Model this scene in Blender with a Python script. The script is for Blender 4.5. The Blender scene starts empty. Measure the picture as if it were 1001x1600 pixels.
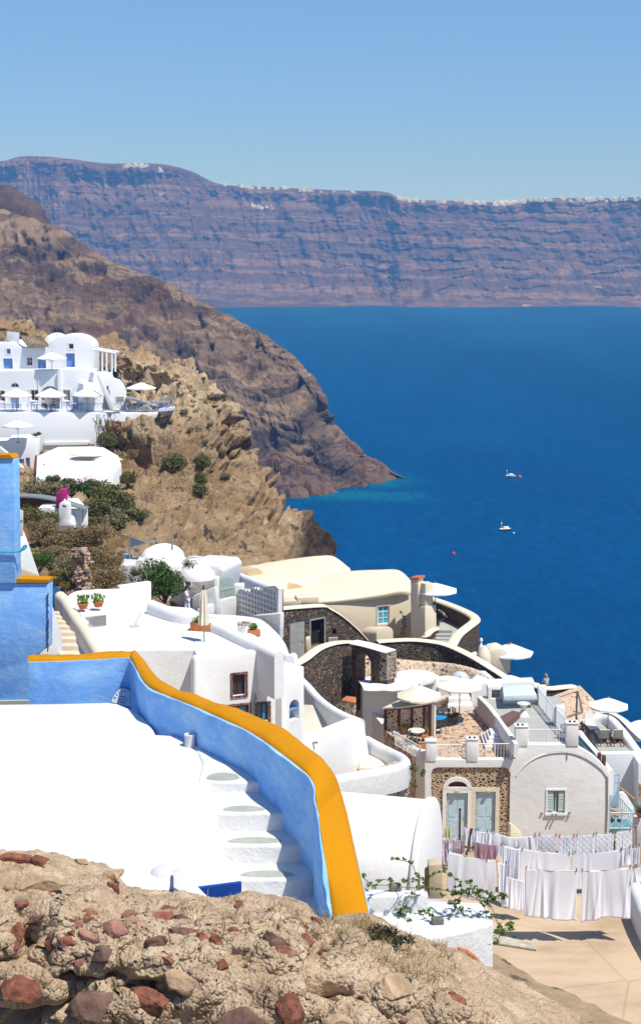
import bpy, bmesh, math, random
import numpy as np
from mathutils import Vector, Matrix
R = math.radians
scene = bpy.context.scene
C = bpy.context.collection
random.seed(7)
# ---------------------------------------------------------------- camera
F = 2300.0; PITCH = math.atan(340/2300.0); HC = 110.0
cam = bpy.data.cameras.new('camera'); camo = bpy.data.objects.new('camera', cam); C.objects.link(camo)
cam.sensor_fit = 'VERTICAL'; cam.sensor_height = 36.0; cam.lens = F*36.0/1600.0
cam.shift_y = -50/1600.0; cam.clip_start = 0.5; cam.clip_end = 60000
camo.location = (0, 0, HC); camo.rotation_euler = (R(90)-PITCH, 0, 0)
scene.camera = camo
# ---------------------------------------------------------------- sun and sky
SUN_EL = R(61); SUN_AZ = math.atan2(.77, -.64)     # azimuth from +Y towards +X
w = bpy.data.worlds.new("World"); scene.world = w; w.use_nodes = True
nt = w.node_tree; bg = nt.nodes['Background']
sky = nt.nodes.new('ShaderNodeTexSky'); sky.sky_type = 'NISHITA'; sky.sun_disc = False
sky.sun_elevation = SUN_EL; sky.sun_rotation = SUN_AZ
sky.air_density = 1.0; sky.dust_density = 0.0; sky.ozone_density = 10.0; sky.altitude = 3000
tint = nt.nodes.new('ShaderNodeMix'); tint.data_type = 'RGBA'; tint.blend_type = 'MULTIPLY'; tint.inputs[0].default_value = 1; tint.inputs[7].default_value = (1.20, 1.05, .99, 1)
_tc = nt.nodes.new('ShaderNodeTexCoord'); _sx = nt.nodes.new('ShaderNodeSeparateXYZ'); nt.links.new(_tc.outputs['Generated'], _sx.inputs[0])
_cr = nt.nodes.new('ShaderNodeValToRGB'); nt.links.new(_sx.outputs[2], _cr.inputs[0]); _e = _cr.color_ramp.elements   # bluer air low over the sea
_e[0].position = .03; _e[0].color = (.70, .685, .97, 1); _e[1].position = .19; _e[1].color = (1.15, 1.08, .99, 1)
nt.links.new(_cr.outputs[0], tint.inputs[7])
nt.links.new(sky.outputs[0], tint.inputs[6]); nt.links.new(tint.outputs[2], bg.inputs[0]); bg.inputs[1].default_value = 0.13
sl = bpy.data.lights.new('sun', 'SUN'); sl.energy = 4.3; sl.angle = R(0.5); sl.color = (1.0, .965, .90)
so = bpy.data.objects.new('sun', sl); C.objects.link(so)
sd = Vector((math.sin(SUN_AZ)*math.cos(SUN_EL), math.cos(SUN_AZ)*math.cos(SUN_EL), math.sin(SUN_EL)))
so.rotation_euler = sd.to_track_quat('Z', 'Y').to_euler(); so.location = (0, 0, 300)
scene.view_settings.view_transform = 'Standard'; scene.view_settings.look = 'None'
scene.view_settings.gamma = 1; scene.view_settings.use_curve_mapping = False
scene.view_settings.exposure = 0.30
scene.render.engine = 'CYCLES'
scene.cycles.max_bounces = 8; scene.cycles.volume_bounces = 0
# ---------------------------------------------------------------- pixel rays -> world points
cs, sn = math.cos(PITCH), math.sin(PITCH)
def ray(px, py):
    u = (px-500.5)/F; v = (750-py)/F
    return (u, cs+v*sn, -sn+v*cs)
def P(px, py, Y):
    d = ray(px, py); t = Y/d[1]
    return Vector((d[0]*t, Y, HC+d[2]*t))
def slope(py):
    d = ray(500, py); return d[2]/d[1]
def PZ(px, py, z):                     # z relative to the camera height
    d = ray(px, py); t = z/d[2]
    return Vector((d[0]*t, d[1]*t, HC+z))
# ---------------------------------------------------------------- numpy noise
def _hash(ix, iy, iz, seed):
    h = (ix.astype(np.int64)*374761393 + iy.astype(np.int64)*668265263 + iz.astype(np.int64)*2147483647 + seed*974634777) & 0xffffffff
    h = ((h ^ (h >> 13))*1274126177) & 0xffffffff
    h = h ^ (h >> 16)
    return (h & 0xffff)/65535.0*2-1
def vnoise(p, seed=0):
    i = np.floor(p); f = p-i; f = f*f*f*(f*(f*6-15)+10)
    i = i.astype(np.int64); r = 0
    for dx in (0, 1):
        wx = f[:, 0] if dx else 1-f[:, 0]
        for dy in (0, 1):
            wy = f[:, 1] if dy else 1-f[:, 1]
            for dz in (0, 1):
                wz = f[:, 2] if dz else 1-f[:, 2]
                r = r + wx*wy*wz*_hash(i[:, 0]+dx, i[:, 1]+dy, i[:, 2]+dz, seed)
    return r
def fbm(p, scale, octv=5, seed=0, gain=.5, ridged=False):
    p = np.asarray(p, float)/scale; a = 1.0; s = 0; n = 0
    for o in range(octv):
        v = vnoise(p+o*17.3, seed+o)
        if ridged: v = 1-2*np.abs(v)
        s = s+a*v; n += a; a *= gain; p = p*2.03
    return s/n
def worley(p, scale, seed=0):
    """nearest-cell distances (F1, F2) for points p"""
    p = np.asarray(p, float)/scale; c = np.floor(p).astype(np.int64); f1 = np.full(len(p), 9.0); f2 = f1.copy()
    for dx in (-1, 0, 1):
        for dy in (-1, 0, 1):
            for dz in (-1, 0, 1):
                i, j, k = c[:, 0]+dx, c[:, 1]+dy, c[:, 2]+dz
                d = np.sqrt((i+.5+.45*_hash(i, j, k, seed)-p[:, 0])**2+(j+.5+.45*_hash(i, j, k, seed+7)-p[:, 1])**2+(k+.5+.45*_hash(i, j, k, seed+13)-p[:, 2])**2)
                n = d < f1; f2 = np.where(n, f1, np.minimum(f2, d)); f1 = np.where(n, d, f1)
    return f1, f2
# ---------------------------------------------------------------- object helpers
def world_of(p):
    m = Matrix.LocRotScale(p.location, p.rotation_euler, p.scale)
    if p.parent is not None: return world_of(p.parent) @ p.matrix_parent_inverse @ m
    return m
LOCAL = [False]                                  # True while a prototype is built round its own origin
def link(o, parent=None):
    C.objects.link(o)
    if parent is not None:
        o.parent = parent
        if not LOCAL[0]: o.matrix_parent_inverse = world_of(parent).inverted()
    return o
def tag(o, label=None, cat=None, group=None, kind=None):
    if label: o['label'] = label
    if cat: o['category'] = cat
    if group: o['group'] = group
    if kind or label: o['kind'] = kind or 'thing'
    return o
def empty(name, loc, label, cat, group=None):
    o = bpy.data.objects.new(name, None); o.empty_display_size = .3
    C.objects.link(o); o.location = loc
    return tag(o, label, cat, group)
def mesh_obj(name, verts, faces, mats, parent=None, smooth=True, angle=35, fm=None):
    me = bpy.data.meshes.new(name)
    me.from_pydata([tuple(v) for v in verts], [], [tuple(f) for f in faces])
    if not isinstance(mats, (list, tuple)): mats = [mats]
    for m in mats: me.materials.append(m)
    if fm is not None: me.polygons.foreach_set('material_index', fm)
    me.update()
    if smooth:
        me.polygons.foreach_set('use_smooth', [True]*len(me.polygons))
        me.set_sharp_from_angle(angle=R(angle))
    o = bpy.data.objects.new(name, me)
    return link(o, parent)
class MB:
    def __init__(s): s.v = []; s.f = []; s.m = []; s.mi = 0
    def add(s, vs, fs):
        n = len(s.v); s.v += [Vector(v) for v in vs]; s.f += [tuple(i+n for i in f) for f in fs]; s.m += [s.mi]*len(fs)
        return s
    def box(s, c, d, rz=0.0, M=None):
        x, y, z = d[0]/2, d[1]/2, d[2]/2
        vs = [Vector((i*x, j*y, k*z)) for i in (-1, 1) for j in (-1, 1) for k in (-1, 1)]
        rot = Matrix.Rotation(rz, 3, 'Z')
        vs = [(M @ v if M is not None else rot @ v)+Vector(c) for v in vs]
        return s.add(vs, [(0, 1, 3, 2), (4, 6, 7, 5), (0, 4, 5, 1), (2, 3, 7, 6), (0, 2, 6, 4), (1, 5, 7, 3)])
    def prism(s, top, zb):
        """polygon of 3-D top points, extruded straight down to zb (number or list)"""
        n = len(top); top = [Vector(t) for t in top]
        if sum(top[i].x*top[(i+1) % n].y-top[(i+1) % n].x*top[i].y for i in range(n)) < 0: top = top[::-1]
        bot = [Vector((t.x, t.y, zb)) for t in top]
        fs = [tuple(range(n)), tuple(range(2*n-1, n-1, -1))]
        fs += [(i, i+n, (i+1) % n+n, (i+1) % n) for i in range(n)]
        return s.add(top+bot, fs)
    def tube(s, a, b, r, n=8, r2=None):
        a, b = Vector(a), Vector(b); r2 = r if r2 is None else r2
        q = (b-a).to_track_quat('Z', 'Y'); vs = []
        for p, rr in ((a, r), (b, r2)):
            for k in range(n):
                t = 2*math.pi*k/n; vs.append(p+q @ Vector((rr*math.cos(t), rr*math.sin(t), 0)))
        fs = [(k, (k+1) % n, (k+1) % n+n, k+n) for k in range(n)]+[tuple(range(n-1, -1, -1)), tuple(range(n, 2*n))]
        return s.add(vs, fs)
    def path(s, pts, r, n=6):
        for a, b in zip(pts[:-1], pts[1:]): s.tube(a, b, r, n)
        return s
    def lathe(s, c, prof, n=16):
        c = Vector(c); vs = []; m = len(prof)
        for (r, z) in prof:
            for k in range(n):
                t = 2*math.pi*k/n; vs.append(c+Vector((r*math.cos(t), r*math.sin(t), z)))
        fs = [(j*n+k, j*n+(k+1) % n, (j+1)*n+(k+1) % n, (j+1)*n+k) for j in range(m-1) for k in range(n)]
        fs += [tuple(range(n-1, -1, -1)), tuple((m-1)*n+k for k in range(n))]
        return s.add(vs, fs)
    def build(s, name, mats, parent=None, smooth=True, angle=35):
        return mesh_obj(name, s.v, s.f, mats, parent, smooth, angle, s.m)
def fix(o, bevel=0.0, seg=3, cutters=(), angle=35):
    """bevel the edges, cut the openings, keep plain mesh"""
    bm = bmesh.new(); bm.from_mesh(o.data); bmesh.ops.recalc_face_normals(bm, faces=bm.faces); bm.to_mesh(o.data); bm.free()
    if bevel:
        m = o.modifiers.new('b', 'BEVEL'); m.width = bevel; m.segments = seg; m.limit_method = 'ANGLE'; m.angle_limit = R(30)
    tmp = []
    if cutters:
        for c in cutters:
            co = mesh_obj('cut', c.v, c.f, [], None, False); tmp.append(co)
            b2 = bmesh.new(); b2.from_mesh(co.data); bmesh.ops.recalc_face_normals(b2, faces=b2.faces); b2.to_mesh(co.data); b2.free()
            m = o.modifiers.new('c', 'BOOLEAN'); m.operation = 'DIFFERENCE'; m.solver = 'EXACT'; m.object = co
    if o.modifiers:
        dg = bpy.context.evaluated_depsgraph_get(); me = bpy.data.meshes.new_from_object(o.evaluated_get(dg))
        o.modifiers.clear(); old = o.data; o.data = me; me.name = old.name
        me.polygons.foreach_set('use_smooth', [True]*len(me.polygons)); me.set_sharp_from_angle(angle=R(angle))
    for co in tmp: bpy.data.objects.remove(co)
    return o
def spline(pts, n):
    """Catmull-Rom resample of 3-D points, n samples in all, equal parameter per span"""
    pts = [Vector(p) for p in pts]; m = len(pts); out = []
    for i in range(n):
        t = i/(n-1)*(m-1); k = min(int(t), m-2); f = t-k
        a = pts[max(k-1, 0)]; b = pts[k]; c = pts[k+1]; d = pts[min(k+2, m-1)]
        out.append(.5*((2*b)+(c-a)*f+(2*a-5*b+4*c-d)*f*f+(3*b-a-3*c+d)*f**3))
    return out
def loft_grid(curves, nu, nv):
    rows = [spline(c, nu) for c in curves]
    cols = [spline([r[i] for r in rows], nv) for i in range(nu)]
    return np.array([[tuple(v) for v in c] for c in cols])        # nu, nv, 3
def grid_normals(g):
    du = np.gradient(g, axis=0); dv = np.gradient(g, axis=1); n = np.cross(du, dv)
    n /= np.linalg.norm(n, axis=2, keepdims=True)+1e-9
    return n
def grid_obj(name, g, mats, parent=None, attr=None, flip=False):
    nu, nv = g.shape[:2]; i = np.arange(nu*nv).reshape(nu, nv)
    q = np.stack([i[:-1, :-1], i[1:, :-1], i[1:, 1:], i[:-1, 1:]], -1).reshape(-1, 4)
    if flip: q = q[:, ::-1]
    me = bpy.data.meshes.new(name)
    me.vertices.add(nu*nv); me.vertices.foreach_set('co', g.reshape(-1))
    me.loops.add(q.size); me.loops.foreach_set('vertex_index', np.ascontiguousarray(q).reshape(-1).astype(np.int32))
    me.polygons.add(len(q)); me.polygons.foreach_set('loop_start', (np.arange(len(q))*4).astype(np.int32))
    me.polygons.foreach_set('use_smooth', np.ones(len(q), bool))
    me.update(calc_edges=True); me.validate()
    if attr:
        for k, a in attr.items():
            at = me.attributes.new(k, 'FLOAT', 'POINT'); at.data.foreach_set('value', a.reshape(-1).astype(np.float32))
    me.materials.append(mats)
    return link(bpy.data.objects.new(name, me), parent)
# ---------------------------------------------------------------- materials
MATS = {}
def nodes(name):
    m = bpy.data.materials.new(name); m.use_nodes = True; t = m.node_tree
    return m, t, t.nodes['Principled BSDF']
def N(t, typ, **kw):
    n = t.nodes.new(typ)
    for k, v in kw.items():
        if k.startswith('_'): setattr(n, k[1:], v)
        else: n.inputs[k.replace('__', ' ')].default_value = v
    return n
def coords(t, scale=None):
    tc = t.nodes.new('ShaderNodeNewGeometry')
    if scale is None: return tc.outputs['Position']
    mp = t.nodes.new('ShaderNodeMapping'); mp.inputs['Scale'].default_value = scale
    t.links.new(tc.outputs['Position'], mp.inputs[0]); return mp.outputs[0]
def ramp(t, src, stops, interp='LINEAR'):
    r = t.nodes.new('ShaderNodeValToRGB'); r.color_ramp.interpolation = interp
    e = r.color_ramp.elements
    while len(e) < len(stops): e.new(.5)
    for k, (p, c) in enumerate(stops):
        e[k].position = p; e[k].color = (*c, 1) if len(c) == 3 else c
    t.links.new(src, r.inputs[0]); return r.outputs[0]
def mixc(t, fac, a, b, mode='MIX'):
    m = t.nodes.new('ShaderNodeMix'); m.data_type = 'RGBA'; m.blend_type = mode
    for s, k in ((fac, 0), (a, 6), (b, 7)):
        if hasattr(s, 'links'): t.links.new(s, m.inputs[k])
        elif k == 0: m.inputs[0].default_value = s
        else: m.inputs[k].default_value = (*s, 1)
    return m.outputs[2]
def noise(t, vec, scale, detail=4, rough=.55, dist=0.0):
    n = t.nodes.new('ShaderNodeTexNoise'); n.inputs['Scale'].default_value = scale; n.inputs['Detail'].default_value = detail
    n.inputs['Roughness'].default_value = rough; n.inputs['Distortion'].default_value = dist
    t.links.new(vec, n.inputs['Vector']); return n.outputs[0]
def bump(t, b, h, strength, dist):
    n = t.nodes.new('ShaderNodeBump'); n.inputs['Strength'].default_value = strength; n.inputs['Distance'].default_value = dist
    t.links.new(h, n.inputs['Height'])
    t.links.new(n.outputs[0], b.inputs['Normal']); return n
def plain(name, col, rough=.6, var=.12, scale=3.0, bmp=0.0, metal=0.0, spec=.3, bscale=12):
    """one colour broken by soft large and fine noise"""
    if name in MATS: return MATS[name]
    m, t, b = nodes(name); p = coords(t)
    n1 = noise(t, p, scale, 5, .6)
    lo = tuple(c*(1-var) for c in col); hi = tuple(min(1, c*(1+var)) for c in col)
    c = ramp(t, n1, [(.3, lo), (.7, hi)])
    t.links.new(c, b.inputs['Base Color']); b.inputs['Roughness'].default_value = rough
    b.inputs['Metallic'].default_value = metal; b.inputs['Specular IOR Level'].default_value = spec
    if bmp: bump(t, b, noise(t, p, bscale, 5, .6), .6, bmp)
    MATS[name] = m; return m
def plaster(name, col, stain=(.55, .52, .47), amount=.5, bmp=.02, scale=1.0):
    """lime-washed plaster: hand-trowelled bumps, faint streaks and stains"""
    if name in MATS: return MATS[name]
    m, t, b = nodes(name); p = coords(t); ps = coords(t, (1, 1, .18))
    big = noise(t, p, .5*scale, 4, .6, .5); fine = noise(t, p, 9*scale, 6, .65); st = noise(t, ps, 1.6*scale, 6, .65, .3)
    c0 = ramp(t, big, [(.3, tuple(c*.95 for c in col)), (.65, col)])
    f = ramp(t, st, [(.54, (0, 0, 0)), (.80, (amount,)*3)])
    c1 = mixc(t, f, c0, tuple(c*s/.55 if c*s/.55 < 1 else 1 for c, s in zip(col, stain)))
    f2 = ramp(t, noise(t, p, 30*scale, 3, .6), [(.66, (0, 0, 0)), (.74, (.25*amount,)*3)])
    c2 = mixc(t, f2, c1, tuple(c*.6 for c in col))
    t.links.new(c2, b.inputs['Base Color']); b.inputs['Roughness'].default_value = .85; b.inputs['Specular IOR Level'].default_value = .2
    mm = t.nodes.new('ShaderNodeMath'); mm.operation = 'MULTIPLY_ADD'; mm.inputs[1].default_value = .35
    t.links.new(fine, mm.inputs[0]); t.links.new(noise(t, p, 2.2*scale, 4, .6), mm.inputs[2])
    bump(t, b, mm.outputs[0], .7, bmp*2.2)
    MATS[name] = m; return m
def stonework(name, cols, mortar, scale=4.0, gap=.06, bmp=.05, rough=.85, edge=.14, bias=None):
    """rubble stones in mortar: voronoi cells of varied colours"""
    if name in MATS: return MATS[name]
    m, t, b = nodes(name); p = coords(t)
    wv = t.nodes.new('ShaderNodeVectorMath'); wv.operation = 'MULTIPLY_ADD'
    nn = t.nodes.new('ShaderNodeTexNoise'); nn.inputs['Scale'].default_value = scale*1.3; t.links.new(p, nn.inputs['Vector'])
    t.links.new(nn.outputs['Color'], wv.inputs[0]); wv.inputs[1].default_value = (.5/scale,)*3; t.links.new(p, wv.inputs[2])
    v1 = t.nodes.new('ShaderNodeTexVoronoi'); v1.feature = 'F1'; v1.inputs['Scale'].default_value = scale; t.links.new(wv.outputs[0], v1.inputs['Vector'])
    v2 = t.nodes.new('ShaderNodeTexVoronoi'); v2.feature = 'DISTANCE_TO_EDGE'; v2.inputs['Scale'].default_value = scale; t.links.new(wv.outputs[0], v2.inputs['Vector'])
    sep = t.nodes.new('ShaderNodeSeparateColor'); t.links.new(v1.outputs['Color'], sep.inputs[0])
    n = len(cols); c = ramp(t, sep.outputs[0], [(k/n, cc) for k, cc in enumerate(cols)], 'CONSTANT')
    c = mixc(t, .5, c, ramp(t, noise(t, p, scale*5, 4), [(.3, (.35, .35, .35)), (.7, (1, 1, 1))]), 'MULTIPLY')
    f = ramp(t, v2.outputs['Distance'], [(gap, (1, 1, 1)), (edge, (0, 0, 0))])
    c = mixc(t, f, c, mortar)
    t.links.new(c, b.inputs['Base Color']); b.inputs['Roughness'].default_value = rough; b.inputs['Specular IOR Level'].default_value = .2
    h = ramp(t, v2.outputs['Distance'], [(0, (0, 0, 0)), (.25, (1, 1, 1))])
    hh = t.nodes.new('ShaderNodeMath'); hh.operation = 'MULTIPLY_ADD'; hh.inputs[1].default_value = .35
    t.links.new(noise(t, p, scale*6, 4), hh.inputs[0]); t.links.new(h, hh.inputs[2])
    bump(t, b, hh.outputs[0], 1, bmp)
    MATS[name] = m; return m
HAZE = 2.1e-4
# ================================================================ SEA
def sea_mat():
    m, t, b = nodes('sea_water'); p = coords(t)
    tip = P(618, 752, 742)
    d = t.nodes.new('ShaderNodeVectorMath'); d.operation = 'DISTANCE'; t.links.new(coords(t, (1, .55, 1)), d.inputs[0]); d.inputs[1].default_value = (tip.x-8, tip.y*.55, 0)
    d2 = t.nodes.new('ShaderNodeVectorMath'); d2.operation = 'DISTANCE'; t.links.new(coords(t, (.55, .9, 1)), d2.inputs[0]); t2 = PZ(548, 774, -HC); d2.inputs[1].default_value = (t2.x*.55, t2.y*.9, 0)
    mn = t.nodes.new('ShaderNodeMath'); mn.operation = 'MINIMUM'; t.links.new(d.outputs['Value'], mn.inputs[0]); t.links.new(d2.outputs['Value'], mn.inputs[1])
    wob = noise(t, p, .03, 5)
    md = t.nodes.new('ShaderNodeMath'); md.operation = 'MULTIPLY_ADD'; t.links.new(wob, md.inputs[0]); md.inputs[1].default_value = 40; t.links.new(mn.outputs[0], md.inputs[2])
    mr = t.nodes.new('ShaderNodeMapRange'); mr.inputs[1].default_value = 2; mr.inputs[2].default_value = 46; t.links.new(md.outputs[0], mr.inputs[0])
    deep = ramp(t, noise(t, coords(t, (1, .22, 1)), .0045, 7, .65, .6), [(.38, (.0003, .055, .18)), (.62, (.0004, .078, .235))])
    shal = ramp(t, mr.outputs[0], [(0, (.02, .26, .25)), (.4, (.005, .14, .22)), (1, (.0004, .085, .24))])
    c = mixc(t, ramp(t, mr.outputs[0], [(.6, (0, 0, 0)), (1, (1, 1, 1))]), shal, deep)
    fl = ramp(t, noise(t, coords(t, (1, .35, 1)), .22, 5, .7), [(.36, (.62, .62, .66)), (.64, (1.0, 1.0, 1.0))])
    c = mixc(t, .85, c, fl, 'MULTIPLY')
    df = t.nodes.new('ShaderNodeBsdfDiffuse'); gl = t.nodes.new('ShaderNodeBsdfGlossy'); gl.inputs['Roughness'].default_value = .35; gl.inputs[0].default_value = (.3, .7, 1, 1); mx_ = t.nodes.new('ShaderNodeMixShader'); mx_.inputs[0].default_value = .035
    t.links.new(c, df.inputs[0]); t.links.new(df.outputs[0], mx_.inputs[1]); t.links.new(gl.outputs[0], mx_.inputs[2]); t.links.new(mx_.outputs[0], t.nodes['Material Output'].inputs['Surface'])
    h1 = noise(t, coords(t, (1, .5, 1)), .35, 6, .65); h2 = noise(t, coords(t, (.6, .35, 1)), .06, 4, .6)
    mm = t.nodes.new('ShaderNodeMath'); mm.operation = 'MULTIPLY_ADD'; mm.inputs[1].default_value = 2.0
    t.links.new(h2, mm.inputs[0]); t.links.new(h1, mm.inputs[2])
    bn = bump(t, b, mm.outputs[0], .5, 1.2); t.links.new(bn.outputs[0], df.inputs['Normal']); t.links.new(bn.outputs[0], gl.inputs['Normal'])
    return m
sea = mesh_obj('sea', [(-5600, -1800, 0), (5600, -1800, 0), (5600, 6700, 0), (-5600, 6700, 0)], [(0, 1, 2, 3)], sea_mat(), None, False)
tag(sea, kind='structure')
# ================================================================ rock materials
def attr_node(t, name):
    a = t.nodes.new('ShaderNodeAttribute'); a.attribute_name = name; return a.outputs['Fac']
def strata(name, layers, scale, tilt=(0, 0, 1), nscale=.02, warp=12, patch=None, patch_cols=None, bmp=1.0, fine=.5, attr=None, attr_col=None, spots=None):
    m, t, b = nodes(name); p = coords(t)
    dot = t.nodes.new('ShaderNodeVectorMath'); dot.operation = 'DOT_PRODUCT'; t.links.new(p, dot.inputs[0]); dot.inputs[1].default_value = tilt
    mm = t.nodes.new('ShaderNodeMath'); mm.operation = 'MULTIPLY_ADD'; t.links.new(noise(t, p, nscale, 6, .6), mm.inputs[0]); mm.inputs[1].default_value = warp
    t.links.new(dot.outputs['Value'], mm.inputs[2])
    dv = t.nodes.new('ShaderNodeMath'); dv.operation = 'DIVIDE'; t.links.new(mm.outputs[0], dv.inputs[0]); dv.inputs[1].default_value = scale
    cb = t.nodes.new('ShaderNodeCombineXYZ'); t.links.new(dv.outputs[0], cb.inputs[0])
    n1 = noise(t, cb.outputs[0], 1.0, 8, .7)
    c = ramp(t, n1, layers)
    c = mixc(t, .75, c, ramp(t, noise(t, p, nscale*9, 8, .7), [(.25, (.45, .45, .45)), (.72, (1.25, 1.22, 1.2))]), 'MULTIPLY')
    if patch:
        f = ramp(t, noise(t, p, patch, 6, .65), [(.5, (0, 0, 0)), (.6, (1, 1, 1))])
        c = mixc(t, f, c, patch_cols)
    if spots:
        f = ramp(t, noise(t, p, spots[0], 3, .6), [(spots[1], (0, 0, 0)), (spots[1]+.05, (1, 1, 1))])
        c = mixc(t, f, c, spots[2])
    if attr:
        for a, ac in zip(attr, attr_col):
            cc = ramp(t, noise(t, p, ac[2], 6, .7), [(.35, ac[0]), (.65, ac[1])])
            c = mixc(t, attr_node(t, a), c, cc)
    t.links.new(c, b.inputs['Base Color']); b.inputs['Roughness'].default_value = .95; b.inputs['Specular IOR Level'].default_value = .1
    bump(t, b, noise(t, p, fine, 8, .72), 1, bmp)
    return m
def slope_noise(g, nrm, amp_list):
    q = g.reshape(-1, 3); d = np.zeros(len(q))
    for (sc, amp, seed, kind, stretch) in amp_list:
        v = fbm(q*np.array(stretch), sc, 6, seed, .55, kind == 'r'); d += v*amp
    return g+nrm*d.reshape(g.shape[:2])[..., None]
# ================================================================ far caldera cliff
def far_cliff():
    ridge = [(-260, 262), (-80, 258), (0, 252), (40, 244), (100, 247), (165, 255), (250, 256), (300, 268), (345, 288), (420, 292), (520, 297), (600, 300), (630, 311), (720, 314), (780, 316), (850, 310), (930, 310), (1001, 308), (1100, 304), (1300, 300)]
    base = [[P(px, 478.5, 3700+60*math.sin(i*1.3)+25*math.sin(i*2.9)) for i, (px, py) in enumerate(ridge)]]
    for b in base[0]: b.z = -4
    Yr = [4250+90*math.sin(i*.9) for i in range(len(ridge))]
    rid = [P(px, py, Yr[i]) for i, (px, py) in enumerate(ridge)]
    def mixr(t, k, yoff=0): return [Vector((b.x*(1-t)+r.x*t, b.y*(1-t)+r.y*t+yoff, b.z*(1-k)+r.z*k)) for b, r in zip(base[0], rid)]
    curves = [base[0], mixr(.28, .12), mixr(.5, .34), mixr(.68, .6), mixr(.86, .84), rid,
              [Vector((r.x*1.1, r.y+500, r.z-30)) for r in rid], [Vector((r.x*1.2, r.y+1600, r.z-260)) for r in rid]]
    nu, nv = 900, 260
    g = loft_grid(curves, nu, nv)
    q = g.reshape(-1, 3)
    # the ridge line itself keeps its height; relief runs down the face
    vv = np.tile(np.linspace(0, 7, nv), (nu, 1))
    face = np.clip(vv/1.0, 0, 1)*np.clip((5.0-vv)/.5, 0, 1)
    x = q[:, 0]; z = q[:, 2]
    gul = fbm(np.stack([x+ .25*z, z*.22, 0*z], 1), 150, 6, 3, .6, True)
    wv = fbm(q, 260, 4, 9)
    fine = fbm(q*np.array([1, .3, 1]), 60, 5, 5, .65)
    lay = (z+18*wv+.012*x)/26.0+ .35*fine
    lay = lay+.5*fbm(q*np.array([1, 1, .5]), 120, 5, 55)+.4*gul
    step = (lay-np.floor(lay)); step = np.clip((step-.55)/.45, 0, 1)*np.clip(fbm(q, 110, 4, 66)*3+.5, 0, 1)
    side = np.clip((x+300)/600, 0.12, 1)                       # ledges are clearest on the right
    dy = -(gul*40+fine*44)+step*11*side
    dy = dy.reshape(nu, nv)*face
    g[..., 1] += dy
    top = np.clip((vv-4.3)/.7, 0, 1)*np.clip((5.6-vv)/.6, 0, 1)
    g[..., 2] += fbm(q, 90, 4, 21).reshape(nu, nv)*face*10
    lay_c = [(.28, (.075, .045, .05)), (.40, (.20, .115, .09)), (.47, (.09, .06, .06)), (.55, (.27, .17, .13)), (.62, (.11, .07, .065)), (.72, (.21, .125, .10))]
    m = strata('far_cliff_rock', lay_c, 34, (.03, 0, 1), .006, 34, bmp=14, fine=.022, spots=(.013, .66, (.34, .22, .17)), patch=.02, patch_cols=(.085, .055, .07))
    o = grid_obj('far_cliffs', g, m, flip=False); tag(o, kind='structure')
    return g
GF = far_cliff()
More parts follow.
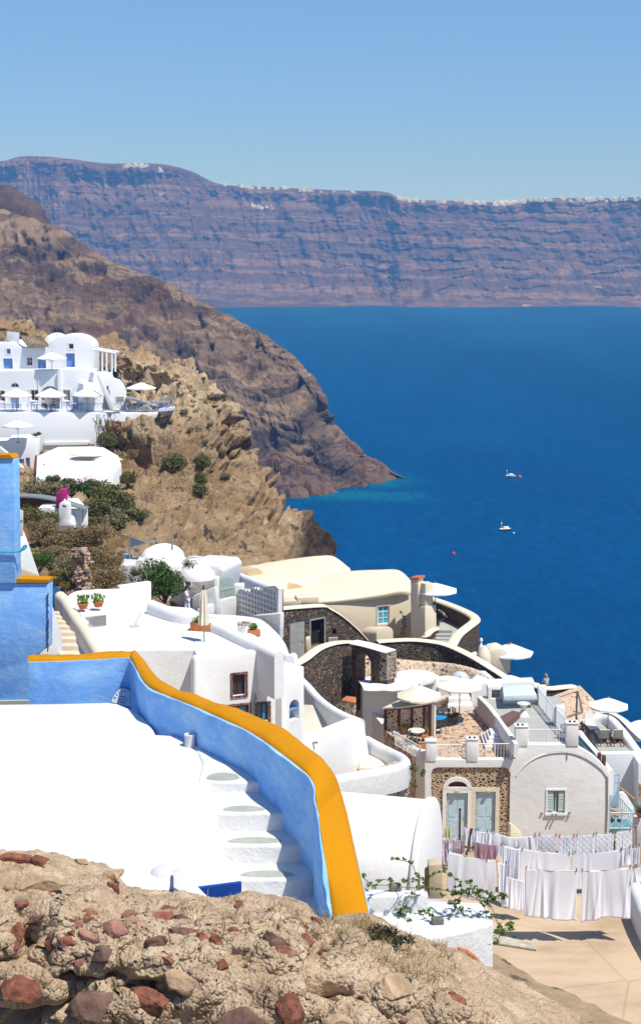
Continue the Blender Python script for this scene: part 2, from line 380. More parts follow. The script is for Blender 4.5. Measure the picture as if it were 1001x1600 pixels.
# ================================================================ brown headland
def headland():
    ridge = [(-190, 262, 1080), (-60, 320, 1020), (10, 332, 1000), (85, 355, 960), (135, 385, 940), (165, 408, 925), (250, 440, 895), (330, 480, 860), (400, 515, 830),
             (452, 552, 800), (488, 600, 778), (512, 640, 768), (526, 672, 762), (560, 706, 758), (598, 731, 756), (628, 746, 753)]
    wl = [(-260, 770), (-100, 772), (0, 775), (90, 776), (150, 778), (200, 779), (290, 780), (350, 781), (410, 781), (450, 780), (485, 777), (515, 772), (545, 767), (580, 759), (608, 752), (632, 746)]
    rid = [P(*r) for r in ridge]; wat = []
    for px, py in wl:
        v = PZ(px, py, -HC); wat.append(Vector((v.x, v.y, -2)))
    def mx(t, k): return [Vector((a.x*(1-t)+b.x*t, a.y*(1-t)+b.y*t, a.z*(1-k)+b.z*k)) for a, b in zip(wat, rid)]
    curves = [mx(-.08, -.08), wat, mx(.2, .13), mx(.42, .36), mx(.56, .60), mx(.82, .84), rid,
              [Vector((r.x-15, r.y+60, r.z*.8-2)) for r in rid], [Vector((r.x-30, r.y+320, -25)) for r in rid]]
    nu, nv = 620, 420
    g = loft_grid(curves, nu, nv); nrm = grid_normals(g)
    if nrm[..., 1].mean() > 0: nrm = -nrm
    q = g.reshape(-1, 3); vv = np.tile(np.linspace(0, 8, nv), (nu, 1)); uu = np.tile(np.linspace(0, 1, nu)[:, None], (1, nv))
    face = np.clip((vv-.6)/1, .1, 1)*np.clip((6.3-vv)/1.0, .12, 1)
    x, y, z = q.T
    wv = fbm(q, 60, 5, 2)
    lay = (z+.22*x+.08*y+30*wv)/7.5+1.0*fbm(q, 14, 5, 8)
    st = lay-np.floor(lay); st = np.clip((st-.6)/.4, 0, 1)
    bandn = np.clip(fbm(q*np.array([1, 1, 1.6]), 55, 4, 31)*3.0+.35, 0, 1)
    gul = fbm(np.stack([x*1.0+.5*z, z*.35, y*.3], 1), 28, 6, 4, .6, True)
    fine = fbm(q, 10, 6, 6, .62)
    d = gul*6+fine*3.6-st*7*bandn
    hw1, hw2 = worley(q*np.array([1, 1, 2.2])+fbm(q, 9, 3, 81)[:, None]*4, 15, 9)
    d = d+(hw2-hw1-.3)*3.2
    zc = y*cs+(HC-z)*sn; hx = 500.5+F*x/zc; hy = 750+F*((HC-z)*cs-y*sn)/zc; wob = fbm(q, 25, 5, 92)*26
    def seg(x0, y0, x1, y1, w):
        t = np.clip(((hx-x0)*(x1-x0)+(hy-y0)*(y1-y0))/((x1-x0)**2+(y1-y0)**2), 0, 1); return np.clip(1.25-np.hypot(hx-x0-t*(x1-x0), hy+wob-y0-t*(y1-y0))/w, 0, 1)
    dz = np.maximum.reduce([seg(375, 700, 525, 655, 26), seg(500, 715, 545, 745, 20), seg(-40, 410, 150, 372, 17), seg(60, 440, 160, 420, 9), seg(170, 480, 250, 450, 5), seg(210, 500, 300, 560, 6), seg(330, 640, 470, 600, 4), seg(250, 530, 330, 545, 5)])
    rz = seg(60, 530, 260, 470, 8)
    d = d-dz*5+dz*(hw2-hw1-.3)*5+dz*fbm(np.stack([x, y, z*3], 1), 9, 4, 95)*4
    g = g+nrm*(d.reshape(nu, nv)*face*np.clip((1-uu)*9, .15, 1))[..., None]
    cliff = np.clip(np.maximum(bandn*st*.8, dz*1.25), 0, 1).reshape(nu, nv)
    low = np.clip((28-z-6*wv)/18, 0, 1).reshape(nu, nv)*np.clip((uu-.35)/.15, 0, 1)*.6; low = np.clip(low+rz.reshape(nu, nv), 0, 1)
    layers = [(.26, (.13, .085, .062)), (.38, (.19, .135, .095)), (.44, (.085, .058, .05)), (.50, (.30, .215, .145)), (.56, (.15, .105, .078)), (.62, (.21, .15, .11)), (.70, (.17, .065, .05)), (.76, (.17, .12, .09))]
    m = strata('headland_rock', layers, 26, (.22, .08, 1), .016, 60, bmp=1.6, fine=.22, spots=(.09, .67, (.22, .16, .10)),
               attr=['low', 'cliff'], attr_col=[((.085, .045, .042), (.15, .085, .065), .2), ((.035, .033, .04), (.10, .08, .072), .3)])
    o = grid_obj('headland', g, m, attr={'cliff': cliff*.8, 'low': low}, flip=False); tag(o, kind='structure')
headland()
def far_knoll():
    ridge = [(-200, 262, 1350), (-80, 285, 1330), (0, 300, 1300), (28, 308, 1290), (52, 325, 1280), (68, 345, 1270), (110, 420, 1260)]
    rid = [P(*r) for r in ridge]
    curves = [[Vector((r.x, r.y-130, 40)) for r in rid], [Vector((r.x, r.y-60, r.z*.65+14)) for r in rid], rid, [Vector((r.x, r.y+200, 20)) for r in rid]]
    g = loft_grid(curves, 160, 120); nrm = grid_normals(g)
    g = slope_noise(g, nrm*(-1 if nrm[..., 1].mean() > 0 else 1), [(50, 5, 3, 'r', (1, 1, .5)), (14, 3, 5, 'n', (1, 1, 1))])
    m = strata('knoll_rock', [(.3, (.06, .045, .05)), (.5, (.12, .08, .07)), (.7, (.08, .055, .055))], 40, bmp=1.5, fine=.2)
    tag(grid_obj('headland_knoll', g, m), kind='structure')
far_knoll()
# ================================================================ near tuff hill
def near_hill():
    cv = [
     [(-330, 1150, 45), (-100, 1120, 55), (50, 1085, 62), (150, 1050, 70), (230, 1020, 76), (300, 1010, 82), (400, 1030, 92), (480, 1040, 102), (540, 1050, 112), (600, 1100, 118)],
     [(-330, 960, 80), (-100, 945, 84), (50, 940, 86), (150, 935, 90), (230, 925, 97), (300, 915, 106), (400, 905, 122), (480, 900, 138), (545, 915, 150), (580, 1010, 168)],
     [(-330, 850, 100), (-100, 845, 104), (50, 850, 107), (150, 850, 111), (220, 850, 118), (300, 850, 128), (400, 855, 141), (470, 865, 152), (532, 885, 160), (548, 960, 180)],
     [(-330, 750, 140), (-100, 765, 143), (50, 772, 146), (150, 765, 149), (220, 760, 150), (300, 768, 152), (380, 790, 158), (455, 822, 163), (516, 866, 167), (540, 950, 182)],
     [(-330, 690, 175), (-100, 690, 180), (50, 695, 184), (150, 690, 180), (220, 685, 168), (300, 695, 168), (365, 735, 172), (440, 790, 174), (505, 848, 173), (530, 945, 190)],
     [(-330, 600, 200), (-100, 600, 202), (50, 605, 202), (150, 612, 196), (220, 620, 184), (295, 645, 182), (352, 690, 182), (420, 765, 180), (483, 828, 178), (508, 940, 195)],
     [(-330, 520, 215), (-100, 530, 217), (50, 560, 214), (150, 580, 206), (222, 590, 194), (295, 620, 190), (358, 668, 190), (402, 735, 186), (462, 795, 183), (472, 940, 200)],
     [(-330, 450, 230), (-100, 480, 228), (0, 505, 222), (100, 545, 214), (182, 556, 204), (258, 580, 200), (345, 633, 197), (372, 690, 193), (425, 765, 188), (436, 930, 204)],
     [(-330, 560, 300), (-100, 580, 300), (0, 600, 290), (100, 620, 270), (182, 640, 250), (258, 680, 245), (350, 740, 240), (380, 790, 235), (425, 880, 230), (490, 1040, 240)]]
    cv = [[P(*p) for p in c] for c in cv]
    nu, nv = 760, 620
    g = loft_grid(cv, nu, nv); nrm = grid_normals(g)
    if nrm[..., 1].mean() > 0: nrm = -nrm
    q = g.reshape(-1, 3); uu = np.tile(np.linspace(0, 1, nu)[:, None], (1, nv)); vv = np.tile(np.linspace(0, 1, nv), (nu, 1))
    x, y, z = q.T
    wv = fbm(q, 22, 5, 12)
    big = fbm(q, 16, 6, 5, .55, True); med = fbm(q, 5, 6, 15, .6); fine = fbm(q, 1.6, 5, 25, .6)
    lay = (z+.1*x+5*wv)/4.6+.3*fbm(q, 3, 3, 2); st = lay-np.floor(lay); over = np.clip((st-.5)/.5, 0, 1)**1.5
    om = np.clip(fbm(q, 18, 4, 77)*3+.75, 0, 1)
    pits = np.clip(fbm(q, 2.6, 3, 41)-.30, 0, 1)*4.5
    cave = np.clip(fbm(q*np.array([.7, .7, 1.5]), 7, 4, 71)-.22, 0, .35)/.35
    zc_ = y*cs+(HC-z)*sn; hx = 500.5+F*x/zc_; hy = 750+F*((HC-z)*cs-y*sn)/zc_; wob = fbm(q, 4, 4, 93)*14; hole = np.zeros(len(q))
    for (ex, ey, ew, eh, dp) in ((250, 698, 56, 12, 4.6), (355, 668, 11, 8, 2.6), (346, 690, 8, 5, 2), (328, 798, 8, 15, 2.2), (232, 832, 58, 7, 3.4), (300, 846, 46, 8, 3), (372, 812, 13, 9, 2.5), (300, 622, 15, 5, 2), (424, 822, 10, 9, 2.4), (396, 790, 6, 10, 2), (270, 640, 10, 6, 2), (240, 600, 12, 6, 2), (215, 598, 16, 5, 1.6), (352, 740, 8, 6, 1.6), (400, 760, 7, 14, 2.2), (450, 800, 12, 8, 2.6), (340, 712, 6, 5, 1.5), (195, 640, 12, 5, 1.6)):
        hole = np.maximum(hole, 1.5*dp*np.clip(1.35-np.hypot((hx+wob-ex)/ew, (hy+wob*.5-ey)/eh), 0, 1)**.6)
    gentle = np.clip((.17-vv.reshape(-1))/.12, 0, 1)                       # near part is soft soil
    leftveg = np.clip((x.reshape(-1)*-1-12)/10, 0, 1)*np.clip((.42-vv.reshape(-1))/.1, 0, 1)
    k = 1-.7*np.clip(gentle+leftveg, 0, 1)
    d = (big*2.8+med*2.8-over*3.2*om-pits*1.6-cave*3.2)*k+fine*.6-hole
    edge = np.clip((vv*0+1), 0, 1)
    w1, w2 = worley(q*np.array([1, 1, 1.35])+fbm(q, 3, 3, 88)[:, None]*1.2, 4.2, 3); w3, w4 = worley(q+fbm(q, 1.5, 3, 89)[:, None]*.6, 1.5, 5)
    d = d+((w2-w1)-.3)*2.2*k*np.clip(fbm(q, 14, 3, 90)*2+.8, .15, 1)+((w4-w3)-.3)*.5*k
    g = g+nrm*(d.reshape(nu, nv)*edge)[..., None]
    g[..., 0] -= 3.4*np.clip((uu-.70)/.22, 0, 1)
    # soil and dry grass on the flatter benches
    n2 = grid_normals(g); up = np.abs(n2[..., 2])
    soil = np.clip((fbm(q, 11, 5, 91).reshape(nu, nv)*1.3+.10+ (up-.6)*1.1), 0, 1)
    px = 500.5+F*x/y*1.0; py = 410+F*(HC-z)/y
    zone = np.exp(-(((px-285)/85)**2+((py-735)/60)**2))+.9*np.clip((230-px)/60, 0, 1)*np.clip((py-640)/40, 0, 1)
    soil = np.clip(soil*zone.reshape(nu, nv)*1.25, 0, 1)
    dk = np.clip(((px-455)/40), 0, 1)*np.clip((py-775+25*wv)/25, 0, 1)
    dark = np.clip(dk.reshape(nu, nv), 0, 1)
    layers = [(.30, (.50, .36, .22)), (.42, (.64, .50, .33)), (.50, (.38, .26, .15)), (.58, (.70, .56, .38)), (.70, (.50, .36, .22))]
    m = strata('tuff_rock', layers, 9, (.1, 0, 1), .06, 5, bmp=.9, fine=.55, spots=(.9, .585, (.13, .10, .075)),
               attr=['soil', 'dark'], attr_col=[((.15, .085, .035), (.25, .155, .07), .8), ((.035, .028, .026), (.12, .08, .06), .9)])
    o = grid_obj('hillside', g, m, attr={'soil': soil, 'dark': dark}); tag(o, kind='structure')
    return g
GH = near_hill()
def hill_at(px, py):
    """hill point nearest to the sight line (front-most)"""
    q = GH.reshape(-1, 3); u = 500.5+F*(q[:, 0]/(q[:, 1]*cs+(HC-q[:, 2])*sn)); zc = q[:, 1]*cs+(HC-q[:, 2])*sn
    v = 750+F*((HC-q[:, 2])*cs-q[:, 1]*sn)/zc
    dd = np.hypot(u-px, v-py); near = np.where(dd < 3.0)[0]
    if len(near) == 0: k = int(dd.argmin())
    else: k = int(near[np.argmin(q[near, 1])])
    return Vector(q[k])
# ================================================================ slope under the houses
def village_slope():
    rows = []
    for Y, zs in [(-40, (2, 1, 0, -3, -10, -40, -112)), (0, (-2.6, -2.8, -3, -6, -14, -45, -112)), (6, (-5.5, -5.5, -5.5, -9, -18, -50, -112)), (12, (-8, -8, -8.5, -11, -20, -52, -112)),
                  (20, (-9, -9.5, -11.5, -14, -22, -54, -112)), (34, (-14, -15, -18, -20.4, -21.5, -56, -112)), (52, (-20, -20, -22, -22, -23, -56, -112)),
                  (64, (-22, -24, -30, -33, -34, -58, -112)), (86, (-20, -24, -31, -34, -35, -60, -112)), (105, (-22, -27, -33, -35, -40, -66, -112)), (125, (-25, -30, -37, -40, -52, -80, -112)), (160, (-30, -40, -60, -80, -95, -110, -113))]:
        xs = (-70, -25, 0, 14, 34, 70, 150)
        rows.append([Vector((x, Y, HC+z)) for x, z in zip(xs, zs)])
    g = loft_grid(rows, 200, 200); nrm = grid_normals(g)
    g = slope_noise(g, nrm, [(6, .5, 3, 'n', (1, 1, 1)), (1.5, .15, 4, 'n', (1, 1, 1))])
    m = strata('slope_earth', [(.3, (.30, .22, .14)), (.5, (.42, .32, .21)), (.7, (.34, .25, .16))], 6, nscale=.1, warp=4, bmp=.2, fine=1.2, spots=(1.2, .62, (.14, .11, .08)))
    tag(grid_obj('village_ground', g, m), kind='structure')
village_slope()
# ================================================================ materials of the village
WHITE = plaster('white_plaster', (.82, .82, .83), stain=(.545, .53, .51), amount=.3, bmp=.012)
WHITE2 = plaster('whitewash_old', (.70, .705, .715), amount=.75, bmp=.03)
SMOOTHW = plaster('white_roof_paint', (.72, .72, .725), stain=(.53, .525, .51), amount=.5, bmp=.02)
CREAMW = plaster('cream_wash', (.76, .68, .55), amount=.25)
TAUPE = plaster('taupe_plaster', (.62, .56, .50), amount=.2)
BEIGE = plaster('beige_plaster', (.70, .60, .46), amount=.15, bmp=.01)
BEIGER = plaster('beige_roof', (.75, .655, .51), amount=.25, bmp=.01)
BEIGED = plaster('ochre_plaster', (.60, .46, .29), amount=.15, bmp=.01)
def blue_wash():
    m, t, b = nodes('blue_lime_wash'); p = coords(t)
    n1 = noise(t, coords(t, (.8, 1, 1.5)), 1.5, 8, .72, .6); n2 = noise(t, coords(t, (.35, .6, 2.2)), 8, 7, .75, .3)
    mm = t.nodes.new('ShaderNodeMath'); mm.operation = 'MULTIPLY_ADD'; mm.inputs[1].default_value = .5
    t.links.new(n2, mm.inputs[0]); t.links.new(n1, mm.inputs[2])
    c = ramp(t, mm.outputs[0], [(.5, (.14, .385, .88)), (.72, (.235, .50, .94)), (.92, (.39, .64, .97))])
    ft = ramp(t, noise(t, p, 22, 3, .6), [(.70, (0, 0, 0)), (.76, (.5, .5, .5))])
    c = mixc(t, ft, c, (.55, .66, .8))
    t.links.new(c, b.inputs['Base Color']); b.inputs['Roughness'].default_value = .8; b.inputs['Specular IOR Level'].default_value = .2
    bump(t, b, noise(t, p, 10, 6, .6), .7, .012); return m
BLUEW = blue_wash()
ORANGE = plaster('orange_coping_paint', (.56, .235, .001), stain=(.48, .47, .3), amount=.9, bmp=.012)
DEEPBLUE = plain('deep_blue_paint', (.012, .075, .38), .5, .15, 4, .01)
GATEBLUE = plain('gate_blue_paint', (.02, .13, .36), .5, .15)
DOORBLUE = plain('pale_blue_door', (.48, .64, .75), .5, .1)
SKYBLUE = plain('village_blue', (.14, .30, .62), .5, .15)
RAILBLUE = plain('rail_blue', (.22, .36, .62), .5, .15)
PALEBLUE = plain('pale_blue_rail', (.45, .62, .78), .5, .1)
GLASS = plain('dark_glass', (.03, .05, .07), .15, .3, spec=.6)
GLASSB = plain('blue_glass', (.05, .28, .42), .15, .3, spec=.6)
BROWN = plain('brown_wood', (.12, .062, .04), .6, .3, 6)
RED = plain('maroon_wood', (.13, .03, .03), .6, .2)
WOOD = plain('pale_wood', (.42, .26, .12), .6, .25, 8)
GREYF = plain('grey_floor', (.40, .41, .39), .85, .08, 1.5, .004)
GREYD = plain('grey_door', (.33, .34, .34), .6, .1)
TILE = plain('terracotta', (.50, .17, .07), .8, .2, 9, .004)
SAILC = plain('blue_grey_sail', (.38, .47, .58), .8, .08)
METAL = plain('pole_metal', (.35, .35, .34), .45, .1, metal=.4)
DARK = plain('dark_shade', (.02, .02, .022), .7, .3)
CLOTH = plain('canopy_white', (.82, .82, .80), .9, .05)
CLOTHC = plain('canopy_cream', (.78, .70, .58), .9, .06)
SHEET = plain('white_cotton', (.89, .90, .97), .95, .01)
_t = SHEET.node_tree; _tr = _t.nodes.new('ShaderNodeBsdfTranslucent'); _tr.inputs[0].default_value = (.82, .82, .9, 1); _mx = _t.nodes.new('ShaderNodeMixShader'); _mx.inputs[0].default_value = .12
_t.links.new(_t.nodes['Principled BSDF'].outputs[0], _mx.inputs[1]); _t.links.new(_tr.outputs[0], _mx.inputs[2]); _t.links.new(_mx.outputs[0], _t.nodes['Material Output'].inputs['Surface'])
CUSH = plain('beige_cushion', (.62, .58, .50), .9, .08)
LAVA = stonework('dark_lava_stone', [(.085, .07, .062), (.13, .11, .09), (.055, .05, .046), (.19, .09, .06), (.11, .09, .075), (.30, .23, .16), (.07, .065, .06)], (.15, .125, .10), 5.2, .03, .06, edge=.10)
LAVA2 = stonework('red_lava_stone', [(.10, .08, .07), (.19, .09, .06), (.14, .11, .09), (.06, .052, .048), (.16, .10, .075)], (.13, .105, .085), 4.8, .03, .06, edge=.10)
MIXST = stonework('mixed_masonry', [(.03, .026, .026), (.08, .05, .045), (.05, .04, .04), (.02, .02, .02), (.30, .20, .14)], (.58, .43, .29), 6.2, .13, .04, edge=.22)
PAVE = stonework('stone_paving', [(.42, .27, .19), (.52, .36, .26), (.22, .15, .12), (.60, .44, .33), (.34, .22, .17)], (.62, .47, .35), 3.0, .05, .01, edge=.12)
PINKST = stonework('pink_masonry', [(.50, .36, .26), (.60, .45, .34), (.14, .10, .09), (.55, .40, .29), (.44, .31, .22)], (.66, .51, .38), 3.6, .10, .03, edge=.2)
RUBB = stonework('rubble_masonry', [(.36, .28, .20), (.5, .42, .32), (.14, .10, .08), (.44, .34, .24), (.26, .19, .14)], (.60, .50, .38), 3.0, .08, .06, edge=.2)
# ================================================================ facade helper
class Face:
    """vertical plane through two points of the ground plan; s runs along it, d towards the camera"""
    def __init__(s, A, B):
        s.A = Vector((A[0], A[1], 0)); e = Vector((B[0], B[1], 0))-s.A; s.L = e.length; s.e = e/s.L
        n = Vector((s.e.y, -s.e.x, 0)); s.n = n if n.dot(-s.A) > 0 else -n
    def hit(s, px, py):
        d = Vector(ray(px, py)); t = s.A.dot(s.n)/d.dot(s.n); p = d*t
        return ((p-s.A).dot(s.e), p.z)                       # z relative to camera height
    def W(s, a, z, d=0.0): return s.A+s.e*a+s.n*d+Vector((0, 0, HC+z))
    def px(s, px, py, d=0.0): a, z = s.hit(px, py); return s.W(a, z, d)
    def slab(s, mb, poly, d0, d1):
        """poly in (s, z), extruded from d0 (front) to d1 (back)"""
        ar = sum(poly[i][0]*poly[(i+1) % len(poly)][1]-poly[(i+1) % len(poly)][0]*poly[i][1] for i in range(len(poly)))
        n = len(poly); vs = [s.W(a, z, d0) for a, z in poly]+[s.W(a, z, d1) for a, z in poly]
        fs = [tuple(range(n)), tuple(range(2*n-1, n-1, -1))]+[(i, i+n, (i+1) % n+n, (i+1) % n) for i in range(n)]
        mb.add(vs, fs); return mb
    def ring(s, mb, out, inn, d0, d1):
        n = len(out); vs = [s.W(a, z, d0) for a, z in out]+[s.W(a, z, d0) for a, z in inn]+[s.W(a, z, d1) for a, z in out]+[s.W(a, z, d1) for a, z in inn]
        fs = []
        for i in range(n):
            j = (i+1) % n
            fs += [(i, j, n+j, n+i), (2*n+i, 3*n+i, 3*n+j, 2*n+j), (i, 2*n+i, 2*n+j, j), (n+i, n+j, 3*n+j, 3*n+i)]
        mb.add(vs, fs); return mb
    def bar(s, mb, a0, z0, a1, z1, wd, d0, d1):
        v = Vector((a1-a0, z1-z0)); v = Vector((-v.y, v.x)).normalized()*wd/2
        return s.slab(mb, [(a0+v.x, z0+v.y), (a1+v.x, z1+v.y), (a1-v.x, z1-v.y), (a0-v.x, z0-v.y)], d0, d1)
def outline(a0, z0, a1, z1, arch=0.0, n=10, grow=0.0):
    """rectangle, or rectangle with a rounded top rising by arch"""
    a0 -= grow; a1 += grow; z1 += grow; z0 -= grow
    if arch <= 0: return [(a0, z0), (a1, z0), (a1, z1), (a0, z1)]
    c = (a0+a1)/2; r = (a1-a0)/2; arch = min(arch+grow*0, z1-z0-.01)
    return [(a0, z0), (a1, z0)]+[(c+r*math.cos(math.pi*k/n), z1-arch+arch*math.sin(math.pi*k/n)) for k in range(n+1)]
def opening(f, par, box, kind='window', arch=False, depth=.28, casing=.0, fm=None, pm=None, bars=(1, 1), cut=None, sill=False, casm=None, leafs=1, label=None):
    """box in photograph pixels (x0, y0, x1, y1) on the facade plane"""
    x0, y0, x1, y1 = box
    a0, zb = f.hit(x0, y1); a1, zt = f.hit(x1, y0)
    if a1 < a0: a0, a1 = a1, a0
    ar = (a1-a0)/2 if arch else 0
    o = outline(a0, zb, a1, zt, ar)
    if cut is not None: c = MB(); f.slab(c, o, .3, -depth); cut.append(c); base = -depth
    else: base = .03
    fm = fm or BROWN; pm = pm or GLASS
    wdt = min(.09, (a1-a0)*.12)
    if casing:
        mb = MB(); f.ring(mb, outline(a0, zb, a1, zt, ar+casing*bool(ar), grow=casing), outline(a0, zb, a1, zt, ar, grow=.003), .05, -.02)
        mb.build('casing', casm or WHITE, par)
    inner = outline(a0+wdt, zb+wdt*.6, a1-wdt, zt-wdt, max(ar-wdt, 0))
    if kind == 'window':
        mb = MB(); f.ring(mb, o, inner, base+.10, base+.02)
        for k in range(1, bars[0]+1):
            a = a0+(a1-a0)*k/(bars[0]+1); f.bar(mb, a, zb+.02, a, zt-.02, wdt*.7, base+.09, base+.05)
        for k in range(1, bars[1]+1):
            z = zb+(zt-zb)*k/(bars[1]+1); f.bar(mb, a0+.02, z, a1-.02, z, wdt*.6, base+.085, base+.05)
        w_ = mb.build('window', fm, par)
        if label: w_['label'] = label
        g = MB(); f.slab(g, outline(a0+.01, zb+.01, a1-.01, zt-.01, max(ar-.01, 0)), base+.05, base+.015); g.build('pane', pm, w_)
        if sill: sb = MB(); f.slab(sb, [(a0-.12, zb-.12), (a1+.12, zb-.12), (a1+.12, zb-.003), (a0-.12, zb-.003)], .12, -.02); sb.build('sill', casm or WHITE, w_)
        return w_
    mb = MB(); f.slab(mb, outline(a0+.005, zb+.005, a1-.005, zt-.005, max(ar-.005, 0)), base+.05, base+.01)
    for l in range(leafs):
        b0 = a0+(a1-a0)*l/leafs; b1 = a0+(a1-a0)*(l+1)/leafs; q = (b1-b0)
        for (k0, k1) in ((.07, .42), (.47, .90)):
            z0, z1 = zb+(zt-ar-zb)*k0, zb+(zt-ar-zb)*k1
            for (m0, m1) in ((.1, .46), (.54, .9)) if leafs == 1 else ((.12, .88),):
                f.slab(mb, [(b0+q*m0, z0), (b0+q*m1, z0), (b0+q*m1, z1), (b0+q*m0, z1)], base+.065, base+.05-.003)
    d = mb.build('door', fm, par)
    if label: d['label'] = label
    h = MB(); h.tube(f.W(a0+(a1-a0)*.88, zb+(zt-zb)*.47, base+.05), f.W(a0+(a1-a0)*.88, zb+(zt-zb)*.47, base+.12), .025, 6)
    h.box(f.W(a0+(a1-a0)*.84, zb+(zt-zb)*.47, base+.12), (.12, .02, .03)); h.build('handle', METAL, d)
    return d
def facade(name, f, polypx, thick, mat, par=None, cutters=(), bev=.05):
    mb = MB(); f.slab(mb, [f.hit(*q) for q in polypx], 0, -thick)
    return fix(mb.build(name, mat, par), bev, 2, cutters)
def zprism(name, polypx, z, zb, mat, par=None, bev=.05, cutters=(), seg=2):
    mb = MB(); mb.prism([PZ(x, y, z) for x, y in polypx], HC+zb)
    return fix(mb.build(name, mat, par), bev, seg, cutters)
def wallpath(name, pts, thick, h, mat, par=None, n=None, flatbot=None, rnd=.35, wob=.004):
    """a wall that follows 3-D points along its top, with a rounded crest"""
    n = n or max(2, 6*(len(pts)-1)+1); q = spline(pts, n); vs = []; t = thick/2
    r = min(t, thick*rnd*1.4)
    prof = [(-t, None), (-t, -r), (-t*.86, -r*.42), (-t*.5, -r*.1), (0, 0), (t*.5, -r*.1), (t*.86, -r*.42), (t, -r), (t, None)]
    for i, p in enumerate(q):
        a = q[max(i-1, 0)]; b = q[min(i+1, n-1)]; e = (b-a); e.z = 0; e.normalize(); nn = Vector((-e.y, e.x, 0))
        wv = random.uniform(-wob, wob)
        for (o, dz) in prof:
            z = (HC+flatbot if flatbot is not None else p.z-h) if dz is None else p.z+dz+wv
            vs.append(Vector((p.x, p.y, 0))+nn*o+Vector((0, 0, z)))
    m = len(prof); fs = [(i*m+k, i*m+k+1, (i+1)*m+k+1, (i+1)*m+k) for i in range(n-1) for k in range(m-1)]
    fs += [(i*m+m-1, i*m, (i+1)*m, (i+1)*m+m-1) for i in range(n-1)]+[tuple(range(m-1, -1, -1)), tuple((n-1)*m+k for k in range(m))]
    o = mesh_obj(name, vs, fs, mat, par, True, 50)
    return fix(o)
def vault(name, P0, P1, half, rise, zb, mat, par=None, n=18, cutters=(), bev=.06, skew=0):
    """barrel vault along P0-P1 (3-D points at the springing level), closed ends, walls down to zb"""
    P0, P1 = Vector(P0), Vector(P1); e = P1-P0; e.z = 0; e.normalize(); nn = Vector((-e.y, e.x, 0)); vs = []
    for p in (P0, P1):
        vs.append(Vector((p.x, p.y, 0))+nn*half+Vector((0, 0, HC+zb)))
        for k in range(n+1):
            a = math.pi*k/n; vs.append(p+nn*half*math.cos(a)+Vector((0, 0, rise*math.sin(a))))
        vs.append(Vector((p.x, p.y, 0))-nn*half+Vector((0, 0, HC+zb)))
    m = n+3; fs = [(k, k+1, m+k+1, m+k) for k in range(m-1)]+[(m-1, 0, m, 2*m-1), tuple(range(m-1, -1, -1)), tuple(range(m, 2*m))]
    return fix(mesh_obj(name, vs, fs, mat, par, True, 40), bev, 2, cutters)
def dome(mb, c, rx, ry, h, n=20, m=7):
    c = Vector(c); prof = []; vs = []
    for j in range(m+1):
        a = math.pi/2*j/m
        for k in range(n):
            t = 2*math.pi*k/n; vs.append(c+Vector((rx*math.cos(a)*math.cos(t), ry*math.cos(a)*math.sin(t), h*math.sin(a))))
    fs = [(j*n+k, j*n+(k+1) % n, (j+1)*n+(k+1) % n, (j+1)*n+k) for j in range(m) for k in range(n)]+[tuple(range(n-1, -1, -1))]
    return mb.add(vs, fs)
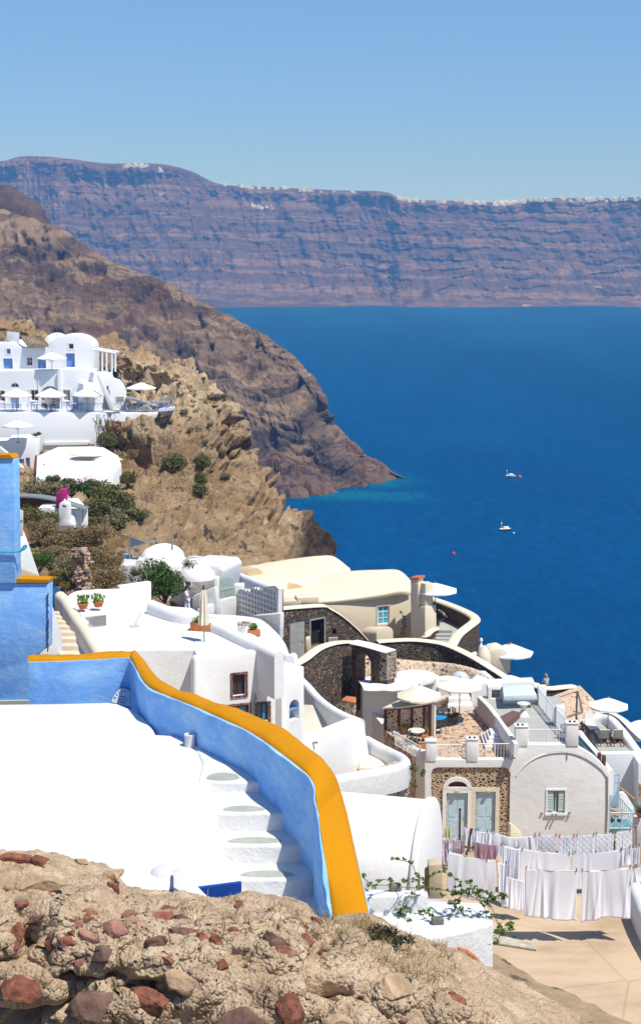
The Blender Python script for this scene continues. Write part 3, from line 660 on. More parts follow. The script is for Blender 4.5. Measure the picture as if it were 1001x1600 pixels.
# ---------------------------------------------------------------- repeated things
CACHE = {}
def inst(root, parts, key):
    """parts: list of (name, builder, material, list of sub-parts); meshes are shared between copies"""
    def go(par, name, fn, mat, subs, k):
        kk = (key, k)
        if kk not in CACHE:
            LOCAL[0] = True; mb = MB(); fn(mb); o = mb.build(name, mat, None); LOCAL[0] = False
            bm = bmesh.new(); bm.from_mesh(o.data); bmesh.ops.recalc_face_normals(bm, faces=bm.faces); bm.to_mesh(o.data); bm.free()
            CACHE[kk] = o.data; o.parent = par
        else:
            o = bpy.data.objects.new(name, CACHE[kk]); C.objects.link(o); o.parent = par
        for i, s in enumerate(subs): go(o, *s, (k, i))
        return o
    for i, p in enumerate(parts): go(root, *p, i)
def umbrella(pos, width, height, label, mat=None, key='w', group='open parasols on the terraces', rise=.42, rz=0.2, name='parasol'):
    r = empty(name, pos, label, 'parasol', group); r.rotation_euler.z = rz
    mat = mat or CLOTH
    def canopy(mb):
        n = 8; R0 = .5; vs = []; h0 = 1.0
        rings = [(0.0, 1.0), (.16, .93), (.33, .84), (.5, .755), (.5, .715)]
        for (rr, hh) in rings:
            for k in range(2*n):
                t = math.pi*k/n; q = rr if k % 2 == 0 else rr*.925
                sag = 0 if k % 2 == 0 else -.012*rr*2
                vs.append((q*math.cos(t), q*math.sin(t), hh+sag))
        m = 2*n; fs = [(j*m+k, j*m+(k+1) % m, (j+1)*m+(k+1) % m, (j+1)*m+k) for j in range(1, 4) for k in range(m)]+[(0, m+k, m+(k+1) % m) for k in range(m)]
        # underside, a little below, gives the cloth its thickness
        o = len(vs); vs2 = [(x*.985, y*.985, z-.008) for x, y, z in vs]; fs += [tuple(i+o for i in f[::-1]) for f in fs]
        fs += [(4*m+k, 4*m+(k+1) % m, o+4*m+(k+1) % m, o+4*m+k) for k in range(m)]
        mb.add(vs+vs2, fs)
    def sc(fn):
        def g(mb):
            m2 = MB(); fn(m2)
            mb.add([(v.x*width, v.y*width, height-rise*width*.62*(1-v.z)/.285 if True else 0) for v in m2.v], m2.f)
        return g
    def pole(mb): mb.tube((0, 0, 0), (0, 0, height-.05), .035, 8); mb.tube((0, 0, height-.03), (0, 0, height+.1), .05, 8, .03)
    def ribs(mb):
        for k in range(8):
            t = math.pi*k/4; mb.tube((.03*math.cos(t), .03*math.sin(t), height-rise*width*.9), (.3*width*math.cos(t), .3*width*math.sin(t), height-rise*width*.45), .012, 4)
    def base(mb): mb.lathe((0, 0, 0), [(.28, 0), (.28, .06), (.08, .1), (.05, .3)], 12)
    inst(r, [('canopy', sc(canopy), mat, []), ('pole', pole, METAL, []), ('ribs', ribs, WOOD, []), ('base', base, GREYD, [])], ('umb', key, round(width, 2), round(height, 2)))
    return r
def lounger(pos, rz, label, back=50, group='sun loungers', cm=None):
    r = empty('sun_lounger', pos, label, 'sun lounger', group); r.rotation_euler.z = rz
    b = R(back)
    def frame(mb):
        for s in (-.3, .3): mb.box((s, 0, .28), (.05, 1.9, .06))
        for y in (-.9, 0, .9): mb.box((0, y, .28), (.6, .05, .05))
        for k in range(9): mb.box((0, -.85+k*.12, .315), (.58, .07, .02))
    def leg(sx, sy): return lambda mb: mb.box((sx*.3, sy*.8, .125), (.05, .05, .25))
    def seat(mb): mb.box((0, -.35, .37), (.58, 1.2, .08))
    def backr(mb): mb.box((0, .25+.36*math.cos(b), .37+.36*math.sin(b)), (0, 0, 0), 0) ; M = Matrix.Rotation(b, 3, 'X'); mb.box((0, .25+.36*math.cos(b), .37+.36*math.sin(b)), (.58, .74, .08), 0, M)
    def brace(mb): mb.tube((-.25, .9, .3), (-.25, .25+.6*math.cos(b), .3+.6*math.sin(b)), .02, 6); mb.tube((.25, .9, .3), (.25, .25+.6*math.cos(b), .3+.6*math.sin(b)), .02, 6)
    inst(r, [('frame', frame, BROWN, [])]+[('leg', leg(i, j), BROWN, []) for i in (-1, 1) for j in (-1, 1)]+[('seat_cushion', seat, cm or CUSH, []), ('backrest', backr, cm or CUSH, []), ('brace', brace, BROWN, [])], ('lng', back, (cm or CUSH).name))
    return r
def table(pos, rad, label, topm, h=.72, group=None, legm=None, square=False):
    r = empty('table', pos, label, 'table', group)
    def top(mb):
        if square: mb.box((0, 0, h), (rad*2, rad*2, .04))
        else: mb.lathe((0, 0, h-.03), [(rad*.97, 0), (rad, .012), (rad, .035), (rad*.98, .045)], 24)
    def leg(mb): mb.lathe((0, 0, .03), [(.06, 0), (.035, .2), (.035, h-.1), (.12, h-.06)], 10)
    def foot(mb): mb.lathe((0, 0, 0), [(rad*.55, 0), (rad*.5, .03), (.05, .05)], 16)
    inst(r, [('tabletop', top, topm, []), ('leg', leg, legm or METAL, []), ('foot', foot, legm or METAL, [])], ('tab', rad, h, topm.name, square))
    return r
def chair(pos, rz, label, mat, group='terrace chairs'):
    r = empty('chair', pos, label, 'chair', group); r.rotation_euler.z = rz
    def seat(mb): mb.box((0, 0, .45), (.46, .44, .04))
    def back(mb):
        for s in (-.21, .21): mb.box((s, .21, .68), (.035, .035, .46))
        for z in (.6, .72, .86): mb.box((0, .21, z), (.40, .02, .07))
    def leg(x, y): return lambda mb: mb.tube((x*.2, y*.19, 0), (x*.2, y*.19, .43), .018, 6)
    inst(r, [('seat', seat, mat, []), ('backrest', back, mat, [])]+[('leg', leg(i, j), mat, []) for i in (-1, 1) for j in (-1, 1)], ('chr', mat.name))
    return r
def railing(name, a, b, h, label, mat, kind='lattice', step=.22, group=None, posts=3):
    """railing from a to b (3-D points at the foot)"""
    a, b = Vector(a), Vector(b); r = empty(name, (a+b)/2, label, 'railing', group)
    e = b-a; L = e.length; up = Vector((0, 0, 1))
    for k, z in enumerate((h, .1)):
        mb = MB(); mb.tube(a+up*z, b+up*z, .03, 6); mb.build('rail', mat, r)
    for k in range(posts):
        p = a+e*k/(posts-1); mb = MB(); mb.tube(p, p+up*(h+.05), .035, 6); mb.build('post', mat, r)
    mb = MB(); n = max(2, int(L/step))
    for k in range(n):
        p = a+e*(k+.5)/n
        if kind == 'bars': mb.tube(p+up*.1, p+up*h, .014, 4)
        else:
            q = min(1, (k+.5+(h-.1)/step*.5)/n)
            p0 = a+e*k/n; p1 = a+e*(k+1)/n
            for j in range(max(1, int((h-.1)/step))):
                z0 = .1+(h-.1)*j/max(1, int((h-.1)/step)); z1 = .1+(h-.1)*(j+1)/max(1, int((h-.1)/step))
                mb.tube(p0+up*z0, p1+up*z1, .014, 4); mb.tube(p1+up*z0, p0+up*z1, .014, 4)
    mb.build('infill', mat, r)
    return r
def leafmat(name, cols, scale=3.0):
    if name in MATS: return MATS[name]
    m, t, b = nodes(name); p = coords(t)
    c = ramp(t, noise(t, p, scale, 5, .75), [(.32, cols[0]), (.5, cols[1]), (.68, cols[2])])
    t.links.new(c, b.inputs['Base Color']); b.inputs['Roughness'].default_value = .75; b.inputs['Specular IOR Level'].default_value = .2
    MATS[name] = m; return m
DRYB = leafmat('dry_shrub', [(.12, .085, .04), (.24, .175, .085), (.36, .27, .14)])
OLIVE = leafmat('olive_shrub', [(.06, .065, .02), (.13, .13, .045), (.21, .19, .08)])
GREEN = leafmat('green_leaves', [(.03, .06, .015), (.065, .12, .025), (.12, .19, .045)])
BRIGHT = leafmat('bright_leaves', [(.07, .15, .02), (.13, .24, .04), (.20, .32, .07)])
GREYG = leafmat('grey_shrub', [(.14, .12, .06), (.22, .19, .10), (.30, .26, .15)])
YEL = plain('yellow_flowers', (.80, .62, .03), .7, .2); PINK = plain('crimson_flowers', (.50, .03, .10), .7, .2)
def leaf_cloud(mb, c, rad, n, size, rng, lumps=7, up=.25, shape=.75, rd=False):
    """leaf-sized faces gathered in lumps inside an ellipsoid"""
    c = Vector(c); L = []
    for k in range(lumps):
        t = rng.uniform(0, 2*math.pi); q = rng.uniform(.2, .72); L.append((Vector((q*math.cos(t)*rad[0], q*math.sin(t)*rad[1], rng.uniform(-.1, .62)*rad[2])), rng.uniform(.34, .6)))
    if rd: L = [(Vector((0, 0, .15*rad[2])), .92)]; shape = 1
    vs = []; fs = []
    for i in range(n):
        l, r = L[rng.randrange(lumps)]
        d = Vector((rng.gauss(0, 1), rng.gauss(0, 1), rng.gauss(0, 1))).normalized()*(rng.random()**.35)*r
        p = c+l+Vector((d.x*rad[0], d.y*rad[1], d.z*rad[2]*shape))
        if p.z < c.z-rad[2]*.25: p.z = c.z-rad[2]*.25+abs(rng.gauss(0, .05))
        a = Vector((rng.gauss(0, 1), rng.gauss(0, 1), rng.gauss(0, 1))).normalized(); b = a.cross(Vector((rng.gauss(0, 1), rng.gauss(0, 1), rng.gauss(0, 1)))).normalized()
        s = size*rng.uniform(.6, 1.4); k = len(vs)
        vs += [p-a*s, p+b*s*.45, p+a*s, p-b*s*.45]; fs.append((k, k+1, k+2, k+3))
    mb.add(vs, fs)
def bush(pos, rad, label, mat=None, key=0, name='shrub', cat='shrub', group='shrubs on the hillside', n=2600, size=.085, flowers=None, h=.85, squash=1.0):
    mat = mat or DRYB; rad *= 1.32; r = empty(name, pos, label, cat, group); r.scale = (rad, rad*.9, rad*squash); r.rotation_euler.z = random.uniform(0, 6)
    rng = random.Random(key*31+5)
    rd = 'round' in label and 'slope' in label
    def leaves(mb): leaf_cloud(mb, (0, 0, .30), (1, 1, h), n, size, rng, 1 if rd else 14, rd=rd)
    def stems(mb):
        for k in range(14):
            t = rng.uniform(0, 6.28); q = rng.uniform(.2, .8); mb.tube((0, 0, -.3), (q*math.cos(t), q*math.sin(t), rng.uniform(.2, .8)*h), .035, 5, .01)
    parts = [('foliage', leaves, mat, []), ('stem', stems, BROWN, [])]
    if flowers: parts.append(('flowers', lambda mb: leaf_cloud(mb, (0, 0, .45), (.95, .95, h), 170, size*.8, rng, 9), flowers, []))
    inst(r, parts, ('bush', key, mat.name, n, size, bool(flowers)))
    return r
# ================================================================ rubble wall in the foreground
def rubble():
    S = [(-80, 1328), (0, 1333), (60, 1333), (118, 1350), (165, 1358), (200, 1383), (250, 1391), (300, 1397), (345, 1404), (380, 1395), (425, 1401), (470, 1409), (500, 1429), (560, 1431), (605, 1449), (660, 1469), (705, 1482), (745, 1500), (800, 1530), (900, 1590)]
    cv = [[P(x, y+260, 11.2) for x, y in S], [P(x, y+45, 10.3) for x, y in S], [P(x, y, 9.6) for x, y in S], [P(x, y+22, 8.9) for x, y in S], [P(x, y+62, 8.2) for x, y in S], [P(x, y+110, 7.9) for x, y in S], [P(x, y+230, 7.75) for x, y in S], [P(x, y+470, 7.6) for x, y in S]]
    nu, nv = 760, 420
    g = loft_grid(cv, nu, nv); nrm = grid_normals(g)
    if nrm[..., 1].mean() > 0: nrm = -nrm
    q = g.reshape(-1, 3)
    big = fbm(q, .42, 5, 3, .55); med = fbm(q, .12, 5, 8, .6); fine = fbm(q, .03, 4, 14, .6); pit = np.clip(fbm(q, .16, 3, 44)-.22, 0, 1)
    vv = np.tile(np.linspace(0, 7, nv), (nu, 1)).reshape(-1); frontk = np.clip((vv-4.1)/.7, 0, 1)
    cav = np.clip(fbm(q*np.array([.8, 1, 1.3]), .22, 4, 51)*2.6+.12, 0, 1)*frontk
    d = big*.11+med*.028+fine*.012-pit*.05-cav*.24
    rw1, rw2 = worley(q+fbm(q, .05, 3, 61)[:, None]*.03, .085, 7); rw3, rw4 = worley(q, .024, 8)
    d = d+(rw2-rw1-.3)*.022*np.clip(fbm(q, .4, 3, 62)*2+.7, .1, 1)+(.45-rw3)*.012
    top = np.clip(1-np.abs(vv-2)/.9, 0, 1); d = d*(1-.45*top)
    g = g+nrm*d.reshape(nu, nv)[..., None]
    m, t, b = nodes('rubble_mortar'); p = coords(t)
    c = ramp(t, noise(t, p, 5, 8, .7), [(.3, (.36, .25, .165)), (.5, (.53, .40, .275)), (.68, (.68, .54, .39))])
    c = mixc(t, ramp(t, noise(t, p, 26, 4, .6), [(.6, (0, 0, 0)), (.68, (.7, .7, .7))]), c, (.28, .19, .14))
    c = mixc(t, ramp(t, noise(t, p, 3.1, 4, .6), [(.6, (0, 0, 0)), (.7, (.5, .5, .5))]), c, (.40, .26, .17))
    t.links.new(c, b.inputs['Base Color']); b.inputs['Roughness'].default_value = .95; b.inputs['Specular IOR Level'].default_value = .1
    vz = t.nodes.new('ShaderNodeTexVoronoi'); vz.inputs['Scale'].default_value = 55; t.links.new(p, vz.inputs['Vector']); ad = t.nodes.new('ShaderNodeMath'); ad.operation = 'MULTIPLY_ADD'; ad.inputs[1].default_value = -.9; t.links.new(vz.outputs['Distance'], ad.inputs[0]); t.links.new(noise(t, p, 30, 8, .8), ad.inputs[2]); bump(t, b, ad.outputs[0], 1, .014)
    root = empty('rubble_wall', g[nu//2, nv-1], 'crumbling rubble wall of tan mortar and reddish stones across the very front', 'rubble wall')
    mort = grid_obj('mortar', g, m, root)
    # stones set in the mortar, one mesh
    rng = random.Random(4); mb = MB(); q3 = g.reshape(-1, 3)
    zc = q3[:, 1]*cs+(HC-q3[:, 2])*sn; U = 500.5+F*q3[:, 0]/zc; V = 750+F*((HC-q3[:, 2])*cs-q3[:, 1]*sn)/zc
    ok = vv > 2.0
    st = [(30, 1346, 30, 9, 0), (60, 1352, 18, 9, 0), (168, 1374, 30, 10, 1), (176, 1391, 17, 10, 0), (128, 1352, 14, 8, 1), (20, 1385, 26, 16, 1), (60, 1390, 34, 15, 1), (36, 1414, 12, 9, 0), (12, 1455, 22, 22, 0), (95, 1484, 19, 17, 0), (130, 1466, 18, 15, 2), (182, 1462, 22, 14, 2), (240, 1446, 32, 14, 0), (205, 1440, 16, 10, 2), (160, 1492, 20, 14, 3),
          (245, 1482, 24, 18, 3), (285, 1470, 22, 24, 3), (335, 1449, 26, 11, 0), (330, 1480, 16, 20, 0), (375, 1468, 12, 10, 0), (420, 1476, 18, 16, 3), (460, 1452, 22, 10, 0), (500, 1450, 18, 10, 0), (375, 1418, 10, 6, 0), (300, 1420, 18, 8, 1), (110, 1420, 26, 14, 1), (80, 1460, 22, 12, 1), (215, 1412, 18, 10, 1), (550, 1470, 20, 12, 1), (40, 1490, 24, 14, 0), (208, 1492, 20, 12, 0), (440, 1430, 20, 8, 1),
          (600, 1478, 16, 9, 1), (520, 1495, 20, 10, 0), (140, 1440, 14, 9, 0), (395, 1440, 18, 9, 1), (265, 1425, 12, 7, 0), (20, 1530, 40, 25, 0), (150, 1560, 45, 28, 3), (300, 1540, 40, 25, 1), (450, 1560, 40, 25, 0), (90, 1535, 30, 18, 3), (620, 1550, 35, 20, 1), (220, 1575, 35, 20, 0), (380, 1590, 45, 22, 3), (540, 1590, 40, 20, 1), (700, 1570, 30, 18, 0)]
    for k in range(30):
        st.append((rng.uniform(0, 470), rng.uniform(1428, 1515), rng.uniform(11, 21), rng.uniform(8, 15), rng.choice([0, 0, 2, 3, 3, 1])))
    for k in range(18):
        st.append((rng.uniform(0, 700), 0, rng.uniform(4, 9), rng.uniform(3, 7), rng.choice([0, 1, 1, 2, 3])))
    sp = bmesh.new(); bmesh.ops.create_icosphere(sp, subdivisions=4, radius=1); sv = np.array([v.co[:] for v in sp.verts]); sf = [tuple(v.index for v in f.verts) for f in sp.faces]; sp.free()
    push = np.zeros(len(q3)); tmpn = grid_normals(g).reshape(-1, 3)
    if tmpn[:, 1].mean() > 0: tmpn = -tmpn
    put = []
    for (x, y, a, h, mi) in st:
        if y == 0: y = np.interp(x, [s[0] for s in S], [s[1] for s in S])+rng.uniform(30, 200)
        dd = np.hypot(U-x, V-y)+np.where(ok, 0, 1e6); k = int(dd.argmin()); c = q3[k].copy(); s = c[1]/F; seed = rng.randrange(999)
        rr = np.sqrt(((U-x)/(a*1.25))**2+((V-y-h*.25)/(h*1.45))**2)
        if a >= 12 and y > 1405: push = np.maximum(push, np.where(ok, np.clip(1.25-rr, 0, .6), 0)*min(a, 24)*s*1.0)
        put.append((c, tmpn[k], a, h, s, seed, mi))
    q3 = q3-tmpn*push[:, None]; g = q3.reshape(g.shape); mort.data.vertices.foreach_set('co', g.reshape(-1)); mort.data.update()
    ms = [plain('red_lava_rock', (.22, .085, .055), .9, .6, 16, .02, bscale=40), plain('tan_rock', (.44, .31, .20), .9, .3, 12, .02, bscale=40), plain('mauve_rock', (.30, .15, .12), .9, .45, 14, .02, bscale=40), plain('dark_rock', (.15, .09, .07), .9, .5, 12, .02, bscale=40)]
    for (c, nv_, a, h, s, seed, mi) in put:
        a *= .84; h *= .84
        w3 = sv*(1+.22*fbm(sv+seed, 1.1, 3, seed)[:, None]); pr = np.random.RandomState(seed)
        for _ in range(17):
            pn = pr.normal(size=3); pn /= np.linalg.norm(pn); e_ = w3 @ pn-pr.uniform(.40, .72); w3 = w3-np.clip(e_, 0, None)[:, None]*pn*.93
        w3 = w3*(1+.13*fbm(sv+seed, .30, 5, seed+1)[:, None])*1.5
        r = Matrix.Rotation(rng.uniform(-.35, .35), 3, 'Y'); c = Vector(c)-Vector(nv_)*min(a, h*1.4)*s*.62
        vs = [c+r @ Vector((w[0]*a*s, w[1]*min(a, h*1.6)*s*.8, w[2]*h*s*1.05)) for w in w3]
        mb = MB(); mb.add(vs, sf); mb.build('embedded_stone', ms[mi], root, True, 60)
    # dry grass and the dark little bush on the right end
    gb = MB()
    def base_at(x, y):
        dd = np.hypot(U-x, V-y)+np.where(ok, 0, 1e6); return Vector(q3[int(dd.argmin())])
    for k in range(330):
        x = rng.choice([rng.gauss(560, 70), rng.gauss(640, 45), rng.uniform(250, 720)]); y0 = np.interp(x, [s[0] for s in S], [s[1] for s in S])
        y = y0+abs(rng.gauss(32, 26))
        if x < 430 and rng.random() > .25: continue
        b0 = base_at(x, y)
        for j in range(6):
            L = rng.uniform(.03, .10); d = Vector((rng.uniform(-.6, .6), rng.uniform(-.6, .3), 1)).normalized()*L; o = Vector((rng.uniform(-.03, .03), rng.uniform(-.03, .03), -.005)); wv = Vector((rng.uniform(-1, 1), rng.uniform(-1, 1), 0)).normalized()*.0022
            mid = b0+o+d*.55; gb.add([b0+o-wv, b0+o+wv, mid+wv*.8, b0+o+d+Vector((d.x*.4, 0, -.2*L)), mid-wv*.8], [(0, 1, 2, 4), (4, 2, 3)])
    go = gb.build('dry_grass', leafmat('straw', [(.22, .17, .07), (.38, .29, .14), (.52, .42, .24)], 20), None, False)
    tag(go, kind='stuff')
    lb = MB(); leaf_cloud(lb, base_at(598, 1478)+Vector((0, -.02, .02)), (.20, .12, .10), 1500, .011, rng, 9)
    sb = empty('low_bush', base_at(598, 1482), 'small dark grey-green cushion bush growing in the rubble wall', 'bush')
    lb.build('foliage', leafmat('dark_cushion', [(.02, .022, .014), (.05, .05, .03), (.09, .085, .05)], 30), sb, False)
    for (x, y, L) in ((160, 1498, .17), (202, 1470, .14), (268, 1488, .16), (350, 1466, .15), (372, 1440, .14)):
        b0 = base_at(x, y); stb = MB(); stb.path([b0, b0+Vector((.01, -.02, L*.5)), b0+Vector((-.005, -.03, L))], .0035, 5); tag(stb.build('dry_stalk', leafmat('straw', []), None), 'thin dry straw-coloured stalk standing against the stones of the rubble wall', 'dry stalk', 'dry stalks on the rubble wall')
rubble()
# ================================================================ white roof, stairs, blue walls
def front_house():
    z = -5.35
    root = empty('rooftop_block', PZ(150, 1250, z), 'blinding white flat plastered roof with rounded edges beside the blue stairs', 'rooftop')
    poly = [(-160, 1099), (0, 1099), (90, 1098), (170, 1096), (186, 1098), (210, 1108), (226, 1118), (238, 1130), (245, 1146), (296, 1149), (310, 1166), (322, 1190), (333, 1228), (341, 1268), (348, 1304), (360, 1344), (374, 1377), (300, 1382), (240, 1392), (-160, 1392)]
    zprism('roof_slab', poly, z, -7.2, SMOOTHW, root, .07, seg=4)
    f = Face(PZ(200, 1393, z), PZ(374, 1378, z)); mb = MB()
    a0, _ = f.hit(236, 1390); a1, zt = f.hit(375, 1380)
    f.slab(mb, [(a0, z-.035), (a1+.01, z+.0), (a1+.01, z-.6), (a0, z-.6)], .022, -.02)
    b = mb.build('painted_edge', DEEPBLUE, root); b['label'] = 'deep blue painted band under the front edge of the white roof'
    # buttress fin
    mb = MB(); top = [P(271, 1357, 12.28), P(284, 1359, 12.24), P(327, 1403, 11.62), P(301, 1404, 11.6), P(271, 1386, 11.9)]
    mb.add(top+[p-Vector((0, 0, .09)) for p in top], [(0, 1, 2, 3, 4), (9, 8, 7, 6, 5)]+[(i, i+5, (i+1) % 5+5, (i+1) % 5) for i in range(5)])
    dome(mb, PZ(262, 1368, z-.03), .16, .14, .10); fix(mb.build('fin', WHITE2, root), .008, 2)
    # vent pipe
    c = PZ(297, 1166, z); v = empty('vent_pipe', c, 'short white vent pipe with a dark open top at the roof corner', 'vent pipe')
    mb = MB(); mb.lathe(c+Vector((0, 0, -.05)), [(.062, 0), (.056, .15), (.062, .17), (.062, .19), (.038, .19), (.036, .08)], 18); mb.build('pipe', WHITE2, v)
    mb = MB(); mb.lathe(c+Vector((0, 0, .06)), [(.036, 0), (.036, .012)], 16); mb.build('opening', DARK, v)  # dark disc set in the bore, painted in for its shade
front_house()
def stairs():
    root = empty('staircase', (-.3, 14, HC-6.2), 'worn white staircase with grey treads between white roof and blue wall', 'staircase')
    rng = random.Random(3); st = []
    for k in range(-4, 5):
        z = -5.83+.19*k; y = {0: 1374, 1: 1321, 2: 1271, 3: 1222}.get(k)
        Y = z/slope(y) if y else 13.35+.35*k
        st.append((k, z, Y))
    rx = {-4: 505, -3: 500, -2: 494, -1: 490, 0: 478, 1: 471, 2: 452, 3: 414, 4: 372}
    for (k, z, Y) in st:
        if k == 3: z = -5.338; Y = z/slope(1221)
        pz = lambda x: PZ(x, z/Y and 410+0, z).x if False else P(x, 1300, Y).x
        xr = pz(rx[k]+12); xl = pz(330)
        if k == 4: Y2 = 17.0; z -= .19; continue
        Yb = Y+.9 if k < 3 else Y+2.2
        top = [Vector((xl-.5, Y+.03, HC+z)), Vector((xl+.3, Y-.012*rng.random(), HC+z)), Vector((xr-.25, Y+.0, HC+z)), Vector((xr-.05, Y+.03, HC+z)), Vector((xr+.12, Y+.15, HC+z)), Vector((xr+.12, Yb, HC+z)), Vector((xl-.5, Yb, HC+z))]
        if k == 3: top = [PZ(x, y_, z) for x, y_ in ((309, 1222), (408, 1222), (424, 1212), (450, 1180), (350, 1130), (270, 1140), (294, 1153), (306, 1170), (316, 1192))]
        mb = MB(); mb.prism(top, HC-7.6); fix(mb.build('step', WHITE2, root), .028, 3)
        # bare grey middle of the tread
        cx0 = {0: 374, 1: 354, 2: 347, 3: 322}.get(k, 385); cx1 = {0: 460, 1: 440, 2: 413, 3: 374}.get(k, 470)
        xa, xb = pz(cx0), pz(cx1); vs = []
        dpt = .11 if k != 3 else .17
        n = 22
        for i in range(n):
            t = 2*math.pi*i/n; ct = math.cos(t); stn = math.sin(t)
            vs.append(Vector(((xa+xb)/2+(xb-xa)/2*ct*(1 if abs(ct) < .9 else 1.0), Y+.075+ .02+dpt*(stn if stn > 0 else stn*.45), HC+z+.004)))
        vs2 = [v-Vector((0, 0, .02)) for v in vs]
        m2 = MB(); m2.add(vs+vs2, [tuple(range(n)), tuple(range(2*n-1, n-1, -1))]+[(i, i+n, (i+1) % n+n, (i+1) % n) for i in range(n)])
        m2.build('worn_tread', plain('grey_tread', (.36, .39, .34), .9, .12, 8, .003), root)
stairs()
def blue_stair_wall():
    pin = [(44, 1031, -5.0), (120, 1029, -4.98), (196, 1025, -4.95), (206, 1030, -4.95), (228, 1066, -4.93), (262, 1084, -4.915), (300, 1099, -4.9), (350, 1121, -4.88), (400, 1146, -4.86), (450, 1182, -4.86), (487, 1215, -4.9), (494, 1250, -5.02), (500, 1290, -5.17), (512, 1370, -5.44), (520, 1428, -5.62), (527, 1500, -5.83), (532, 1580, -6.05)]
    pout = [(44, 1024), (120, 1021), (196, 1017), (216, 1019), (252, 1061), (284, 1077), (322, 1090), (380, 1109), (432, 1130), (480, 1163), (512, 1192), (526, 1216), (537, 1250), (560, 1350), (577, 1436), (590, 1510), (602, 1590)]
    n = 110; inn = spline([PZ(*p) for p in pin], n); out = spline([PZ(p[0], p[1], q[2]) for p, q in zip(pout, pin)], n)
    root = empty('stair_wall', inn[n//2]-Vector((0, 0, 2)), 'curving blue parapet wall with an orange top that follows the white stairs', 'parapet wall')
    rng = random.Random(8); prof = []
    vs = []; m = 9
    for i in range(n):
        a, b = inn[i], out[i]; wv = Vector((0, 0, .010*math.sin(i*.7)+.006*rng.uniform(-1, 1)))
        for (t, dz) in ((-.02, -.10), (-.035, -.05), (.0, -.012), (.14, .008), (.5, .014), (.86, .006), (1.0, -.02), (1.04, -.06), (1.03, -.16)):
            vs.append(a.lerp(b, t)+Vector((0, 0, dz))+wv)
    fs = [(i*m+k, i*m+k+1, (i+1)*m+k+1, (i+1)*m+k) for i in range(n-1) for k in range(m-1)]+[(i*m+m-1, i*m, (i+1)*m, (i+1)*m+m-1) for i in range(n-1)]+[tuple(range(m)), tuple((n-1)*m+k for k in range(m-1, -1, -1))]
    # the inner flank of the coping is already blue: drop that first strip to the wall below
    cap = fix(mesh_obj('coping', vs, fs, ORANGE, root, True, 60)); cap['label'] = 'orange painted coping'
    vs = []; m = 6
    for i in range(n):
        a, b = inn[i].copy(), out[i].copy(); jj = .012*math.sin(i*.45)+.008*math.sin(i*1.3)
        e = (b-a).normalized()
        for p, dz in ((a-e*(.05+jj*.3), -2.6), (a-e*(.05+jj), -.9), (a-e*(.042+jj), -.075), (b+e*.02, -.05), (b+e*.03, -.9), (b+e*.05, -3.4)):
            vs.append(p+Vector((0, 0, dz)))
        vs[-6], vs[-5], vs[-4] = vs[-6], vs[-5], vs[-4]+Vector((0, 0, .055))
    fs = [(i*m+k, i*m+k+1, (i+1)*m+k+1, (i+1)*m+k) for i in range(n-1) for k in range(m-1)]+[(i*m+m-1, i*m, (i+1)*m, (i+1)*m+m-1) for i in range(n-1)]+[tuple(range(m)), tuple((n-1)*m+k for k in range(m-1, -1, -1))]
    fix(mesh_obj('wall', vs, fs, BLUEW, root, True, 50))
    # pale skirting where the paint meets the steps
    pts = [(420, 1214, 15.0), (447, 1240, 14.75), (453, 1268, 14.6), (462, 1290, 14.4), (476, 1318, 14.25), (479, 1350, 14.05), (487, 1382, 13.85), (497, 1425, 13.6), (512, 1480, 13.3)]
blue_stair_wall()
def sign():
    c = P(193, 1089, 18.05); r = empty('hanging_sign', c, 'small white fan-shaped reception sign with blue lettering leaning in the blue wall corner', 'sign')
    M = Matrix.Rotation(R(24), 4, 'Y') @ Matrix.Rotation(R(-10), 4, 'X')
    M = Matrix.Translation(c) @ Matrix.Rotation(R(14), 4, 'Y') @ Matrix.Rotation(R(-8), 4, 'X')
    def fan(r0, d0, d1, grow=0):
        pts = [(-.135-grow, -.10-grow), (.135+grow, -.10-grow)]
        for k in range(13):
            a = R(8+164*k/12); pts.append(((.135+grow)*math.cos(a), -.09+(.20+grow)*math.sin(a)))
        return pts
    def ext(mb, pts, d0, d1):
        n = len(pts); mb.add([M @ Vector((x, d0, z)) for x, z in pts]+[M @ Vector((x, d1, z)) for x, z in pts], [tuple(range(n)), tuple(range(2*n-1, n-1, -1))]+[(i, i+n, (i+1) % n+n, (i+1) % n) for i in range(n)])
    mb = MB(); ext(mb, fan(0, 0, 0, .010), .006, .02); mb.build('rim', plain('sign_blue', (.02, .15, .42), .5, .1), r)
    mb = MB(); ext(mb, fan(0, 0, 0), 0.0, .012); b = mb.build('board', plain('sign_white', (.75, .80, .86), .5, .04), r)
    def text(s, x, z, size, rot):
        cu = bpy.data.curves.new('lettering', 'FONT'); cu.body = s; cu.size = size; cu.align_x = 'CENTER'; cu.align_y = 'CENTER'; cu.extrude = .001
        o = bpy.data.objects.new('lettering', cu); C.objects.link(o)
        dg = bpy.context.evaluated_depsgraph_get(); me = bpy.data.meshes.new_from_object(o.evaluated_get(dg)); bpy.data.objects.remove(o)
        T = M @ Matrix.Translation((x, -.003, z)) @ Matrix.Rotation(rot, 4, 'Y') @ Matrix.Rotation(R(90), 4, 'X')
        return [T @ v.co for v in me.vertices], [tuple(p.vertices) for p in me.polygons]
    mb = MB(); w_ = 'RECEPTION'
    for k, ch in enumerate(w_):
        a = R(160-140*k/(len(w_)-1)); v, f_ = text(ch, .108*math.cos(a), -.09+.165*math.sin(a), .042, R(90)-a)
        mb.add(v, f_)
    for z, wd in ((-.0, .05), (-.035, .06), (-.068, .04)):         # three short illegible painted lines
        pts = [M @ Vector((-wd+2*wd*i/14, -.003, z+.006*(-1)**i)) for i in range(15)]
        mb.path(pts, .0022, 4)
    mb.build('lettering', plain('sign_blue', (0, 0, 0)), b, False)
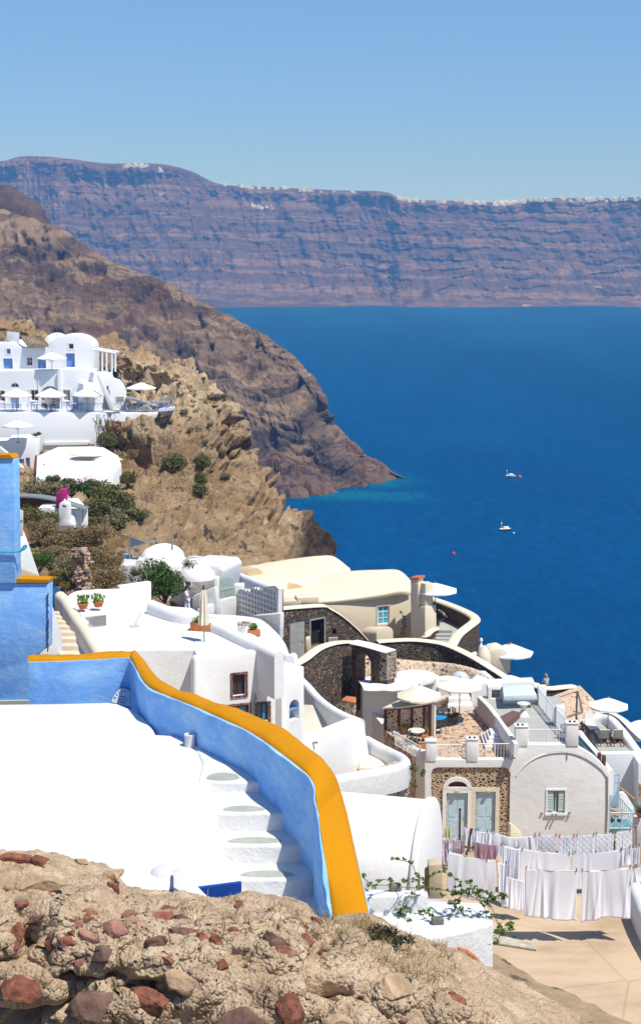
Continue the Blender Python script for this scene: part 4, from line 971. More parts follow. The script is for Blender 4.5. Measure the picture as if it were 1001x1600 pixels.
sign()
def blue_house():
    r = empty('blue_house', P(30, 1090, 20), 'blue limewashed stepped house wall with orange edges at the left', 'house')
    f = Face(P(-100, 1000, 20.3), P(80, 1000, 20.0)); cut = []
    o = facade('wall', f, [(-140, 912), (75, 911), (74, 1012), (57, 1024), (50, 1034), (46, 1092), (30, 1097), (-140, 1098)], .22, BLUEW, r, (), .02)
    f2 = Face(P(-100, 800, 20.25), P(80, 800, 19.95))
    facade('upper_wall', f2, [(-140, 720), (22, 716), (25, 912), (-140, 914)], .22, BLUEW, r, (), .02)
    mb = MB(); f.slab(mb, [f.hit(25, 910), f.hit(76, 910), f.hit(76, 905.5), f.hit(25, 904)], .02, -.21); t = mb.build('coping', ORANGE, r); t['label'] = 'thin orange painted edge on the lower step of the blue wall'
    mb = MB(); f2.slab(mb, [f2.hit(-140, 719), f2.hit(22, 716), f2.hit(17, 710.5), f2.hit(-140, 710)], .02, -.21); mb.build('coping', ORANGE, r)
    # broken plaster edge down the right side
    mb = MB(); rng = random.Random(2)
    for k in range(26):
        y = 925+k*3.6; a, z = f.hit(75.2+rng.uniform(-.4, .4), y); mb.tube(f.W(a, z, .01), f.W(a+rng.uniform(-.01, .01), z-.035, .0), rng.uniform(.006, .014), 5)
    mb.build('chipped_edge', plain('chipped_brown', (.16, .09, .06), .9, .4), r)
    mb = MB(); f.slab(mb, [f.hit(-140, 1097), f.hit(47, 1093), f.hit(46, 1101), f.hit(-140, 1103)], .05, -.3); mb.build('footing', plain('grey_green_render', (.42, .46, .42), .9, .1), r)
    # hose
    hz = MB(); pts = [f2.px(x, y, .03) for x, y in ((-20, 861), (10, 861), (30, 861), (40, 857), (43, 852), (39, 853), (33, 862))]
    hz.path(spline(pts, 30), .014, 6); h = hz.build('hose', plain('turquoise_hose', (.05, .50, .62), .4, .1), None)
    tag(h, 'turquoise garden hose stretched across the tall blue wall', 'hose')
blue_house()
# ================================================================ white terrace house in the middle left
def pot_plant(pos, r0, label, kind='cactus', group='potted plants'):
    r = empty('potted_plant', pos, label, 'potted plant', group); rng = random.Random(int(pos.x*100) % 97)
    mb = MB(); mb.lathe(pos, [(r0*.62, 0), (r0*.9, r0*.8), (r0, r0*.82), (r0, r0*.98), (r0*.88, r0*.98), (r0*.85, r0*.85)], 18); mb.build('pot', TILE, r)
    lb = MB()
    if kind == 'cactus':
        for k in range(26):
            a = rng.uniform(0, 6.28); q = rng.uniform(0, r0*1.2); c = pos+Vector((q*math.cos(a), q*math.sin(a), r0*rng.uniform(1.1, 2.3))); s = r0*rng.uniform(.18, .34)
            M = Matrix.Rotation(rng.uniform(0, 3), 3, 'Z') @ Matrix.Rotation(rng.uniform(-.7, .7), 3, 'Y'); n = 10
            vs = [c+M @ Vector((s*.8*math.cos(2*math.pi*i/n), d, s*1.35*math.sin(2*math.pi*i/n))) for d in (-s*.16, s*.16) for i in range(n)]
            lb.add(vs, [tuple(range(n-1, -1, -1)), tuple(range(n, 2*n))]+[(i, (i+1) % n, (i+1) % n+n, i+n) for i in range(n)])
        lb.build('foliage', BRIGHT, r)
    else:
        leaf_cloud(lb, pos+Vector((0, 0, r0*1.2)), (r0*1.2, r0*1.2, r0*1.3), 500, r0*.14, rng, 7); lb.build('foliage', GREEN, r, False)
    return r
def white_house():
    z = -16.2
    r = empty('white_house', PZ(310, 1015, z)-Vector((0, 0, 5)), 'white cubic house with a broad flat roof terrace and brown framed windows', 'house')
    # roof slab and body
    zprism('roof_terrace', [(150, 1040), (180, 1014), (303, 1014), (308, 1025.5), (439, 1013), (412, 1004), (322, 962), (300, 949), (232, 944), (150, 946), (100, 955), (90, 1000), (110, 1040)], z, -31, SMOOTHW, r, .10, seg=3)
    A = PZ(304, 1030, z); B = PZ(441, 1016.5, z); f = Face(A, B); cut = []
    wins = [((361, 1050, 386, 1090), 'w'), ((352, 1098, 392, 1134), 'w'), ((399, 1096, 422, 1130), 'w')]
    rr = []
    for bx, k in wins:
        rr.append(opening(f, r, (bx[0]+2.5, bx[1]+2.5, bx[2]-2.5, bx[3]-2.5), 'window', False, .22, .09, RED, GLASSB if bx[1] > 1090 else GLASS, (1, 0), cut, False, stonework('brown_brick', [(.16, .06, .045), (.24, .10, .07), (.12, .05, .04)], (.30, .2, .16), 7, .05, .02)))
    facade('wall', f, [(302.5, 1032), (306, 1027), (440, 1014), (441, 1019), (441, 1420), (304, 1420)], .45, WHITE, r, cut, .07)
    # left end wall strip and return
    g = Face(PZ(302, 1014, z)+Vector((0, .0, 0)), A); facade('side_wall', g, [(300, 1010), (303, 1028), (303, 1420), (300, 1400)], .3, WHITE, r, (), .03)
    # lamp by the windows
    mb = MB(); p = f.px(396, 1088, .12); mb.lathe(p, [(.08, -.16), (.11, -.05), (.09, .08), (.02, .12)], 12); l = mb.build('wall_lamp', METAL, r)
    mb = MB(); p = f.px(397, 1096, .05); mb.box(p-Vector((0, 0, .4)), (.05, .05, .8)); mb.build('pipe', METAL, r)
    # annex on the right
    z2 = -17.1; q = [PZ(441, 1052, z2), PZ(475, 1043, z2)]
    f2 = Face(q[0], q[1]); cut = []
    opening(f2, r, (452, 1091, 467, 1127), 'door', True, .5, .0, plain('niche_blue', (.42, .56, .70), .8, .1), None, (0, 0), cut, leafs=1, label='arched niche with a blue shelf')
    ann = facade('annex', f2, [(440, 1054), (475.5, 1041), (475.5, 1400), (440, 1400)], 2.6, WHITE, r, cut, .07)
    mb = MB(); a0, zb = f2.hit(452, 1112); a1, _ = f2.hit(467, 1112); f2.slab(mb, [(a0, zb), (a1, zb), (a1, zb+.06), (a0, zb+.06)], -.02, -.4); mb.build('shelf', SKYBLUE, r)
    # ---- terrace parapets
    h = empty('terrace_parapet', PZ(150, 950, z), 'tall white plaster parapet around the back of the roof terrace, left of the round bush', 'parapet')
    P1 = [PZ(94, 924, z+1.0), PZ(103, 934, z+.9), PZ(118, 958, z+.85), PZ(137, 985, z+.8), PZ(152, 1010, z+.75), PZ(165, 1030, z+.75)]
    wallpath('wall', P1, .55, 3.5, CREAMW, h, 30); 
    P2 = [PZ(104, 936, z+.9), PZ(120, 924, z+1.1), PZ(150, 921, z+1.2), PZ(188, 920, z+1.2)]
    wallpath('wall', P2, .4, 3.5, WHITE, h, 20)
    f3 = Face(PZ(188, 950, z), PZ(237, 944, z)); facade('wall', f3, [(187, 916), (237, 909), (237, 950), (187, 958)], .35, WHITE, h, (), .05)
    f4 = Face(PZ(120, 985, z), PZ(170, 979, z)); facade('plinth', f4, [(126, 958), (170, 955), (170, 984), (140, 990)], .9, WHITE, h, (), .04)
    mb = MB(); a0, z0 = f4.hit(134, 981); a1, z1 = f4.hit(166, 960)
    n = 9
    for i in range(n+1):
        a = a0+(a1-a0)*i/n
        mb.tube(f4.W(a, z0, .02), f4.W(min(a1, a+.45), z0+(z1-z0)*min(1, (a1-a)/.45), .02), .018, 4); mb.tube(f4.W(a, z1, .02), f4.W(min(a1, a+.45), z1-(z1-z0)*min(1, (a1-a)/.45), .02), .018, 4)
    mb.build('vent_grille', METAL, h)
    P3 = [PZ(237, 938, z+.6), PZ(262, 948, z+.55), PZ(285, 956, z+.5), PZ(306, 958, z+.5)]
    wallpath('wall', P3, .55, 2.5, WHITE, h, 16)
    # ---- right hand double walls
    k = empty('curved_parapet', PZ(400, 990, z), 'pair of long white rounded parapets sweeping down the right of the roof terrace', 'parapet')
    wallpath('wall', [PZ(318, 965, z+.45), PZ(345, 975, z+.42), PZ(375, 990, z+.40), PZ(410, 1006, z+.38), PZ(436, 1018, z+.3)], .5, 2, WHITE, k, 24)
    wallpath('wall', [P(297, 958, 78), P(330, 960, 77.5), P(370, 962, 77), P(402, 967, 76), P(422, 982, 73), P(438, 1002, 69), P(447, 1024, 65), P(460, 1020, 64.8)], .5, 1.5, WHITE, k, 30)
    mb = MB(); mb.prism([P(320, 966, 76), P(402, 968, 75), P(440, 1006, 68), P(445, 1030, 65), P(420, 1022, 66), P(350, 985, 71)], 82); ff = mb.build('floor', WHITE, k)
    wallpath('wall', [P(385, 988, 70), P(410, 1000, 68), P(436, 1012, 66), P(452, 1024, 64)], .45, 1.2, WHITE, k, 14)
    # chimney stub
    c = P(383, 993, 71.5); v = empty('chimney', c-Vector((0, 0, .2)), 'short round white chimney with a stone cap behind the terrace parapet', 'chimney')
    mb = MB(); mb.lathe(c-Vector((0, 0, .5)), [(.40, 0), (.36, 1.0), (.38, 1.05)], 16); mb.build('stack', WHITE, v)
    mb = MB(); rng = random.Random(5)
    for q in range(7): mb.box(c+Vector((.28*math.cos(q*.9), .28*math.sin(q*.9), .6)), (.22, .16, .10), q)
    mb.build('cap', RUBB, v)
white_house()
# objects on the roof terrace
pot_plant(PZ(130, 951, -15.3), .26, 'green cactus in a terracotta pot, left of the two on the white plinth')
pot_plant(PZ(154, 948, -15.3), .26, 'green cactus in a terracotta pot, right of the two on the white plinth')
def folded_parasol(p):
    r = empty('folded_parasol', p, 'closed cream parasol standing upright on the white roof terrace', 'parasol')
    mb = MB(); mb.tube(p, p+Vector((0, 0, 2.35)), .03, 8); mb.build('pole', METAL, r)
    vs = []; m = 16; prof = [(.05, 2.32), (.09, 2.2), (.13, 2.0), (.15, 1.7), (.16, 1.35), (.20, 1.0), (.21, .78), (.12, .76)]
    for j, (rr, zz) in enumerate(prof):
        for k in range(m):
            t = 2*math.pi*k/m; q = rr*(1+.22*(1 if k % 2 else -1))*(1 if j > 0 else 1); vs.append(p+Vector((q*math.cos(t), q*math.sin(t), zz+.02*math.sin(k*2.2))))
    fs = [(j*m+k, (j+1)*m+k, (j+1)*m+(k+1) % m, j*m+(k+1) % m) for j in range(len(prof)-1) for k in range(m)]+[tuple(range(m))]
    mesh_obj('canopy', vs, fs, CLOTHC, r, True, 40)
    mb = MB(); mb.tube(p+Vector((0, 0, 2.3)), p+Vector((0, 0, 2.5)), .06, 8, .04); mb.build('finial', BROWN, r)
folded_parasol(PZ(319, 1003, -16.2))
def planter(pos, size, label, rz=0, group='terracotta planters'):
    r = empty('planter', pos, label, 'planter', group); mb = MB(); mb.box(pos+Vector((0, 0, size[2]/2)), size, rz); fix(mb.build('trough', TILE, r), .02, 2)
    lb = MB(); leaf_cloud(lb, pos+Vector((0, 0, size[2]+.05)), (size[0]*.5, size[1]*.6, .30), 420, .05, random.Random(3), 6); lb.build('foliage', BRIGHT, r, False)
planter(PZ(315, 985, -16.2), (.95, .4, .38), 'orange terracotta trough of green plants at the foot of the closed parasol', R(-12))
planter(P(397, 987, 70)-Vector((0, 0, .2)), (.6, .3, .3), 'small terracotta trough tucked behind the curved white parapet', R(10))
def dustpan():
    p = PZ(211, 979, -16.2); r = empty('dustpan', p, 'pale long-handled dustpan lying on the white roof', 'dustpan')
    mb = MB(); mb.box(p+Vector((0, 0, .03)), (.45, .32, .06)); fix(mb.build('pan', plain('pale_grey_green', (.52, .53, .42), .7, .1), r), .02, 2)
    mb = MB(); mb.tube(p+Vector((0, .1, .05)), p+Vector((.22, .35, .55)), .014, 6); mb.build('handle', METAL, r)
dustpan()
# ================================================================ small stairs, gate and bits behind the blue house
def back_steps():
    r = empty('garden_steps', P(110, 1010, 55), 'cream stone steps climbing between white walls to the blue gate', 'steps')
    L = [(99, 124, 1022, 48), (98, 123, 1009, 50), (97, 119, 998, 52.5), (95, 118, 988, 55), (92, 110, 979, 57.5), (90, 104, 971, 60), (88, 98, 964, 62.5), (86, 94, 957, 65), (84, 92, 952, 67)]
    for k in range(8):
        (x0, x1, y, Y), (n0, n1, ny, _) = L[k], L[k+1]; z = slope(y)*Y; h = (y-ny)*.45
        mb = MB(); mb.prism([PZ(x0-6, y, z), PZ(x1, y, z), PZ(n1+1, y-h, z), PZ(n0-6, y-h, z)], HC+z-1.4); fix(mb.build('step', plaster('cream_step', (.74, .60, .44), amount=.4), r), .03, 2)
    w1 = empty('stair_side_wall', P(85, 1000, 50), 'steep white wall between the blue house and the cream steps', 'wall')
    f = Face(P(75, 1000, 47), P(102, 1000, 49)); facade('wall', f, [(70, 926), (77, 926), (87, 958), (97, 990), (101, 1030), (70, 1030)], .5, WHITE, w1, (), .05)
    g = empty('garden_gate', P(84, 955, 68), 'small deep blue wooden garden gate at the top of the cream steps', 'gate')
    f = Face(P(75, 950, 67), P(94, 950, 68))
    for i, x in enumerate((77, 81, 85, 89)):
        mb = MB(); a, z0 = f.hit(x, 957); _, z1 = f.hit(x, 918-(2 if i % 2 else 0)); f.slab(mb, [(a-.045, z0), (a+.045, z0), (a+.045, z1), (a-.045, z1)], .03, 0); mb.build('slat', GATEBLUE, g)
    for y in (930, 948):
        mb = MB(); a, z0 = f.hit(75, y); b, _ = f.hit(93, y); f.slab(mb, [(a, z0-.08), (b, z0-.08), (b, z0+.08), (a, z0+.08)], .06, .031); mb.build('rail', GATEBLUE, g)
    mb = MB(); a, z0 = f.hit(92, 958); _, z1 = f.hit(92, 925); f.slab(mb, [(a-.08, z0), (a+.08, z0), (a+.08, z1), (a-.08, z1)], .07, 0); mb.build('post', GATEBLUE, g)
    # pale wall climbing behind the blue tower, meter box
    w2 = empty('climbing_wall', P(45, 880, 30), 'white wall edge with a dusty ledge rising behind the tall blue wall', 'wall')
    f = Face(P(20, 880, 26), P(66, 880, 27)); facade('wall', f, [(18, 838), (38, 826), (46, 846), (54, 872), (64, 900), (64, 912), (18, 912)], .5, WHITE, w2, (), .05)
    f = Face(P(20, 880, 24), P(76, 880, 24.4)); facade('ledge', f, [(20, 885), (34, 888), (62, 899), (72, 905), (76, 914), (20, 914)], .5, plaster('dusty_ledge', (.52, .38, .26), amount=.7), w2, (), .03)
    m = empty('meter_box', P(32, 838, 25), 'pale beige electricity meter box on the white wall behind the blue tower', 'meter box')
    f = Face(P(20, 820, 24.9), P(40, 820, 25)); facade('cabinet', f, [(25, 799), (37.5, 798), (37, 838), (26, 839)], .25, plain('box_beige', (.55, .55, .46), .6, .05), m, (), .02)
    mb = MB(); a, z0 = f.hit(30, 815); b, z1 = f.hit(36, 814); f.slab(mb, [(a, z0), (b, z0), (b, z1+.02), (a, z1+.02)], .012, -.01); mb.build('label_plate', METAL, m)
back_steps()
def stone_pile():
    # low rubble retaining wall seen between the dry shrubs
    w_ = empty('retaining_wall', P(125, 900, 96), 'broken reddish drystone wall between the dry shrubs below the white chimney house', 'drystone wall')
    mb = MB(); rng = random.Random(6)
    for k in range(190):
        y = rng.uniform(858, 925); x = 124+(y-858)*.08+rng.gauss(0, 7); p = P(x, y, 79+rng.uniform(-.5, .5)); M = Matrix.Rotation(rng.uniform(0, 3), 3, 'Z'); mb.box(p, (rng.uniform(.1, .34), rng.uniform(.1, .3), rng.uniform(.08, .24)), rng.uniform(-1.5, 1.5))
    fix(mb.build('stones', plain('mauve_stones', (.42, .29, .22), .9, .5, 2, .02), w_), .03, 1)
stone_pile()
def chimney_house():
    r = empty('chimney_house', P(110, 820, 100), 'white flat-roofed block with a small pierced chimney and grey curved canopy', 'house')
    f = Face(P(60, 820, 100), P(139, 820, 101))
    facade('wall', f, [(107, 796), (138, 795), (138, 830), (107, 830)], 5, WHITE, r, (), .08)
    f2 = Face(P(60, 820, 99), P(139, 820, 99)); facade('wall', f2, [(60, 793), (90, 792), (92, 800), (112, 812), (116, 830), (60, 830)], 2.5, WHITE, r, (), .08)
    cut = []; c = MB(); f3 = Face(P(60, 800, 98.4), P(130, 800, 98.4)); f3.slab(c, [f3.hit(98, 793), f3.hit(104, 793), f3.hit(104, 789), f3.hit(98, 789)], .5, -2); cut.append(c)
    ch = facade('chimney', f3, [(91, 822), (92, 794), (93, 787), (99, 784), (108, 787), (109, 794), (109, 815), (117, 822)], .8, WHITE, r, cut, .05)
    mb = MB(); mb.tube(f3.px(100, 786, -.4), f3.px(100, 781, -.4), .14, 8, .05); mb.build('knob', WHITE, ch)
    mb = MB(); pts = [P(20, 775, 100), P(50, 776, 100), P(75, 779, 100), P(92, 783, 100), P(108, 788, 100), P(134, 796, 100)]
    top = spline(pts, 20); vs = []
    for p in top: vs += [p, p+Vector((.1, .9, .05)), p+Vector((.1, .9, -.03)), p-Vector((0, 0, .10))]
    fs = [(4*i+k, 4*i+(k+1) % 4, 4*(i+1)+(k+1) % 4, 4*(i+1)+k) for i in range(19) for k in range(4)]+[(0, 1, 2, 3), (79, 78, 77, 76)]
    mesh_obj('canopy', vs, fs, plain('grey_canopy', (.20, .22, .25), .6, .1), r); 
    mb = MB()
    for p in top[::3]: mb.tube(p+Vector((0, .2, -.1)), p+Vector((0, .2, -1.0)), .03, 5)
    mb.build('canopy_posts', BROWN, r)
    mb = MB(); f4 = Face(P(20, 790, 101), P(134, 795, 101)); f4.slab(mb, [f4.hit(24, 794), f4.hit(92, 794), f4.hit(92, 782), f4.hit(60, 779), f4.hit(24, 777)], 0, -.3); mb.build('dark_wall', BROWN, r)
    for k, (bx, m_) in enumerate([((88, 771, 98, 794), plain('plum_paint', (.24, .015, .13), .6, .1)), ((95, 765, 104, 786), plain('magenta_paint', (.55, .012, .26), .6, .08))]):
        o = MB(); f5 = Face(P(60, 780, 98.9+k*.6), P(130, 780, 98.9+k*.6)); q = empty('magenta_chimney', f5.px(bx[0], bx[3]), ['dark plum painted square chimney, shorter and in front', 'bright magenta painted square chimney, taller and behind'][k], 'chimney')
        facade('stack', f5, [(bx[0], bx[3]), (bx[2], bx[3]), (bx[2], bx[1]), (bx[0], bx[1])], .45, m_, q, (), .02)
        facade('rim', f5, [(bx[0]-.4, bx[1]+1.2), (bx[2]+.4, bx[1]+1.2), (bx[2]+.4, bx[1]-.2), (bx[0]-.4, bx[1]-.2)], .5, m_, q, (), .02)
chimney_house()
# ================================================================ white houses behind the roof terrace
def back_cluster():
    r = empty('domed_house', P(265, 900, 100), 'white house with a low round dome behind the dark green bush', 'house')
    mb = MB(); dome(mb, P(256, 872, 99), 1.45, 1.5, 1.0); mb.build('dome', WHITE, r)
    zprism('wall', [(228, 868), (292, 870), (300, 884), (232, 884)], -19.8, -25, WHITE, r, .1)
    mb = MB(); dome(mb, P(308, 903, 92), 1.2, 1.2, .9); dome(mb, P(236, 886, 94), .8, .8, 1.3); mb.build('dome', WHITE, r)
    f = Face(P(285, 900, 94), P(345, 900, 93)); cut = []
    opening(f, r, (289, 890, 298, 915), 'door', True, .35, .06, SKYBLUE, None, (0, 0), cut)
    facade('wall', f, [(283, 884), (296, 880), (342, 884), (348, 892), (346, 905), (338, 960), (283, 960)], 3.2, WHITE2, r, cut, .18)
    v = vault('vault', P(288, 893, 97), P(340, 888, 96), 1.9, .8, -26, WHITE, r)
    f = Face(P(300, 930, 86), P(340, 930, 85.5)); facade('low_wall', f, [(300, 932), (336, 917), (340, 945), (340, 962), (300, 962)], .5, WHITE2, r, (), .08)
    # shade sail terrace at the left
    t = empty('small_terrace', P(205, 900, 96), 'small white terrace under the grey shade sail left of the bush', 'terrace')
    f = Face(P(180, 900, 93), P(232, 900, 93)); facade('wall', f, [(185, 884), (212, 882), (214, 875), (224, 874), (230, 884), (232, 912), (185, 912)], 2.5, WHITE2, t, (), .1)
    mb = MB(); mb.tube(P(199, 881, 95.5), P(199, 866, 95.5), .35, 10); mb.build('water_tank', plain('tank_blue', (.22, .36, .45), .5, .1), t)
    s = empty('shade_sail', P(205, 880, 95), 'blue-grey triangular shade sail between two poles beside the white dome', 'shade sail')
    mb = MB(); a, b, c, d = P(203, 839, 95), P(203, 855, 95), P(228, 848, 94), P(259, 842, 97)
    for tri in ((a, b, c), (b, c, d)) if False else ((a, b, c), (b+Vector((0, 0, 0)), c+Vector((0, .0, .05)), d)):
        n = len(mb.v); mb.add([*tri]+[v-Vector((0, -.03, .03)) for v in tri], [(0, 1, 2), (5, 4, 3), (0, 3, 4, 1), (1, 4, 5, 2), (2, 5, 3, 0)])
    mb.build('sail', SAILC, s, False)
    for q in ((203, 838, 882, 95), (269, 838, 852, 97)): mb = MB(); mb.tube(P(q[0], q[2]+8, q[3]), P(q[0], q[1], q[3]), .07, 6); mb.build('pole', METAL, s)
    # long sloping wall, its blue-grey shade mixed into the plaster colour; green gate
    g = empty('sloping_garden_wall', P(360, 910, 95), 'long white rounded wall sloping down from the dome to the pierced screen wall', 'wall')
    pts = [P(296, 869, 108), P(312, 869, 107), P(340, 880, 104), P(370, 893, 100), P(400, 906, 96), P(426, 916, 92)]
    n = 26; top = spline(pts, n)
    wallpath('wall', pts, .5, 2.3, plaster('shaded_white_plaster', (.70, .74, .80), amount=.2), g, n)
    sc = empty('pierced_screen_wall', P(402, 945, 88), 'white screen wall pierced by rows of round openings, above the dark stone building', 'screen wall')
    f = Face(P(370, 940, 90), P(434, 940, 86)); cut = []
    a0, zb = f.hit(373, 960); a1, zt = f.hit(431, 924); nx, nz = 12, 7; mbc = MB(); rr = (a1-a0)/nx*.36
    for i in range(nx):
        for j in range(nz):
            ca, cz = a0+(a1-a0)*(i+.5)/nx, zb+(zt-zb)*(j+.5)/nz+(i/nx)*.0
            if j == 0 and i > 9: continue
            f.slab(mbc, [(ca+rr*math.cos(k*math.pi/4+.39), cz+rr*math.sin(k*math.pi/4+.39)) for k in range(8)], .5, -.8)
    facade('wall', f, [(369, 966), (369, 930), (373, 921), (400, 918), (430, 915), (435, 920), (434, 958), (428, 964)], .3, WHITE, sc, [mbc], .0)
    mb = MB(); f.slab(mb, [f.hit(370, 965), f.hit(370, 928), f.hit(432, 922), f.hit(432, 962)], -.45, -.5); mb.build('shadow_backing', plain('grey_shadow_wall', (.30, .28, .27), .9, .2), sc)  # grey sheet added behind the holes to stand for their shadow
    f = Face(P(320, 960, 84), P(372, 950, 90)); gw = empty('rough_white_wall', f.px(345, 960), 'rough whitewashed wall rising left of the pierced screen', 'wall')
    facade('wall', f, [(318, 964), (318, 952), (345, 938), (370, 932), (371, 966)], .4, WHITE2, gw, (), .06)
    f = Face(P(430, 960, 87), P(437, 960, 86)); facade('wall', Face(P(400, 980, 85), P(438, 980, 84)), [(396, 962), (438, 958), (437, 1000), (400, 972)], .4, WHITE2, gw, (), .06)
    gt = empty('garden_gate', P(353, 945, 92), 'pale grey-green slatted garden gate behind the closed parasol', 'gate')
    f = Face(P(343, 930, 92), P(368, 930, 93))
    for i in range(7):
        x = 345+i*3.1; mb = MB(); a, z0 = f.hit(x, 940); _, z1 = f.hit(x, 905-3*math.sin(i/6*3)); f.slab(mb, [(a-.05, z0), (a+.05, z0), (a+.05, z1), (a-.05, z1)], .03, 0); mb.build('slat', plain('sage_green', (.36, .48, .43), .6, .1), gt)
    mb = MB(); a, z0 = f.hit(343, 922); b, _ = f.hit(366, 922); f.slab(mb, [(a, z0-.06), (b, z0-.06), (b, z0+.06), (a, z0+.06)], .06, .031); mb.build('rail', MATS['sage_green'], gt)
    for i, (x0, x1, y0) in enumerate(((334, 342, 903), (366, 381, 914))):
        mb = MB(); q = empty('gate_post', P(x0, 930, 91), ['tall narrow white gate post left of the sage gate', 'squat white gate post right of the sage gate'][i], 'gate post'); f = Face(P(330, 930, 91), P(381, 930, 91)); facade('post', f, [(x0, 950), (x0, y0), (x1, y0), (x1, 950)], .7, WHITE, q, (), .05); 
    return r
back_cluster()
# dark stone building, villa, and walls ================================================================
def stone_store():
    r = empty('stone_outbuilding', P(505, 1000, 104), 'dark lava-stone outbuilding with a cream coping and grey shutters', 'outbuilding')
    f = Face(P(436, 1000, 101), P(575, 1000, 106)); cut = []
    opening(f, r, (453, 968, 477, 1036), 'door', False, .12, 0, GREYD, None, (0, 0), cut, leafs=2)
    opening(f, r, (485, 966, 506, 1010), 'door', False, .5, .10, DARK, None, (0, 0), cut, casm=GREYD)
    opening(f, r, (519, 982, 525, 992), 'window', False, .3, 0, DARK, DARK, (0, 0), cut)
    facade('wall', f, [(436, 951), (470, 949), (508, 948), (535, 963), (560, 985), (573, 999), (576, 1015), (580, 1045), (436, 1050)], .6, LAVA, r, cut, 0)
    top = [f.px(x, y, -.3) for x, y in ((434, 950), (470, 947), (506, 945), (515, 949), (535, 961), (558, 981), (574, 998))]
    wallpath('coping', top, .8, .16, CREAMW, r, 30, rnd=.12)
    mb = MB(); p = f.px(481, 1015, 1.2); 
    v = facade('buttress', Face(P(430, 1000, 99), P(520, 1000, 99)), [(477, 1022), (477, 999), (484, 997), (486, 1022)], .8, BEIGE, r, (), .08)
    # white chair-ish bars right of the door
    bars = empty('drying_rack', f.px(520, 1000, 1), 'white metal clothes airer standing outside the dark stone door', 'clothes airer'); mb = MB(); fb = Face(P(500, 1000, 101), P(530, 1000, 101))
    for x in (514, 517, 520, 523, 526): mb.tube(fb.px(x, 1005), fb.px(x+.6, 996), .03, 5)
    mb.tube(fb.px(513, 997), fb.px(527, 996), .03, 5); mb.build('rack', WHITE, bars)
stone_store()
def beige_villa():
    r = empty('beige_villa', P(560, 1000, 112), 'smooth beige villa with low vaulted roofs and a blue window facing the sea', 'villa')
    f = Face(P(428, 1000, 109), P(642, 1000, 113)); cut = []
    opening(f, r, (589.5, 946, 607.5, 976), 'window', False, .18, .10, plain('window_white', (.78, .8, .82), .5, .05), plain('turquoise_pane', (.10, .45, .62), .2, .2), (1, 2), cut, True, BEIGE)
    opening(f, r, (471, 941, 476, 944), 'window', False, .3, 0, DARK, DARK, (0, 0), cut)
    facade('wall', f, [(428, 945), (430, 938), (500, 937.5), (540, 934.5), (575, 930), (610, 925), (641, 920), (644, 1020), (575, 1020), (428, 1010)], .6, BEIGE, r, cut, .03)
    fb = Face(P(430, 940, 108), P(500, 940, 108.6)); facade('ledge', fb, [(464, 943), (464, 934), (498, 932), (498, 937), (498, 943)], 1.2, BEIGER, r, (), .05); 
    fl = Face(P(430, 940, 108.3), P(500, 940, 108.3)); facade('ledge', fl, [(436, 947), (436, 940), (470, 938), (470, 946)], 1.2, BEIGE, r, (), .05)
    def roof(eave, ridge, back, name, mat=BEIGER):
        E = [f.px(*e, .12) if False else P(*e) for e in eave]; Rg = [P(*e) for e in ridge]; Bk = [P(*e) for e in back]
        M1 = [a.lerp(b, .18)+Vector((0, 0, .35)) for a, b in zip(E, Rg)]; M2 = [a.lerp(b, .55)+Vector((0, 0, .32)) for a, b in zip(E, Rg)]
        low = [e-Vector((0, 0, .35)) for e in E]
        g = loft_grid([low, E, M1, M2, Rg, Bk], 80, 50)
        o = grid_obj(name, g, mat, r); o.data.set_sharp_from_angle(angle=R(60)); return o
    roof([(432, 938, 109), (500, 938, 110.3), (545, 934, 111), (590, 928, 111.6), (625, 922, 112.2), (641.5, 924, 112.8)],
         [(452, 909, 117), (500, 900, 117), (545, 893, 117), (590, 891, 117), (622, 892, 117), (640.5, 908, 116)],
         [(470, 930, 124), (510, 925, 124), (550, 920, 124), (590, 920, 124), (620, 920, 124), (634, 930, 122)], 'roof')
    roof([(372, 925, 108), (420, 920, 109), (455, 918, 112), (490, 912, 114), (520, 905, 116), (548, 900, 118)],
         [(376, 884, 121), (420, 879, 121.5), (460, 873, 122), (500, 869, 122), (522, 871, 122), (545, 890, 121)],
         [(380, 905, 130), (420, 905, 130), (460, 900, 130), (500, 900, 130), (520, 905, 130), (540, 915, 128)], 'roof')
    # eyebrow vents
    for x, y, w_, h_, Y in ((459, 921, 16, 9, 111.2), (398, 899, 14, 12, 112.5)):
        fe = Face(P(x-w_, y, Y), P(x+w_, y, Y+1.2)); a0, z0 = fe.hit(x-w_, y+5); a1, _ = fe.hit(x+w_, y+5); mb = MB(); n = 12
        zt = z0+h_/F*Y
        poly = [(a0+(a1-a0)*k/n, z0+(zt-z0+.1)*math.sin(math.pi*k/n)**.7) for k in range(n+1)]
        mb2 = MB(); fe.slab(mb2, poly, 0, -1.2); v = mb2.build('roof_vent', BEIGED, r)
    for (pl, m_, Y) in (([(322, 888), (330, 872), (350, 865), (362, 868), (366, 880), (366, 892)], BEIGE, 125), ([(362, 890), (364, 872), (372, 868), (378, 880), (386, 892)], BEIGER, 124)):
        facade('roof_block', Face(P(320, 880, Y), P(390, 880, Y)), pl, 2.5, m_, r, (), .08)
    # chimney column on the right
    fc = Face(P(641, 950, 110.5), P(664, 950, 109)); facade('column', fc, [(641, 1012), (641.5, 911), (653, 911), (653, 948), (663.5, 948), (664, 1012)], 1.1, BEIGER, r, (), .05)
    c = facade('chimney', Face(P(641, 900, 110.6), P(655, 900, 110.2)), [(641.5, 913), (641.5, 905), (653.5, 904), (653.5, 913)], .8, BEIGER, r, (), .02)
